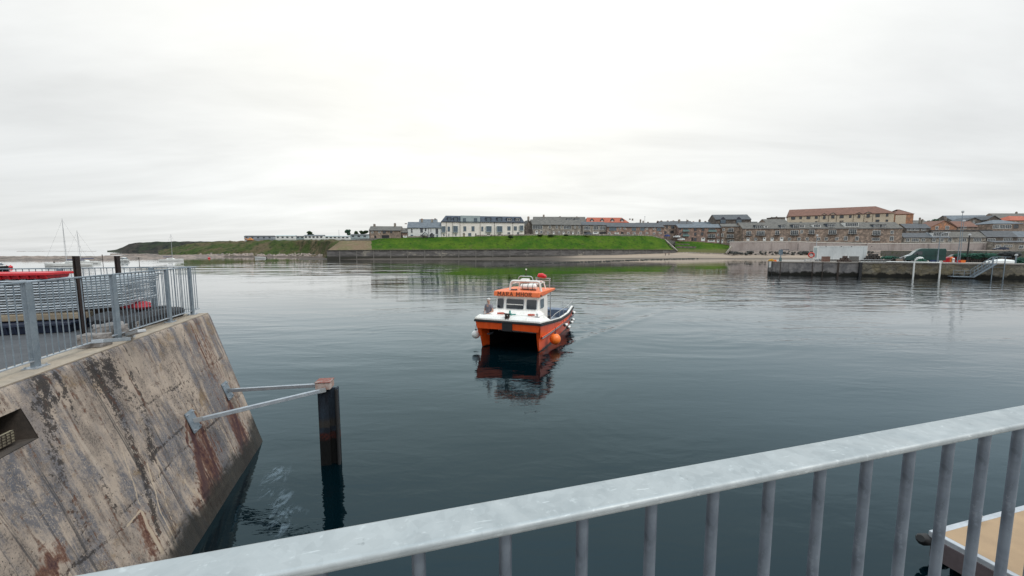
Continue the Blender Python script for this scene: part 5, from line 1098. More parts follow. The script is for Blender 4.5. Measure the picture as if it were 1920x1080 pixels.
def house(label, px0, Y0, px1, Y1, base, eave, ridge, depth, wm, rm, wins=(), chims=(), form='gable', cat='house', name='stone_house', group=None, dormers=(), foot=3.0, ov=.3, Z_=None, hipl=1, hipr=1, base1=None):
    A = aty(px0, base, Y0); B = aty(px1, base if base1 is None else base1, Y1); Fr = Frame((A.x, Y0), (B.x, Y1), A.z)
    pm = (px0+px1)/2; L_ = Fr.len; he = Fr.at(pm, eave, 0)[1]; d = depth; root = empty(name, Fr.loc(0), Fr.rz, label, cat, group)
    if form == 'gable':
        hr = Fr.at(pm, ridge, d/2)[1]; k = (hr-he)/(d/2)
        m = MB(); m.prism([(0, -foot), (d, -foot), (d, he-.03), (d/2, hr-.03), (0, he-.03)], 0, L_); m.build('wall', wm, root)
        m = MB(); m.prism([(-ov, he-ov*k), (d/2, hr), (d+ov, he-ov*k), (d+ov, he-ov*k+.18), (d/2, hr+.18), (-ov, he-ov*k+.18)], -.15, L_+.15); rf = m.build('roof', rm, root)
        m = MB(); m.tube([(-.1, -ov-.06, he-ov*k+.02), (L_+.1, -ov-.06, he-ov*k+.02)], .09, 6); m.tube([(.25, -.1, 0), (.25, -.1, he-.3)], .06, 6); m.build('gutter', M['frame_d'], rf)
    elif form == 'front':
        hr = Fr.at(pm, ridge, 0)[1]; c = L_/2; k = (hr-he)/c
        m = MB(); m.prism([(0, -foot), (L_, -foot), (L_, he-.03), (c, hr-.03), (0, he-.03)], 0, d, 'y'); m.build('wall', wm, root)
        m = MB(); m.prism([(-ov, he-ov*k), (c, hr), (L_+ov, he-ov*k), (L_+ov, he-ov*k+.2), (c, hr+.2), (-ov, he-ov*k+.2)], -.3, d+.2, 'y'); rf = m.build('roof', rm, root)
    elif form == 'hip':
        hr = Fr.at(pm, ridge, d/2)[1]; o = ov; m = MB(); m.box(0, L_, 0, d, -foot, he); m.build('wall', wm, root)
        a, b = d*.5*hipl, L_-d*.5*hipr
        m = MB(); m.add([(-o, -o, he), (L_+o, -o, he), (L_+o, d+o, he), (-o, d+o, he), (a, d/2, hr), (b, d/2, hr), (-o, -o, he+.15), (L_+o, -o, he+.15), (L_+o, d+o, he+.15), (-o, d+o, he+.15)],
                        [(0, 3, 2, 1), (0, 1, 7, 6), (1, 2, 8, 7), (2, 3, 9, 8), (3, 0, 6, 9), (6, 7, 5, 4), (8, 9, 4, 5), (9, 6, 4), (7, 8, 5)]); rf = m.build('roof', rm, root)
    elif form == 'flat':
        hr = he; m = MB(); m.box(0, L_, 0, d, -foot, he); m.build('wall', wm, root); m = MB(); m.box(-.15, L_+.15, -.15, d+.15, he+.01, he+.3); rf = m.build('roof', rm, root)
    for c in chims: chimney(Fr, root, c[0], c[1], d/2 if form != 'front' else d*.5, hr, *(c[2:]))
    for w_ in wins:
        if len(w_) == 5: win(Fr, root, *w_)
    for (x0, y0, x1, y1, st) in dormers:      # boxy roof dormers standing out of the front slope
        k = (hr-he)/(d/2); u0, z1 = Fr.at(x0, y0, 0); u1, z0 = Fr.at(x1, y1, 0); v0 = max(.15, (z0-he)/max(k, .1)*.6); u0, z1 = Fr.at(x0, y0, v0); u1, z0 = Fr.at(x1, y1, v0)
        z1 = min(z1, hr-.1) if st != 'tall' else z1; vb = d/2+.0
        m = MB(); m.box(u0-.2, u1+.2, v0, vb, z0-.25, z1+.05); dm = m.build('dormer', M['white'] if st == 'w' else M['mansard'], root)
        m = MB(); m.box(u0-.35, u1+.35, v0-.2, vb, z1+.052, z1+.2); m.build('dormer_roof', rm if st != 'k' else M['black'], dm)
        F2 = Fr; win(F2, root, x0, y0+.4, x1, y1-.2, 'w' if st != 'bl' else 'bl', v0, dm)
    return root, Fr, he, hr
def Zc(ox, oy, s_): return lambda L: [(ox+a/s_, oy+b/s_, ox+c/s_, oy+d/s_, e) for a, b, c, d, e in L]
z5 = Zc(680, 380, 6); z6 = Zc(980, 380, 6); z7 = Zc(1260, 380, 6); z8 = Zc(1460, 370, 7.385); z9 = Zc(1660, 380, 7.385); zc = Zc(820, 390, 10.667)
house('low stone farmhouse with two chimneys at the left end of the bank', 692.5, 213, 751.5, 214.5, 446.9, 432, 424.8, 8, M['stone_brown'], M['slate_brown'],
      z5([(95, 320, 120, 345, 'w'), (175, 318, 200, 340, 'w'), (225, 318, 262, 345, 'k'), (130, 370, 150, 400, 'x'), (310, 312, 335, 340, 'k'), (215, 365, 298, 400, 'x')]), [(702, 420), (740.5, 418.5)])
house('little stone annex between the farmhouse and the white cottages', 751.8, 215.5, 764, 216, 446, 435.5, 428.3, 6, M['stone_pink'], M['slate_brown'], z5([(432, 368, 450, 392, 'x'), (455, 370, 500, 392, 'd')]))
house('white gabled cottage showing only its roof behind the front pair', 786, 231, 819, 232, 445, 419, 411.5, 8, M['render_w'], M['slate_blue'], (), [(791, 410), (816, 409.5)], name='white_cottage')
house('left white cottage with a black porch beside the modern block', 764.2, 216.5, 803, 218, 445.6, 426.8, 416.8, 9, M['render_w'], M['slate_blue'],
      z5([(540, 288, 565, 340, 'w'), (540, 360, 570, 392, 'g'), (648, 288, 678, 335, 'k'), (700, 280, 715, 320, 'k'), (650, 360, 668, 392, 'k')]), [(791, 411), (761, 419)], name='white_cottage')
house('right white cottage with a small black balcony beside the modern block', 803.2, 218, 827.5, 219, 444.8, 426.6, 417, 9, M['render_w'], M['slate_blue'],
      z5([(760, 288, 775, 330, 'w'), (820, 293, 850, 350, 'k'), (765, 350, 790, 390, 'g'), (830, 358, 850, 385, 'g')]), [(810, 411)], name='white_cottage')
def porch(px0, px1, py0, py1, Y, label):
    a = aty(px0, py1, Y); b = aty(px1, py1, Y); zt = zat(px0, py0, Y); r = empty('porch', (a.x, Y, a.z), 0, label, 'porch'); L_ = b.x-a.x; h_ = zt-a.z; m = MB()
    m.prism([(-.2, h_*.6), (L_/2, h_), (L_+.2, h_*.6), (L_+.2, h_*.6+.15), (L_/2, h_+.18), (-.2, h_*.6+.15)], 0, 1.6, 'y'); m.build('porch_roof', M['mansard'], r)
    m = MB(); m.box(0, .12, 0, 1.6, -.3, h_*.6); m.box(L_-.12, L_, 0, 1.6, -.3, h_*.6); m.build('porch_post', M['frame_d'], r)
porch(792, 801, 436, 445.4, 215.6, 'dark pitched porch at the door of the left white cottage'); porch(806.5, 813, 437, 445, 216.6, 'grey pitched porch at the door of the right white cottage')
# modern white block with slate mansard
def block():
    px0, Y0, px1, Y1 = 828, 219, 983, 227; A = aty(px0, 443.6, Y0); B = aty(px1, 441.4, Y1); Fr = Frame((A.x, Y0), (B.x, Y1), A.z); d = 12; L_ = Fr.len
    root = empty('apartment_block', Fr.loc(0), Fr.rz, 'long white modern apartment block with a slate mansard and a pale grey raised middle', 'apartment block')
    he = Fr.at(905, 416.5, 0)[1]; ht = Fr.at(905, 405.3, 2.0)[1]
    m = MB(); m.box(0, L_, 0, d, -3, he); m.build('wall', M['render_c'], root)
    m = MB(); m.loft([[(-.2, -.25, he+.01), (L_+.2, -.25, he+.01), (L_+.2, d, he+.01), (-.2, d, he+.01)], [(2.4, 1.8, ht), (L_-1.6, 1.8, ht), (L_-1.6, d-2, ht), (2.4, d-2, ht)]]); mr = m.build('mansard_roof', M['mansard'], root)
    m = MB(); m.box(-.3, L_+.3, -.42, -.26, he-.12, he+.16); m.build('gutter', M['frame_d'], mr)
    u0 = Fr.at(863.5, 410)[0]; u1 = Fr.at(900, 410)[0]; hm = Fr.at(880, 404.3, -.3)[1]
    m = MB(); m.box(u0, u1, -.30, 6, he-.4, hm); m.build('raised_storey', M['cladding'], root)
    for w_ in zc([(205, 370, 255, 470, 'g'), (520, 365, 580, 465, 'g'), (683, 365, 745, 465, 'g'), (878, 370, 920, 465, 'g'), (1400, 365, 1465, 450, 'g'), (1530, 365, 1590, 450, 'g'), (1650, 355, 1715, 445, 'bay'),
                  (92, 370, 160, 480, 'bay'), (322, 365, 408, 480, 'bay'), (980, 368, 1080, 475, 'bay'), (1195, 368, 1295, 475, 'bay'), (110, 515, 150, 560, 'w'), (218, 505, 245, 565, 'w'), (352, 510, 390, 560, 'w'),
                  (510, 500, 555, 568, 'c'), (618, 500, 680, 560, 'g'), (760, 505, 780, 540, 'x'), (995, 505, 1055, 558, 'w'), (1210, 505, 1275, 558, 'w'), (1400, 478, 1460, 530, 'w'), (1590, 478, 1640, 530, 'w')]): win(Fr, root, *w_)
    for w_ in zc([(512, 200, 575, 290, 'g'), (730, 200, 800, 290, 'g')]): win(Fr, root, *w_, v=-.30)
    for (a, b, c, e) in ((215, 200, 262, 290), (335, 200, 395, 290), (990, 200, 1060, 292), (1208, 200, 1280, 292), (1400, 208, 1480, 265), (1570, 208, 1645, 265)):
        q = zc([(a, b, c, e, 'w')])[0]; a0, z1 = Fr.at(q[0], q[1], -.1); a1, z0 = Fr.at(q[2], q[3], -.1); z0 = max(z0, he+.2)
        m = MB(); m.box(a0-.45, a1+.45, .1, 2.6, he+.05, z1+.15); m.box(a0-.6, a1+.6, -.1, 2.6, z1+.16, z1+.32); dm = m.build('dormer', M['frame_d'], root); win(Fr, root, q[0], q[1], q[2], q[3]-.4, 'g' if a < 1300 else 'w', .1, dm)
    for q in (180, 310, 455, 858, 1143, 1510): u = Fr.at(820+q/10.667, 430)[0]; m = MB(); m.tube([(u, -.12, -.5), (u, -.12, he-.1)], .08, 6); m.build('downpipe', M['darkwood'], root)
block()
# stone terraces in the middle
house('stone gable end house with a tall chimney right of the white block', 985, 230, 998, 231, 441.3, 424, 413, 9, M['stone_dark'], M['slate_brown'], (), [(990.8, 406)], 'front')
house('stone terrace row with a wide white picture window at its left', 998.2, 229, 1091, 234, 441, 421.3, 412.6, 9, M['stone_grey'], M['slate_brown'],
      z6([(108, 250, 222, 300, 'w'), (293, 258, 318, 290, 'w'), (372, 258, 395, 290, 'w'), (428, 258, 443, 290, 'w'), (460, 258, 545, 298, 'w'), (580, 260, 597, 290, 'w'), (630, 260, 647, 290, 'w'), (145, 315, 172, 362, 'd'), (195, 315, 222, 345, 'w'),
          (275, 325, 295, 352, 'w'), (340, 325, 358, 358, 'd'), (398, 322, 418, 345, 'w'), (450, 328, 470, 358, 'd'), (505, 325, 525, 350, 'w'), (557, 328, 575, 356, 'd'), (617, 325, 635, 352, 'w')]), name='stone_terrace', cat='terrace')
house('stone terrace with two white garage doors below tall windows', 1091.2, 233.5, 1137, 236, 440.6, 421.8, 416.5, 8, M['stone_grey'], M['slate'],
      z6([(690, 262, 757, 308, 'w'), (795, 260, 850, 308, 'w'), (865, 262, 930, 308, 'w'), (690, 325, 760, 356, 'x'), (790, 328, 852, 358, 'd'), (866, 330, 932, 358, 'x')]), name='stone_terrace', cat='terrace')
house('long low stone terrace with blue framed windows above the bank', 1137.2, 235, 1245, 241, 440.8, 425.3, 418.5, 8, M['stone_pink'], M['slate'],
      z6([(975, 275, 1055, 315, 'bl'), (1080, 275, 1105, 298, 'w'), (1135, 280, 1160, 300, 'w'), (1228, 280, 1275, 315, 'bl'), (1325, 280, 1370, 315, 'bl'), (1385, 285, 1408, 303, 'w'), (1465, 285, 1490, 303, 'w'), (1510, 285, 1555, 320, 'bl'), (960, 330, 990, 352, 'w'),
          (1035, 335, 1080, 360, 'd'), (1105, 330, 1135, 355, 'x'), (1175, 335, 1200, 355, 'w'), (1240, 330, 1270, 352, 'w'), (1315, 330, 1340, 355, 'w'), (1385, 333, 1410, 352, 'w'), (1465, 335, 1490, 355, 'w'), (1533, 335, 1560, 352, 'w')]), name='stone_terrace', cat='terrace')
house('grey roofed terrace standing behind the front stone row, with dark dormers', 1001, 258, 1099, 259, 440, 417, 407, 10, M['stone_grey'], M['slate_brown'], (), [(1019.5, 402.5), (1050, 405.5), (1081.5, 406)], name='stone_terrace', cat='terrace',
      dormers=z6([(500, 180, 550, 208, 'k'), (587, 180, 635, 208, 'k'), (195, 180, 252, 198, 'w')]))
r_, Fr_, he_, hr_ = house('terrace with a bright red tiled roof and four small gabled dormers', 1099.3, 258.5, 1178, 260, 440, 417.5, 407.9, 9, M['stone_grey'], M['redroof'], (), [(1181, 411, .4), (1186, 412.5, .4)], form='hip', hipl=.3, hipr=.7, name='stone_terrace', cat='terrace')
for q in (780, 895, 1010, 1120):
    px = 980+q/6; u, z1 = Fr_.at(px, 411.5, .8); z0 = Fr_.at(px, 416.5, .8)[1]; m = MB(); m.prism([(u-.95, z0), (u+.95, z0), (u+.95, z0+.9), (u, z1+.5), (u-.95, z0+.9)], .8, 4, 'y'); dm = m.build('dormer', M['stone_grey'], r_)
    m = MB(); m.prism([(u-1.3, z0+.85), (u, z1+.6), (u+1.3, z0+.85), (u+1.3, z0+1.05), (u, z1+.82), (u-1.3, z0+1.05)], .55, 4, 'y'); m.build('dormer_roof', M['frame_d'], dm); m = MB(); m.box(u-.6, u+.6, .72, .8, z0+.1, z0+.95); m.build('window', M['white'], dm)
house('stone pub with a dark sign board and chimneys at the top of the lane', 1238, 247, 1271, 248, 443.5, 421.9, 415.6, 9, M['stone_brown'], M['slate'],
      z6([(1615, 262, 1632, 288, 'k'), (1670, 258, 1705, 290, 'k'), (1590, 322, 1615, 345, 'k'), (1645, 303, 1715, 308, 'x'), (1660, 315, 1700, 345, 'x')]), [(1233.5, 414), (1240, 413.5), (1273.5, 411.5)])
house('stone gable house behind the pub with one big chimney', 1262, 262, 1300, 263, 442, 422.5, 415, 9, M['stone_dark'], M['slate'], (), [(1252, 413.5), (1262.5, 413.5), (1289, 412.5)])
house('far slate roofed row with a line of chimneys behind the three storey terrace', 1300.5, 268, 1340, 269, 442, 422, 416.5, 9, M['stone_grey'], M['slate_blue'], (), [(1300, 415), (1312, 411.5), (1322.5, 414.5), (1331, 417)])
house('distant stone cottages with many chimneys left of the lane mast', 1196, 275, 1236, 276, 440, 421.5, 418, 8, M['stone_grey'], M['slate'], (), [(1201, 411.5, .4), (1206, 414, .4), (1215, 416, .4)])
house('three storey pink stone terrace with green glass balconies by the lawn', 1271, 244, 1352, 243, 452.3, 426.8, 420.8, 9, M['stone_pink'], M['slate_blue'],
      z7([(125, 290, 178, 322, 'gb'), (125, 340, 178, 375, 'gb'), (85, 290, 102, 306, 'k'), (85, 340, 104, 358, 'k'), (250, 285, 275, 315, 'k'), (335, 285, 360, 318, 'k'), (250, 335, 275, 368, 'k'), (328, 335, 352, 370, 'k'), (218, 392, 240, 430, 'x'), (250, 395, 275, 430, 'k'),
          (330, 395, 370, 432, 'd'), (412, 290, 483, 325, 'gb'), (405, 352, 485, 395, 'balc'), (402, 417, 480, 442, 'd'), (508, 350, 530, 376, 'w'), (505, 415, 532, 448, 'd')]), name='stone_terrace', cat='terrace', foot=5)
house('taller end house of the three storey terrace with stacked bay windows', 1352.2, 242, 1390, 240, 456.5, 424.8, 420, 9, M['stone_brown'], M['slate_brown'],
      z7([(570, 290, 592, 317, 'w'), (555, 345, 577, 382, 'w'), (632, 287, 690, 328, 'balc'), (618, 355, 690, 395, 'balc'), (622, 417, 695, 450, 'w'), (556, 415, 574, 455, 'd')]), name='stone_terrace', cat='terrace', foot=5)
r_, Fr_, he_, hr_ = house('tall dark stone warehouse with two blue glazed gables behind the terraces', 1340, 264, 1406.5, 262, 445, 411.3, 402.8, 12, M['stone_dark'], M['slate'], (), (), name='warehouse', cat='building')
for q in (577, 755):
    px = 1260+q/6; u, za = Fr_.at(px, 406.5, -.2); z0 = Fr_.at(px, 418.5, 0)[1]; zb_ = he_-.2; m = MB(); m.prism([(u-2, zb_), (u+2, zb_), (u, za)], -.2, 5, 'y'); g_ = m.build('gablet', M['frame_d'], r_)
    m = MB(); m.box(u-1.6, u+1.6, -.35, -.05, z0, zb_-.05); gl = m.build('glazing', M['glass_b'], r_); m = MB(); m.box(u-.06, u+.06, -.42, -.36, z0, zb_); m.box(u-1.7, u+1.7, -.42, -.36, z0+1.6, z0+1.75); m.build('mullion', M['frame_g'], gl)
    m = MB(); m.box(u-2.2, u+2.2, -1.3, -.36, z0-.25, z0-.05); m.build('balcony', M['frame_d'], r_)
house('low flat roofed annex right of the dark warehouse', 1407, 262, 1418, 262, 446, 416.5, 416.5, 8, M['cladding'], M['slate'], (), (), 'flat', 'building', 'annex')
house('long stone terrace above the promenade wall with white dormers and balconies', 1391, 237, 1690, 233, 453, 428.2, 417.3, 11, M['stone_brown'], M['slate_brown'],
      z7([(835, 320, 888, 368, 'balc'), (953, 318, 1042, 366, 'balc'), (1162, 315, 1205, 362, 'balc'), (1335, 310, 1418, 364, 'balc'), (1445, 308, 1472, 345, 'w'), (1540, 305, 1600, 352, 'balc'), (1762, 305, 1845, 355, 'balc'),
          (840, 392, 870, 430, 'd'), (925, 395, 955, 428, 'w'), (1025, 392, 1055, 430, 'd'), (1110, 395, 1140, 430, 'd'), (1215, 390, 1250, 430, 'd'), (1305, 393, 1335, 425, 'w'), (1410, 390, 1445, 425, 'w'), (1505, 392, 1535, 425, 'w'), (1630, 390, 1665, 425, 'w'), (1718, 390, 1752, 425, 'w'), (1835, 390, 1870, 422, 'w')])
      + z8([(972, 442, 1073, 505, 'balc'), (1303, 458, 1408, 522, 'balc'), (1550, 460, 1590, 505, 'w'), (905, 540, 950, 598, 'w'), (1060, 540, 1105, 598, 'w'), (1292, 560, 1398, 600, 'w'), (1540, 537, 1588, 600, 'w')]),
      [(1577.5, 414), (1625, 415)], name='stone_terrace', cat='terrace', foot=2,
      dormers=z7([(942, 256, 1003, 290, 'k'), (1042, 258, 1073, 285, 'w'), (1228, 254, 1278, 286, 'k'), (1365, 248, 1428, 290, 'k'), (1434, 248, 1490, 280, 'w'), (1594, 243, 1668, 278, 'w'), (1753, 238, 1830, 274, 'k')])+z8([(925, 348, 1098, 405, 'w'), (1318, 378, 1400, 414, 'k'), (1430, 380, 1480, 414, 'k')]))
# cream building with the brown red roof
def cream():
    px0, Y0, px1, Y1 = 1478, 276, 1674.5, 249; A = aty(px0, 425, Y0); B = aty(px1, 425, Y1); Fr = Frame((A.x, Y0), (B.x, Y1), A.z); L_ = Fr.len; d = 15
    root = empty('apartment_block', Fr.loc(0), Fr.rz, 'large cream apartment building with a long brown red roof above the stone terrace', 'apartment block'); he = Fr.at(1560, 403.6)[1]; hr = Fr.at(1560, 390, d/2)[1]
    wallm = plain('cream_harling', (.68, .56, .42), .9, col2=(.58, .47, .35), sc_=.4)
    m = MB(); m.box(0, L_, 0, d, -4, he); m.build('wall', wallm, root); o = .5; a, b = .6, L_-d*.5
    m = MB(); m.add([(-o, -o, he+.01), (L_+o, -o, he+.01), (L_+o, d+o, he+.01), (-o, d+o, he+.01), (a, d/2, hr), (b, d/2, hr), (-o, -o, he+.28), (L_+o, -o, he+.28), (L_+o, d+o, he+.28), (-o, d+o, he+.28)], [(0, 3, 2, 1), (0, 1, 7, 6), (1, 2, 8, 7), (2, 3, 9, 8), (3, 0, 6, 9), (6, 7, 5, 4), (8, 9, 4, 5), (9, 6, 4), (7, 8, 5)]); m.build('roof', M['brownroof'], root)
    for w_ in z8([(175, 272, 228, 308, 'k'), (287, 268, 320, 300, 'k'), (387, 266, 436, 300, 'k'), (502, 262, 540, 296, 'k'), (845, 250, 898, 288, 'k'), (976, 248, 1008, 284, 'k'), (1342, 232, 1398, 272, 'k'), (1486, 226, 1518, 265, 'k'),
                  (1342, 310, 1393, 338, 'k'), (1482, 308, 1513, 335, 'k'), (290, 338, 318, 352, 'k'), (505, 333, 535, 350, 'k'), (845, 322, 895, 345, 'k')]): win(Fr, root, *w_)
    for (c, yt, w2) in ((632, 228, 20), (750, 218, 26), (1112, 215, 20), (1240, 207, 28)):
        q = zc  # gablets rising through the eave
        px = 1460+c/7.385; u = Fr.at(px, 400, -.15)[0]; za = Fr.at(px, 370+yt/7.385, -.15)[1]; hw = w2/7.385/F*262*1.5
        m = MB(); m.prism([(u-hw, he-1.5), (u+hw, he-1.5), (u+hw, he+.2), (u, za), (u-hw, he+.2)], -.15, 5, 'y'); g_ = m.build('gablet', wallm, root)
        m = MB(); m.prism([(u-hw-.4, he+.1), (u, za+.05), (u+hw+.4, he+.1), (u+hw+.4, he+.35), (u, za+.35), (u-hw-.4, he+.35)], -.35, 5.2, 'y'); m.build('gablet_roof', M['frame_d'], g_)
        x0 = px-w2*.75/7.385; win(Fr, root, x0, 370+(yt+24)/7.385, px+w2*.75/7.385, 370+(yt+72)/7.385, 'k', -.15, g_)
    for c in (560, 690, 800, 1032, 1180, 1300): u = Fr.at(1460+c/7.385, 410)[0]; m = MB(); m.tube([(u, -.12, -3), (u, -.12, he)], .09, 6); m.build('downpipe', M['darkwood'], root)
cream()
house('cream and orange brick wing with a hipped tile roof right of the cream building', 1676, 262, 1711, 260, 425, 401.6, 392.6, 12, M['brick'], M['brownroof'], z8([(1600, 250, 1748, 360, 'c')])[:0], (), 'hip', 'building', 'brick_wing', hipl=1, hipr=1)
A_ = aty(1677, 402.5, 261.4); B_ = aty(1696.5, 402.5, 260.4); m = MB(); m.box(0, (B_-A_).length, -.25, 0, -8, 0); o = m.build('render_panel', plain('cream_wing_render', (.62, .52, .4), .9), bpy.data.objects['brick_wing']); o.parent = bpy.data.objects['brick_wing']; _l = bpy.data.objects['brick_wing']; o.location = (.3, 0, A_.z-_l.location.z-.3)
house('flat topped dark stone building left of the cream building', 1449, 262, 1471, 262, 430, 408, 408, 7, M['stone_dark'], M['slate_brown'], (), [(1447, 407, .5), (1456, 406, .4), (1466, 407.5, .5)], 'flat', 'building')
house('small slate roof with a brown end tucked between terrace and cream building', 1436, 256, 1478, 257, 430, 418, 411.5, 8, M['stone_brown'], M['slate_brown'], (), ())
house('low dark shop with white framed windows beyond the terrace end', 1696, 247, 1744, 247, 438, 427.4, 420, 7, M['stone_dark'], M['slate'], z9([(300, 352, 350, 388, 'w'), (355, 352, 405, 388, 'w'), (410, 352, 465, 388, 'w'), (500, 352, 560, 388, 'w')]), [(1725, 408, .3), (1729.5, 411, .4)], name='shop', cat='shop', foot=6)
house('slate roofed house behind the shop with a bright rooflight strip', 1700, 262, 1742, 262, 435, 419, 413.5, 8, M['stone_dark'], M['slate_brown'], (), ())
house('red brick gabled house with two white windows behind the cottages', 1744, 250, 1793, 251, 434.5, 426, 413.8, 10, M['brick'], M['brownroof'], z9([(695, 325, 732, 372, 'w'), (830, 322, 880, 370, 'w')]), [(1773, 406, .45)], 'front', foot=6, name='brick_house')
house('brown roofed wing right of the red brick gabled house', 1793.5, 252, 1832, 252, 434, 425, 415.5, 9, M['stone_brown'], M['brownroof'], z9([(1090, 325, 1120, 360, 'w')]), (), foot=6, name='brick_house')
house('long grey metal roofed hall on the hill at the right', 1782, 280, 1862, 276, 432, 412.5, 404, 14, M['stone_dark'], M['slate_blue'], (), (), name='hall', cat='building', foot=4)
house('dark gabled modern house with white verges left on the hill', 1805, 268, 1843, 268, 432, 416, 408, 10, M['stone_dark'], M['slate'], z9([(1215, 250, 1235, 285, 'w')]), (), 'front', foot=4, name='modern_house')
house('dark gabled modern house with white verges right on the hill', 1848, 267, 1874, 267, 432, 412, 404.5, 10, M['stone_dark'], M['slate'], (), (), 'front', foot=4, name='modern_house')
house('glazed pavilion with a low grey hipped roof at the right edge', 1860, 248, 1917, 247, 430.5, 419.6, 412.5, 12, M['stone_brown'], M['slate_blue'], z9([(1490, 305, 1570, 360, 'w'), (1580, 305, 1660, 360, 'w'), (1665, 305, 1740, 360, 'w'), (1780, 305, 1840, 355, 'k')]), (), 'hip', 'pavilion', 'pavilion', foot=6)
house('brown roofed house high on the hill at the far right', 1872, 305, 1990, 305, 425, 411, 400.5, 14, M['stone_brown'], M['slate_brown'], (), [(1906, 397, .5)], foot=4)
house('orange tiled hipped roof house behind the pavilion', 1893, 275, 1950, 275, 425, 413.5, 405, 12, M['stone_brown'], M['redroof'], (), (), 'hip', foot=4)
# cottages in a row at the right
cw = z9([(285, 492, 330, 540, 'w'), (365, 497, 462, 538, 'w'), (500, 497, 547, 535, 'w'), (648, 490, 695, 540, 'w'), (768, 490, 805, 540, 'w'), (868, 485, 917, 538, 'w'), (1045, 490, 1118, 540, 'w'), (1220, 488, 1325, 538, 'w'), (1415, 497, 1520, 538, 'w'), (1637, 487, 1750, 540, 'w'), (1835, 490, 1900, 540, 'w')])
house('leftmost low stone cottage of the quayside row, dark slate roof', 1692.5, 240, 1745, 240, 455.3, 444.8, 437.3, 7, M['stone_grey'], M['slate'], cw[:3], ())
house('low cottage with the big white boxy dormer in the quayside row', 1745.2, 240, 1780, 240, 455.3, 444.8, 436.5, 7, M['stone_grey'], M['slate_blue'], cw[3:6], (), dormers=[(1750, 434.4, 1777.5, 443, 'w')])
house('low stone cottages with a patched pale slate roof in the quayside row', 1780.2, 240, 1848, 240, 455.3, 444.6, 435.3, 7, M['stone_grey'], M['slate_brown'], cw[6:8], ())
house('low stone cottage with a dark slate roof near the right edge', 1848.2, 240, 1906, 240, 455.3, 443.8, 433.5, 7, M['stone_dark'], M['slate'], cw[8:10], ())
house('pale cottage cut off by the right edge of the row', 1906.2, 240, 1960, 240, 455.3, 444, 434, 7, M['render_p'], M['slate_blue'], cw[10:], ())
house('long dark garden wall and hedge bank behind the cottage row', 1745, 246, 1860, 246, 440, 432, 432, 2, M['stone_dark'], M['slate'], (), (), 'flat', 'wall', 'garden_wall', foot=4)
house('lower stone house at the right edge with white bay windows', 1862, 221, 1990, 219, 464, 454.2, 452, 7, M['stone_grey'], M['slate'], z9([(1530, 585, 1595, 630, 'w'), (1640, 585, 1755, 612, 'w'), (1850, 590, 1905, 640, 'w')]), ())
# promenade wall
def promwall():
    Y0, Y1 = 232, 224; A = aty(1369, 470.5, Y0); B = aty(1866, 470.5, Y1); Fr = Frame((A.x, Y0), (B.x, Y1), A.z); r = empty('promenade_wall', Fr.loc(0), Fr.rz, 'long plain pinkish concrete promenade wall with a white coping below the terrace', 'wall'); L_ = Fr.len
    tops = [(1369, 454.3), (1500, 454.0), (1535, 455.3), (1553, 455.5), (1625, 457.3), (1628, 457.3), (1700, 457.2), (1866, 455.8)]; m, c = MB(), MB()
    for (p0, t0), (p1, t1) in zip(tops, tops[1:]):
        u0, h0 = Fr.at(p0, t0); u1, h1 = Fr.at(p1, t1); m.hexa([(u0, 0, -2), (u1, 0, -2), (u1, .8, -2), (u0, .8, -2), (u0, 0, h0), (u1, 0, h1), (u1, .8, h1), (u0, .8, h0)]); c.hexa([(u0, -.12, h0+.01), (u1, -.12, h1+.01), (u1, .95, h1+.01), (u0, .95, h0+.01), (u0, -.12, h0+.42), (u1, -.12, h1+.42), (u1, .95, h1+.42), (u0, .95, h0+.42)])
    m.build('wall_face', M['render_p'], r); c.build('coping', plain('pale_coping', (.72, .67, .62), .8), r)
    for px in range(1384, 1866, 22):
        u, h_ = Fr.at(px+3*math.sin(px), 457); m = MB(); m.box(u-.04, u+.04, -.012, .03, -1, h_); m.build('joint', M['darkwood'] if px % 5 < 2 else plain('joint_grey', (.22, .19, .18), .9) if 'joint_grey' not in bpy.data.materials else bpy.data.materials['joint_grey'], r)
    for px in (1498, 1626, 1743, 1846): u, h_ = Fr.at(px, 457); m = MB(); m.box(u-.3, u+.3, -.35, .0, -1, h_+.2); m.build('pier', M['render_p'], r)
promwall()
# low stone wall along the top of the grass bank
pts = []
for px in range(700, 1246, 6):
    k = [c for c in cols([(k_[0],)+k_ for k_ in GK], 1) if abs(c[0]-px) < .6][0]; y = wall_line(px)[0]+1.3+15.3; z = zat(px, k[3], y); pts.append((xr(px)*y, y, z))
m = MB(); m.loft([[(x, y, z-.6), (x, y, z+.75+.12*math.sin(i*2.1)), (x, y+.5, z+.75+.12*math.sin(i*2.1)), (x, y+.5, z-.6)] for i, (x, y, z) in enumerate(pts)]); tag(m.build('boundary_wall', M['stone_grey'], None), 'low rough stone wall running along the top of the green bank', 'wall')
a = wall_line(1268)[0]; m = MB(); p0, p1 = aty(1246, 449, 240), aty(1270, 471, 225); m.beam(p0, p1, .6, .9); tag(m.build('bank_wall', M['stone_grey'], None), 'sloping stone wall down the right end of the green bank', 'wall')
for (x0, y0, x1, y1, lb) in ((1265, 457, 1293, 459, 'upper dark terrace bench wall on the small lawn'), (1269, 462, 1305, 464.5, 'lower dark terrace bench wall on the small lawn')):
    Yl = 236 if y0 < 460 else 231; A = aty(x0, y1, Yl); B = aty(x1, y1, Yl); zt = zat(x0, y0, Yl); m = MB(); m.box(0, B.x-A.x, 0, .8, -1.2, zt-A.z); o = m.build('terrace_wall', M['stone_dark'], None, loc=A); tag(o, lb, 'wall')
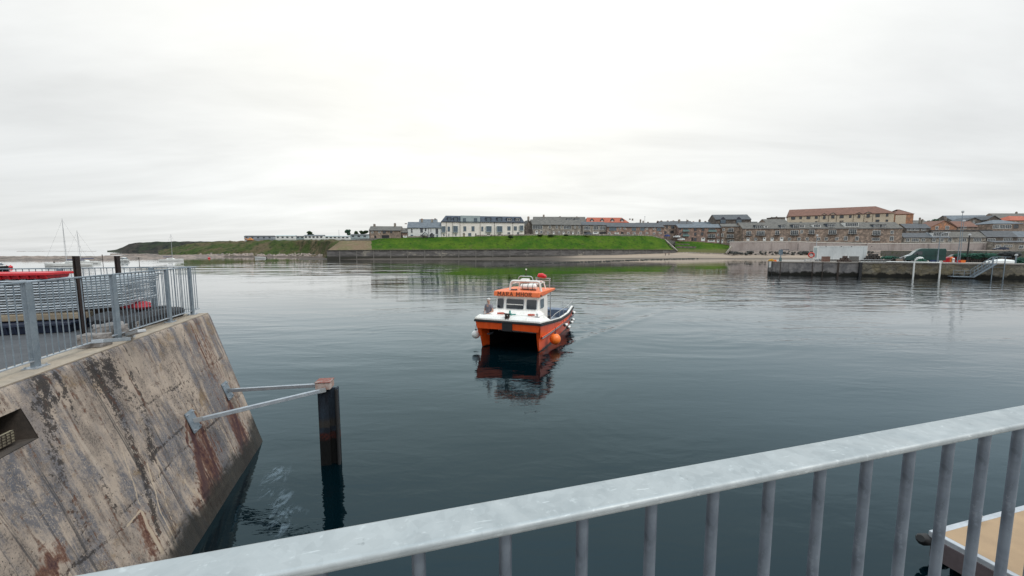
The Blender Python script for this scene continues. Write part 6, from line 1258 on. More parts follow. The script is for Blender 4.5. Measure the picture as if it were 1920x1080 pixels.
m = MB(); p0, p1 = aty(1361, 476, 224), aty(1372, 462, 231); m.beam(p0, p1, .5, 1.2); m.beam(tuple(aty(1268, 474.5, 226)), tuple(aty(1362, 476.5, 226)), .8, 1.2); tag(m.build('lawn_kerb', M['stone_grey'], None), 'low stone kerb between the small lawn and the beach', 'kerb')
# masts and posts in the town
def pole(px, top, base, Y, label, r_=.12, arm=None, mat=None, cat='mast', name='mast'):
    b = aty(px, base, Y); zt = zat(px, top, Y); o = empty(name, b, 0, label, cat); m = MB(); m.tube([(0, 0, 0), (0, 0, zt-b.z)], [r_, r_*.7], 8); m.build('post', mat or M['alu'], o)
    m = MB()
    if arm: m.tube([(0, 0, zt-b.z), (arm*.5, 0, zt-b.z+.35), (arm, 0, zt-b.z+.4)], r_*.6, 6); m.box(arm-.3*(1 if arm < 0 else .0), arm+.3, -.12, .12, zt-b.z+.33, zt-b.z+.48)
    else: m.ball((0, 0, zt-b.z), r_*1.8, n=8, m=6)
    m.build('lamp_head' if arm else 'cap', mat or M['alu'], o); return o
pole(1208, 406, 443, 262, 'thin pale radio mast rising behind the low stone terrace', .16)
pole(1286, 411, 445, 262, 'thin dark aerial pole among the chimneys behind the pub', .1, mat=M['darkwood'])
pole(636, 432, 449, 262, 'thin pole standing among the white static caravans', .12)
# caravans on the headland
def caravan(px0, px1, y0, y1, Y, label, bm, rm, n):
    A = aty(px0, y1, Y); B = aty(px1, y1, Y); L_ = B.x-A.x; h_ = zat(px0, y0, Y)-A.z; r = empty('static_caravan', A, 0, label, 'caravan', 'static caravans on the headland')
    m = MB(); m.box(0, L_, 0, 4, .35, h_*.8); m.box(.2, L_-.2, .2, 3.8, -.6, .35); m.build('body', bm, r); m = MB(); m.prism([(-.3, h_*.8), (4.3, h_*.8), (2, h_)], -.2, L_+.2); m.build('roof', rm, r)
    for i in range(n): x = L_*(i+.25)/n; m = MB(); m.box(x, x+min(1.6, L_/n*.55), -.06, .02, h_*.36, h_*.7); m.build('window', M['glass'], r)
caravan(458, 512, 441.5, 449.8, 318, 'grey static caravan with a long dark window front at the left of the row', plain('grey_blue_caravan', (.32, .34, .38), .6), M['slate'], 5)
caravan(517, 553, 441, 449.3, 316, 'plain white static caravan second in the row on the headland', M['white'], M['cladding'], 4)
caravan(555, 579, 442, 449.3, 312, 'pale grey static caravan partly behind the white ones', M['cladding'], M['slate'], 3)
caravan(570, 606, 440.2, 449.3, 300, 'white static caravan with a gabled end in the middle of the row', M['white'], M['slate_blue'], 5)
caravan(609, 655, 441.8, 449.2, 298, 'long low white static caravan toward the right of the row', M['white'], M['cladding'], 6)
caravan(657, 690, 438.8, 447.8, 262, 'whitish caravan with a curved roof beside the stone farmhouse', M['cladding'], M['slate'], 3)
b = aty(462, 452.6, 300); r = empty('excavator', b, 0, 'orange yellow digger parked at the cliff top below the grey caravan', 'digger'); m = MB(); m.box(0, 4.6, 0, 2.2, 0, .8); m.build('track', M['black'], r, bevel=.2); m = MB(); m.box(.3, 4.2, .1, 2.1, .85, 1.9); m.box(1.8, 3.4, .1, 1.4, 1.9, 2.6); m.build('body', plain('digger_orange', (.7, .3, .1), .5), r, bevel=.15)
m = MB(); m.beam((.4, 1, 1.5), (-1.2, 1, 2.4), .3, .4); m.beam((-1.2, 1, 2.4), (-2, 1, .6), .25, .3); m.build('arm', bpy.data.materials['digger_orange'], r)
# ------------------------------------------------------------------ trees and bushes
def foliage(name, c1, c2, c3):
    N = Nodes(name); c = N.coord('Object'); k = N.mix(N.step(N.noise(c, .9, 4), .4, .62), c1, c2); k = N.mix(N.step(N.noise(c, 4, 3), .5, .7), k, c3); return N.fin(k, .8, 0, .2)
M['leaf_d'] = foliage('dark_leaves', (.018, .035, .016), (.035, .06, .022), (.05, .085, .035)); M['leaf_t'] = foliage('teal_green_leaves', (.03, .07, .045), (.05, .1, .06), (.02, .04, .03))
def bush(loc, rx, ry, rz_, label, mat, cat='bush', n=900, s_=.22, trunk=0, seed=1, name='bush'):
    rn = random.Random(seed); r = empty(name, loc, 0, label, cat); m = MB(); lumps = [(rn.uniform(-.6, .6)*rx, rn.uniform(-.5, .5)*ry, rn.uniform(.3, 1.5)*rz_, rn.uniform(.35, .6)) for _ in range(9)]
    for i in range(n):
        lx_, ly_, lz_, lr = rn.choice(lumps); d_ = Vector((rn.gauss(0, 1), rn.gauss(0, 1), rn.gauss(0, 1))).normalized()*rn.uniform(.6, 1.05)*lr
        p = Vector((lx_+d_.x*rx, ly_+d_.y*ry, max(.05, lz_+d_.z*rz_)+trunk)); a = Vector((rn.gauss(0, 1), rn.gauss(0, 1), rn.gauss(0, 1))).normalized()*s_*rn.uniform(.6, 1.3); b = a.orthogonal().normalized()*s_*rn.uniform(.5, 1)
        m.add([p-a-b, p+a-b, p+a+b, p-a+b], [(0, 1, 2, 3)])
    m.build('crown', mat, r); m = MB(); m.tube([(0, 0, -.3), (.1, 0, trunk+rz_*.5), (.3*rx, 0, trunk+rz_)], [.12+.05*trunk, .1, .03], 6); m.tube([(.05, 0, trunk+rz_*.3), (-.4*rx, .1, trunk+rz_*1.1)], [.07, .02], 5); m.build('trunk' if trunk else 'stem', M['darkwood'], r)
bush(aty(1753, 430, 262), 4.2, 3, 2.6, 'dark round trees behind the red brick gabled house', M['leaf_t'], 'tree', 1500, .4, 1.5, 3, 'tree')
bush(aty(1742, 428, 264), 2.6, 2.5, 2.0, 'smaller dark tree left of the red brick gabled house', M['leaf_d'], 'tree', 900, .35, 1.0, 5, 'tree')
bush(aty(957.5, 446.5, 219.5), 1.4, 1.2, .9, 'round dark bush on the top edge of the green bank below the white block', M['leaf_d'], n=500, seed=6)
for i, (px, py, lb) in enumerate(((1012, 443, 'low dark bush left of the white door at the bank top'), (1034, 443.2, 'wider dark bush below the stone terrace at the bank top'), (1062, 442.5, 'small dark bush below the terrace, right of the other two'))): bush(aty(px, py, 226.5), (1.6, 2.6, 1.4)[i], 1, .55, lb, M['leaf_d'], n=420, s_=.16, seed=10+i)
bush(aty(583, 445, 330), 3, 2, 2.0, 'dark round tree rising behind the middle caravans', M['leaf_d'], 'tree', 700, .4, 1, 21, 'tree')
bush(aty(652, 443, 320), 2.2, 2, 2.2, 'dark tree behind the right hand caravans', M['leaf_t'], 'tree', 600, .4, 1, 22, 'tree')
bush(aty(683, 442, 300), 3.2, 2, 1.6, 'broad dark tree left of the stone farmhouse', M['leaf_d'], 'tree', 700, .4, 1, 23, 'tree')
bush(aty(668, 443, 305), 1.8, 2, 1.5, 'small dark tree left of the broad one by the farmhouse', M['leaf_d'], 'tree', 500, .35, 1, 24, 'tree')
# people on the beach
for px, py, lb, h_ in ((1247.5, 479.3, 'left dark clothed person standing on the far beach', 1.7), (1254.3, 478.9, 'right dark clothed person standing on the far beach', 1.78)):
    p = aty(px, py, 214); person(p, R(20), lb, M['jacket'], M['trouser'], M['hair_d'], 'down', h_, 'people on the beach', False)
# ------------------------------------------------------------------ the pier on the right
A_ = atz(1439, 514.2, 0); B_ = atz(1920, 523.6, 0); PF = Frame((A_.x, A_.y), (B_.x, B_.y), 0); PT = 2.52; PL = PF.len
def pp(px, py=493, v=0): return PF.at(px, py, v)[0]
def make_pier():
    root = empty('pier', PF.loc(0), PF.rz, 'stone and concrete pier on the right, dark weed along its foot', 'pier')
    N = Nodes('pier_stone'); c = N.coord('Object'); s_ = N.n('ShaderNodeSeparateXYZ'); N.l(c, s_.inputs[0]); v = N.coord('Object', (1, 1, 1.8)); vo = N.n('ShaderNodeTexVoronoi', feature='DISTANCE_TO_EDGE'); N.l(v, vo.inputs[0]); vo.inputs['Scale'].default_value = 1.5
    vc = N.n('ShaderNodeTexVoronoi'); N.l(v, vc.inputs[0]); vc.inputs['Scale'].default_value = 1.5; sc1 = N.n('ShaderNodeSeparateColor'); N.l(vc.outputs['Color'], sc1.inputs[0])
    ston = N.mix(sc1.outputs[0], (.21, .185, .14), (.11, .10, .085)); ston = N.mix(N.step(N.noise(c, .5, 5, .7), .45, .65, 0, .6), ston, (.16, .125, .06)); ston = N.mix(N.step(vo.outputs['Distance'], 0, .08, .7, 0), ston, (.05, .045, .04))
    con = N.mix(N.step(N.noise(c, .7, 6, .7), .4, .62), (.22, .205, .20), (.12, .115, .118)); con = N.mix(N.step(N.noise(N.coord('Object', (2.5, 2.5, .5)), 1, 4), .55, .7, 0, .6), con, (.07, .068, .07))
    k = N.mix(N.step(s_.outputs[0], pp(1612)-.05, pp(1612)+.05), con, ston)
    wl = N.math('ADD', s_.outputs[2], N.math('MULTIPLY', N.math('SUBTRACT', N.noise(c, .8, 5, .7), .5), 2.2)); k = N.mix(N.step(wl, .35, .75, 1, 0), k, (.018, .017, .014)); N.bump(N.noise(c, 3, 4), .5, .05); N.fin(k, .85, 0, .2)
    UB = PF.at(1440, 492, 17)[0]; ns = 60; m = MB(); X = np.linspace(0, PL+60, 90); rows = []
    rnd_ = random.Random(2)
    for x in X:
        rough = .18 if x > pp(1612) else .03
        rows.append([(x, -.25+rough*noise.noise(Vector((x*.8, 0, 1))), -2), (x, -.18+rough*noise.noise(Vector((x*.9, 2, 1))), .6), (x, -.06+rough*noise.noise(Vector((x*1.1, 4, 1))), 1.5), (x, .0, PT-.22), (max(x, UB), 17, PT-.22), (max(x, UB), 17, -2)])
    m.loft(rows); m.build('wall', N.m, root)
    m = MB(); m.prism([(-.08, -.06), (PL+60, -.06), (PL+60, 17), (UB, 17)], PT-.218, PT, 'z'); m.build('deck', plain('pier_deck_concrete', (.30, .265, .235), .9, col2=(.2, .18, .165), sc_=.5, bump=.3), root, bevel=.02)
    u0, u1 = pp(1613), pp(1700); m = MB(); m.box(pp(1614), pp(1712)-.1, -.10, .12, PT+.004, PT+.13); m.build('kerb', M['white'], root, bevel=.02)
    for px, w_ in ((1571, .14), (1463, .05), (1523, .05), (1542, .05)): u = pp(px); m = MB(); m.box(u-w_, u+w_, -.36, -.24, -1.5, PT-.03); m.build('fender_board', M['darkwood'], root)
    u = pp(1612); m = MB(); m.box(u-.2, u+.2, -.62, -.12, -2, PT+.02); m.build('fender_pile', M['black'], root, bevel=.03)
    # white tubular frame in front of the stone part
    m = MB(); a, b = pp(1712), pp(1761); z = PT+.12
    m.tube([(pp(1660), -.35, z), (b, -.35, z-.06)], .10, 8); m.build('handrail', M['white'], root, smooth=True)
    for u in (a, b): m = MB(); m.tube([(u, -.35, z), (u, -.45, -1.6)], .12, 8); m.build('leg', M['white'], root, smooth=True)
    # ladder with white board at the end
    for du in (0, .55): m = MB(); m.tube([(.02+du*1.1, -.42, -1.5), (.02+du*1.1, -.42, PT+.1)], .05, 6); m.build('ladder_rail', M['black'], root)
    m = MB(); m.box(-.05, .42, -.34, -.27, 1.35, PT-.05); m.build('white_board', M['white'], root)
    return root
make_pier()
def P(px, v=2.0, z=0): return PF.loc(PF.at(px, 492, v)[0], v, PT+z)
def hgt(px, py, v): return PF.at(px, py, v)[1]-PT
def thing_at(name, px, v, label, cat, rz=0, group=None): return empty(name, P(px, v), PF.rz+rz, label, cat, group)
wheel_m = plain('tyre_rubber', (.015, .015, .016), .8); rimm = plain('wheel_rim', (.4, .4, .42), .4, .6)
def wheel(par, x, y, r_, w_=.22):
    m = MB(); m.tube([(x, y-w_/2, r_), (x, y+w_/2, r_)], r_, 20); wh = m.build('wheel', wheel_m, par, bevel=.03); m = MB(); m.tube([(x, y-w_/2-.012, r_), (x, y+w_/2+.012, r_)], r_*.6, 14); m.build('rim', rimm, wh)
# white box trailer
def trailer():
    v = 5.0; u0 = PF.at(1532, 490, v)[0]; u1 = PF.at(1624, 490, v)[0]; L_ = u1-u0; h_ = hgt(1580, 461.3, v); r = empty('box_trailer', PF.loc(u0, v, PT), PF.rz, 'big plain white box trailer parked near the end of the pier', 'trailer')
    w_ = plain('dull_white_panels', (.66, .68, .68), .5, col2=(.56, .58, .58), sc_=.8, stretch=(1, 1, .3)); m = MB(); m.box(0, L_, 0, 2.5, .42, h_); b = m.build('box_body', w_, r, bevel=.06)
    m = MB(); m.box(-.03, L_+.03, -.03, 2.53, h_-.12, h_+.03); m.box(-.03, .08, -.03, 2.53, .42, h_-.121); m.box(L_-.08, L_+.03, -.03, 2.53, .42, h_-.121); m.box(.081, L_-.081, -.025, 2.525, .36, .5); m.build('edge_trim', M['white'], b)
    for x in (1.2, 3.6, 5.2, 8.3): m = MB(); m.box(x, x+.14, -.06, -.031, h_-.16, h_-.04); m.build('marker_light', M['black'], b)
    for x in (2.4, 4.8, 7.2): m = MB(); m.box(x, x+.025, -.006, .0, .5, h_-.13); m.build('panel_joint', M['cladding'], b)
    m = MB(); m.box(-.05, -.031, .3, 2.2, .7, h_-.3); m.build('rear_door', M['cladding'], b)
    m = MB(); m.box(.3, L_-.2, .5, 2.0, .12, .36); m.build('chassis', M['frame_d'], r)
    for x in (L_-1.4, L_-2.6): wheel(r, x, .25, .36); wheel(r, x, 2.25, .36)
    m = MB(); m.box(.6, .72, .3, .42, 0, .36); m.box(.6, .72, 2.0, 2.12, 0, .36); m.build('landing_leg', M['alu'], r)
trailer()
def van():
    v = 3.2; u0, z_ = PF.at(1694, 490, v); u1 = PF.at(1771, 490, v)[0]; L_ = (u1-u0)*.93; W_, h_ = 2.0, hgt(1750, 465.6, v); r = empty('van', PF.loc(u0+.2, v, PT), PF.rz-R(9), 'dark green high roofed panel van facing left on the pier', 'van')
    prof = [(0, .38), (-.02, .75), (.15, 1.05), (.85, 1.28), (1.45, 2.05), (1.8, h_-.12), (2.2, h_), (L_-.1, h_-.03), (L_, h_-.2), (L_, .38)]
    m = MB()
    for (y0, y1, t) in ((0, 1, 0),):
        n = len(prof); rings = []
        for yy, ins in ((0, .12), (.06, .03), (.3, 0), (1.0, 0), (1.7, 0), (1.94, .03), (2.0, .12)):
            rings.append([(x+(ins*2 if x < .5 else 0), yy+(max(0, z-1.2)*.07 if yy < 1 else -max(0, z-1.2)*.07), z-(ins if z > 1.6 else 0)) for x, z in prof])
        m.loft(rings)
    m.build('body', M['green_d'], r, smooth=True)
    bonnet_sheen = plain('painted_bonnet_sheen', (.5, .55, .56), .35, .1)  # pale reflections painted into the bonnet colour
    m = MB(); m.hexa([(.16, .15, 1.06), (.84, .12, 1.285), (.84, 1.88, 1.285), (.16, 1.85, 1.06), (.15, .15, 1.08), (.83, .12, 1.305), (.83, 1.88, 1.305), (.15, 1.85, 1.08)]); m.build('bonnet', bonnet_sheen, r)
    m = MB(); m.hexa([(.87, .14, 1.31), (1.46, .2, 2.07), (1.46, 1.8, 2.07), (.87, 1.86, 1.31), (.84, .14, 1.33), (1.43, .2, 2.09), (1.43, 1.8, 2.09), (.84, 1.86, 1.33)]); m.build('windscreen', plain('painted_windscreen_sheen', (.2, .24, .25), .08, spec=.9), r)  # glass colour lightened to paint in its reflection
    m = MB(); m.hexa([(1.05, .0, 1.35), (2.2, .0, 1.35), (2.2, .06, 1.35), (1.05, .06, 1.35), (1.5, .03, 1.98), (2.2, .03, 1.98), (2.2, .1, 1.98), (1.5, .1, 1.98)]); m.build('side_window', M['glass'], r)
    m = MB(); m.box(-.06, .12, .08, 1.92, .38, .66); m.build('bumper', M['black'], r, bevel=.05); m = MB(); m.box(-.03, .05, .5, 1.5, .7, .9); m.build('grille', M['black'], r)
    for y in (.12, 1.6): m = MB(); m.box(-.03, .18, y, y+.3, .74, .98); m.build('headlight', plain('headlight_glass', (.6, .62, .62), .15) if y < 1 else bpy.data.materials['headlight_glass'], r, bevel=.03)
    m = MB(); m.box(2.64, L_-.3, -.005, .012, 1.16, 1.2); m.box(2.62, 2.64, -.003, .01, .45, 2.0); m.box(3.9, 3.92, -.003, .01, .45, 2.1); m.build('side_rail', M['black'], r)
    for x in (1.0, L_-1.25): wheel(r, x, .16, .36); wheel(r, x, 1.84, .36)
    m = MB(); m.box(1.5, 1.6, -.16, -.02, 1.3, 1.6); m.build('mirror', M['black'], r)
van()
def car(px, v, L_, hh, col, label, ang=0, z=0, loc=None):
    r = empty('parked_car', loc if loc is not None else P(px, v, z), PF.rz+ang, label, 'car'); prof = [(0, .28), (-.02, .6), (.15, .75), (1.0, .9), (1.6, 1.38), (2.0, hh), (L_-1.3, hh), (L_-.4, .98), (L_-.02, .92), (L_, .28)]; m = MB(); rings = []
    for yy, ins in ((0, .08), (.05, 0), (1.65, 0), (1.7, .08)): rings.append([(x+(ins if x < 1 else -ins if x > L_-1 else 0), yy+(max(0, z_-.85)*.35 if yy < 1 else -max(0, z_-.85)*.35), z_-ins*.4) for x, z_ in prof])
    m.loft(rings); m.build('body', col, r, smooth=True); m = MB(); g = lambda x, z_, y: (x, y, z_)
    for s_, y in ((0, .03), (1, 1.67)):
        d_ = lambda z_: (y+(max(0, z_-.85)*.35 if s_ == 0 else -max(0, z_-.85)*.35))+(-.015 if s_ == 0 else .015)
        m.add([(1.15, d_(.95), .95), (L_-.8, d_(.98), .98), (L_-1.35, d_(hh-.08), hh-.08), (1.95, d_(hh-.08), hh-.08)], [(0, 1, 2, 3)])
    m.add([(1.02, .12, .94), (1.57, .22, 1.38), (1.57, 1.48, 1.38), (1.02, 1.58, .94)], [(0, 1, 2, 3)]); m.build('windows', M['glass'], r)
    for x in (.75, L_-.8): wheel(r, x, .1, .3, .18); wheel(r, x, 1.6, .3, .18)
    for y in (.1, 1.35): m = MB(); m.box(-.05, .08, y, y+.25, .58, .72); m.build('headlight', M['white'], r)
    return r
navy_car = plain('navy_car_paint', (.015, .02, .05), .25)
car(1688, 7.5, 4.0, 1.6, navy_car, 'dark blue car parked behind the nose of the green van')
car(1771, 8.5, 3.8, 1.35, plain('red_car_paint', (.38, .015, .03), .3), 'red car behind the rear of the green van')
car(0, 0, 4.3, 1.5, navy_car, 'dark blue car on the upper road at the right edge', 0, loc=aty(1866, 469, 170)); 
car(0, 0, 4.0, 1.5, plain('blue_car_paint', (.02, .05, .3), .3), 'bright blue car parked in front of the stone pub', 0, loc=aty(1243, 444, 244.5))
car(0, 0, 4.0, 1.4, M['white'], 'white car parked in the lane right of the blue one', 0, loc=aty(1262, 445.5, 243.5)); car(0, 0, 4.0, 1.4, M['white'], 'white car at the foot of the three storey pink terrace', 0, loc=aty(1270.5, 450.6, 239))
car(0, 0, 4.2, 1.45, plain('grey_car_paint', (.12, .13, .15), .3), 'grey car in front of the tall windowed terrace with garages', 0, loc=aty(1095, 440.5, 230))
# the upper road ground for that car
m = MB(); b = aty(1850, 470, 168); m.box(b.x-4, b.x+60, 166, 212, -1, b.z-.18); m.build('upper_road', M['soil'], None); tag(bpy.data.objects['upper_road'], kind='structure')
# pots, nets, crates
potm = plain('dark_pot_netting', (.035, .04, .04), .9, col2=(.015, .016, .018), sc_=6); frm = plain('pot_frame', (.16, .12, .10), .7)
def pot(r, x, y, z, rz=0, nm=True):
    m = MB(); c, s_ = math.cos(rz), math.sin(rz); T = lambda a, b, h_: (x+a*c-b*s_, y+a*s_+b*c, z+h_); L_, W_, Hh = .32, .24, .36
    for a in (-L_, 0, L_): m.tube([T(a, -W_, 0), T(a, -W_, Hh*.55), T(a, -W_*.6, Hh*.95), T(a, W_*.6, Hh*.95), T(a, W_, Hh*.55), T(a, W_, 0), T(a, -W_, 0)], .022, 5)
    for b_, h_ in ((-W_, 0), (W_, 0), (-W_*.6, Hh*.95), (W_*.6, Hh*.95)): m.tube([T(-L_, b_, h_), T(L_, b_, h_)], .02, 5)
    return m
def potpile(px, v, n, wd, ht, label, seed, mats=None, netc=None):
    rn = random.Random(seed); k = 0; rows = max(1, int(ht/.36)); 
    for j in range(rows):
        nn = max(1, int(round(n*(1-j/(rows+.6)))))
        for i in range(nn):
            x = (i-(nn-1)/2)*.68+rn.uniform(-.07, .07); r = empty('lobster_pot', P(px, v)+PF.e*x+Vector((0, 0, .365*j+.02)), PF.rz+rn.uniform(-.4, .4), label % (('on top', 'in the middle', 'at the bottom')[0 if j == rows-1 and rows > 1 else (2 if j == 0 else 1)]), 'lobster pot', 'lobster pots ' + label.split('%s')[1].strip())
            m = pot(r, 0, 0, 0); m.build('frame', frm, r)
            m = MB(); m.prism([(-.22, .02), (.22, .02), (.22, .19), (.13, .33), (-.13, .33), (-.22, .19)], -.3, .3); m.build('netting', mats or potm, r)
potpile(1583, 1.2, 3, 2, 1.3, 'lobster pot %s of the heap in front of the white trailer', 1, plain('brown_pot_netting', (.09, .06, .05), .9, col2=(.03, .025, .025), sc_=6))
potpile(1636, 4.5, 5, 3, 1.5, 'dark lobster pot %s of the long pile right of the trailer', 2)
potpile(1669, 2.6, 3, 2, .8, 'lobster pot %s of the pile under the green net', 3)
potpile(1812, 7.5, 5, 3, 1.3, 'lobster pot %s of the pile behind the lamp posts', 4)
potpile(1851, 7.5, 6, 3, 1.2, 'lobster pot %s of the pile beyond the gangway head', 5)
potpile(1893, 5.0, 4, 3, 1.5, 'lobster pot %s of the pile at the right edge', 6)
def net(px, v, rx, ry, rz_, z, mat, label, seed, name='net_heap', cat='net'):
    rn = random.Random(seed); m = MB()
    for i in range(6): m.ball((rn.uniform(-.6, .6)*rx, rn.uniform(-.4, .4)*ry, rz_*.3), rx*rn.uniform(.35, .6), ry*rn.uniform(.4, .7), rz_*rn.uniform(.5, 1), 12, 7)
    for i in range(int(260*rx)):
        d_ = Vector((rn.gauss(0, 1), rn.gauss(0, 1), abs(rn.gauss(0, 1)))).normalized(); p = Vector((d_.x*rx*rn.uniform(.6, 1.15), d_.y*ry, d_.z*rz_*rn.uniform(.6, 1.35))); a = Vector((rn.gauss(0, 1), rn.gauss(0, 1), rn.gauss(0, 1))).normalized()*rn.uniform(.06, .16); b = a.orthogonal().normalized()*.07; m.add([p-a-b, p+a-b, p+a+b, p-a+b], [(0, 1, 2, 3)])
    o = m.build(name, mat, None, smooth=True); o.location = P(px, v, z); o.rotation_euler = (0, 0, PF.rz); tag(o, label, cat); tx = o.modifiers.new('d', 'DISPLACE'); t = bpy.data.textures.new('n', 'CLOUDS'); t.noise_scale = .25; tx.texture = t; tx.strength = .16; return o
net(1669, 2.6, 1.2, .5, .3, .72, M['greennet'], 'dark green net draped over the pots left of the van', 11); net(1726, 1.4, .75, .5, .55, 0, M['greennet'], 'green net heap on the pier in front of the green van', 12)
net(1724, 1.9, .6, .35, .5, .35, M['white'], 'cream bulk sack standing behind the green net heap', 13, 'bulk_bag', 'sack'); net(1806, 7.3, 1.5, .6, .5, 1.05, M['greennet'], 'green net heap on the pots behind the lamp posts', 14)
net(1845, 7.3, 1.9, .6, .55, .95, M['greennet'], 'wide green net heap beyond the gangway head', 15); net(1890, 4.8, 1.4, .6, .5, 1.3, potm, 'black net bundle on the pots at the right edge', 16); net(1912, 3.0, .8, .6, .8, 0, M['greennet'], 'pale green net heap cut by the right edge', 17)
net(1446, .7, .45, .3, .35, 0, M['yellow'], 'yellow rope heap at the very end of the pier', 18, 'rope_heap', 'rope'); net(1453.5, .7, .18, .2, .2, 0, M['orange'], 'small orange float beside the yellow rope at the pier end', 19, 'float', 'float')
def pcrate(px, v, w_, h_, mat, label, dz=0, n=3, dpt=.7):
    for i in range(n):
        r = empty('fish_box', P(px, v, i*(h_/n)), PF.rz, label if n == 1 else label+(', topmost' if i == n-1 else (', lowest' if i == 0 else ', between others')), 'fish box', None if n < 4 else 'fish boxes in a stack'); hh = h_/n-.015; t = .03
        m = MB(); m.box(-w_/2, w_/2, 0, dpt, 0, .03); m.box(-w_/2, w_/2, 0, t, .03, hh); m.box(-w_/2, w_/2, dpt-t, dpt, .03, hh); m.box(-w_/2, -w_/2+t, t, dpt-t, .03, hh); m.box(w_/2-t, w_/2, t, dpt-t, .03, hh); m.build('body', mat, r)
        m = MB(); m.box(-w_/2-.03, w_/2+.03, -.03, 0, hh-.06, hh); m.box(-w_/2-.03, w_/2+.03, dpt, dpt+.03, hh-.06, hh); m.build('rim', mat, r)
rb = plain('brown_crate_plastic', (.22, .12, .09), .7); gb = plain('grey_crate_plastic', (.16, .15, .14), .7)
pcrate(1549, 1.6, 1.15, 1.0, rb, 'brown box of the stack before the white trailer'); pcrate(1602, 1.6, 1.25, 1.05, gb, 'dark mesh box of the stack right of the pot heap'); pcrate(1686, 2.0, .9, .65, plain('tan_box', (.3, .24, .2), .8), 'tan box of the low stack left of the van nose', n=2)
pcrate(1750, 1.0, .55, .5, M['blue'], 'left blue barrel like tub in front of the van rear', n=1, dpt=.5); pcrate(1757, 1.0, .5, .42, M['blue'], 'right smaller blue tub in front of the van rear', n=1, dpt=.5)
pcrate(1780, 6.0, 1.1, .55, M['red'], 'red plastic box behind the rear of the green van', n=1); pcrate(1806, 3.5, .6, .45, M['orange'], 'orange box standing alone near the second lamp post', n=1); pcrate(1800, 3.6, .5, .4, M['red'], 'small red box left of the orange one', n=1)
for px, r0, z0, lb, mt in ((1783, .22, .55, 'orange ball float on the red plastic box', M['orange']), (1787, .2, .4, 'pink white ball float right of the red plastic box', M['white'])):
    m = MB(); m.ball((0, 0, r0+z0), r0, n=12, m=8); m.tube([(0, 0, z0), (0, 0, z0+.1)], .08, 6); m.box(-.12, .12, -.1, .1, 0, z0+.05); o = m.build('ball_float', mt, None, smooth=True); o.location = P(px, 5.4 if mt is M['orange'] else 5.2); tag(o, lb, 'float')
# steel trolley, stacked barriers, lifebuoy, service pillar
def bench(px, v, w_, label, name='steel_trolley', cat='trolley', h_=.45):
    r = thing_at(name, px, v, label, cat); m = MB(); m.box(-w_/2, w_/2, 0, .7, h_-.08, h_); m.build('bed', M['alu'], r, bevel=.01)
    m = MB()
    for a in (-w_/2+.1, w_/2-.1):
        for b_ in (.05, .6): m.box(a-.04, a+.04, b_, b_+.06, 0, h_-.08)
    m.build('leg', M['alu'], r); m = MB(); m.tube([(w_/2, .05, h_), (w_/2+.35, .05, h_+.25), (w_/2+.35, .6, h_+.25), (w_/2, .6, h_)], .025, 6); m.build('handle', M['alu'], r)
bench(1522, .9, 2.2, 'low grey steel trolley on the pier left of the white trailer'); bench(1640, 2.2, 4.6, 'long low grey steel rack right of the white trailer', 'steel_rack', 'rack', .42)
r = thing_at('lifebuoy_stand', 1520, 3.2, 'red lifebuoy on a post left of the white trailer', 'lifebuoy'); zc_ = hgt(1520, 478, 3.2); m = MB(); m.tube([(.45*math.cos(a*math.pi/10), -.08, zc_+.45*math.sin(a*math.pi/10)) for a in range(21)], .12, 8); m.build('ring', plain('lifebuoy_red', (.6, .07, .05), .5), r, smooth=True)
m = MB(); m.box(-.05, .05, -.02, .06, 0, zc_+.6); m.box(-.5, .5, .0, .05, zc_-.12, zc_+.12); m.build('post', M['alu'], r)
r = thing_at('davit', 1463, 1.0, 'blue grey hoist post standing near the pier end', 'hoist'); zt = hgt(1463, 467.5, 1.0); m = MB(); m.box(-.2, .2, -.15, .25, 0, .7); m.build('base', plain('green_grey_paint', (.12, .18, .18), .6), r, bevel=.02)
m = MB(); m.box(-.09, .09, -.08, .08, .7, zt); m.box(-.35, .3, -.1, .14, zt*.55, zt*.95); m.build('column', plain('hoist_paint', (.12, .17, .22), .6, col2=(.3, .34, .36), sc_=5, lo=.5, hi=.55), r); m = MB(); m.beam((0, 0, zt-.1), (1.3, 0, zt-.02), .1, .1); m.tube([(1.2, 0, zt-.1), (1.2, 0, zt-.6)], .015, 5); m.build('jib', M['frame_d'], r)
# lamp posts
def lamp(px, top, v, label, arm=.9, r_=.09, mat=None):
    r = thing_at('lamp_post', px, v, label, 'lamp post'); zt = hgt(px, top, v); m = MB(); m.tube([(0, 0, 0), (0, 0, 1.2), (0, 0, 1.21), (0, 0, zt)], [r_*1.5, r_*1.5, r_, r_*.7], 10); m.build('post', mat or M['galv_blue'], r, smooth=True)
    m = MB()
    if arm: m.tube([(0, 0, zt-.05), (arm*.5, 0, zt+.25), (arm, 0, zt+.35)], r_*.5, 6); m.hexa([(arm-.1, -.12, zt+.28), (arm+.55*(1 if arm > 0 else -1), -.12, zt+.38), (arm+.55*(1 if arm > 0 else -1), .12, zt+.38), (arm-.1, .12, zt+.28), (arm-.1, -.1, zt+.4), (arm+.55*(1 if arm > 0 else -1), -.1, zt+.48), (arm+.55*(1 if arm > 0 else -1), .1, zt+.48), (arm-.1, .1, zt+.4)])
    else: m.tube([(0, 0, zt-.02), (0, 0, zt+.08), (0, 0, zt+.3), (0, 0, zt+.34)], [.1, .2, .16, .05], 10)
    m.build('lamp_head', M['alu'], r); return r
lamp(1757.5, 440, .7, 'blue grey lamp post in front of the green van', .7, .065); lamp(1795, 399, 2.2, 'tallest thin lamp post right of the green van', 0, .05); lamp(1799, 416, 5.5, 'pale thin pole just right of the tallest lamp post', 0, .045)
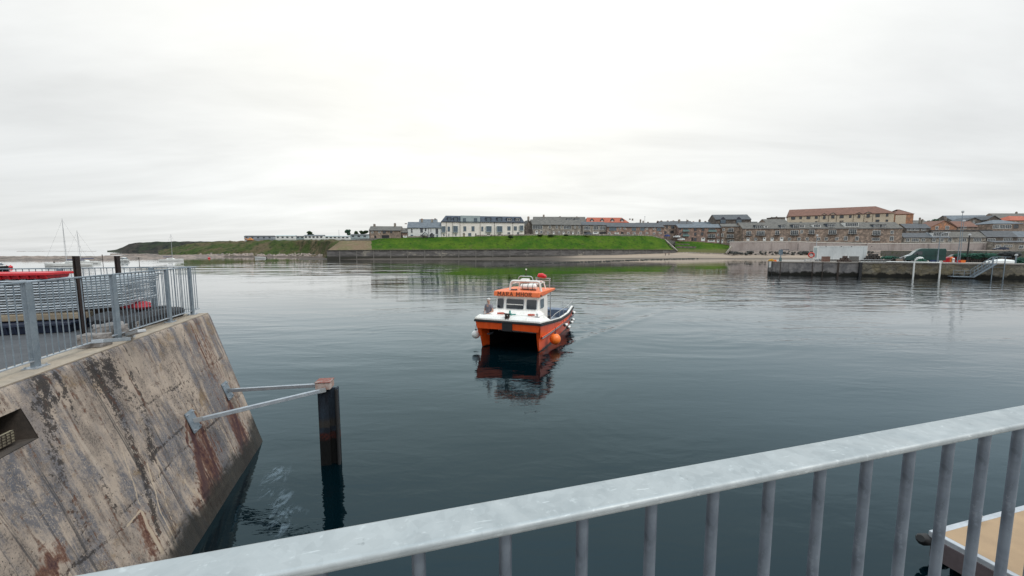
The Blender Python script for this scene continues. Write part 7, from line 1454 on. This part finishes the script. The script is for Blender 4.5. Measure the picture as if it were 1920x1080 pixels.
lamp(1528.5, 443, 6.6, 'slim lamp post at the left end of the white trailer', 0, .05, M['galv']); lamp(1812.5, 442, 7, 'black pole with a small top beyond the lamp posts', 0, .12, M['black'])
# gangway from the pier to the water
def gangway():
    v = -1.0; a0, z0 = PF.at(1864, 489.5, v); a1, z1 = PF.at(1822, 517.5, v); z1 = .35; r = empty('gangway', PF.loc(a0, 0, 0), PF.rz, 'galvanised gangway stair sloping down the right part of the pier', 'gangway'); dx = a1-a0; g = M['galv_blue']
    for y in (-1.6, -.6):
        m = MB(); m.beam((0, y, PT), (dx, y, z1), .08, .22); m.build('stringer', g, r); m = MB(); m.beam((0, y, PT+1.1), (dx, y, z1+1.1), .07, .07); m.beam((0, y, PT+1.1), (1.6, y, PT+1.1), .07, .07)
        for i in range(7): t = i/6; m.beam((dx*t, y, PT+(z1-PT)*t), (dx*t, y, PT+(z1-PT)*t+1.1), .05, .05, (1, 0, 0))
        m.beam((0, y, PT+.6), (dx, y, z1+.6), .035, .035); m.build('handrail', g, r)
    for i in range(12): t = (i+.5)/12; m = MB(); m.box(dx*t-.14, dx*t+.14, -1.56, -.64, PT+(z1-PT)*t-.02, PT+(z1-PT)*t+.02); m.build('tread', M['galv'], r)
    m = MB(); m.box(dx-2.7, dx, -1.7, -.3, z1-.12, z1); m.build('landing', g, r); m = MB()
    for x in (dx-2.65, dx-1.3, dx-.05): m.beam((x, -1.65, z1), (x, -1.65, z1+1), .05, .05, (1, 0, 0))
    m.beam((dx-2.65, -1.65, z1+1), (dx-.05, -1.65, z1+1), .05, .05); m.beam((dx-2.65, -1.65, z1+.5), (dx-.05, -1.65, z1+.5), .03, .03); m.build('landing_rail', g, r)
    m = MB()
    for x in (dx-2.5, dx-.1): m.beam((x, -1, -2), (x, -1, z1-.12), .16, .16, (1, 0, 0))
    m.build('landing_leg', M['darkwood'], r)
    m = MB()
    for x in (.15, 1.55):
        m.beam((x, -.55, -1.5), (x, -.55, PT+1.1), .1, .1, (1, 0, 0))
    for i in range(9): m.beam((.15, -.55, -.6+i*.36), (1.55, -.55, -.6+i*.36), .04, .04) if i % 8 == 7 else None
    m.build('tower_post', g, r)
gangway()
r = thing_at('upturned_dinghy', 1874, 2.2, 'white upturned dinghy lying on the pier by the gangway head', 'dinghy'); rings = []
for t in (0, .1, .3, .6, .9, 1): x = (t-.5)*3.4; b_ = .7*max(.06, math.sin(math.pi*(.08+.6*t))); hh = .72*max(.3, math.sin(math.pi*(.15+.6*t))); rings.append([(x, -b_, 0.02), (x, -b_*.8, hh*.6), (x, 0, hh), (x, b_*.8, hh*.6), (x, b_, .02)])
m = MB(); m.loft(rings); m.build('hull', M['white'], r, smooth=True); m = MB(); m.tube([(-1.2, 0, .6), (1.5, 0, .66)], .03, 6); m.build('keel', M['darkwood'], r)
lamp(1904, 480, 1.2, 'short round headed marker post at the right edge of the pier', 0, .06)
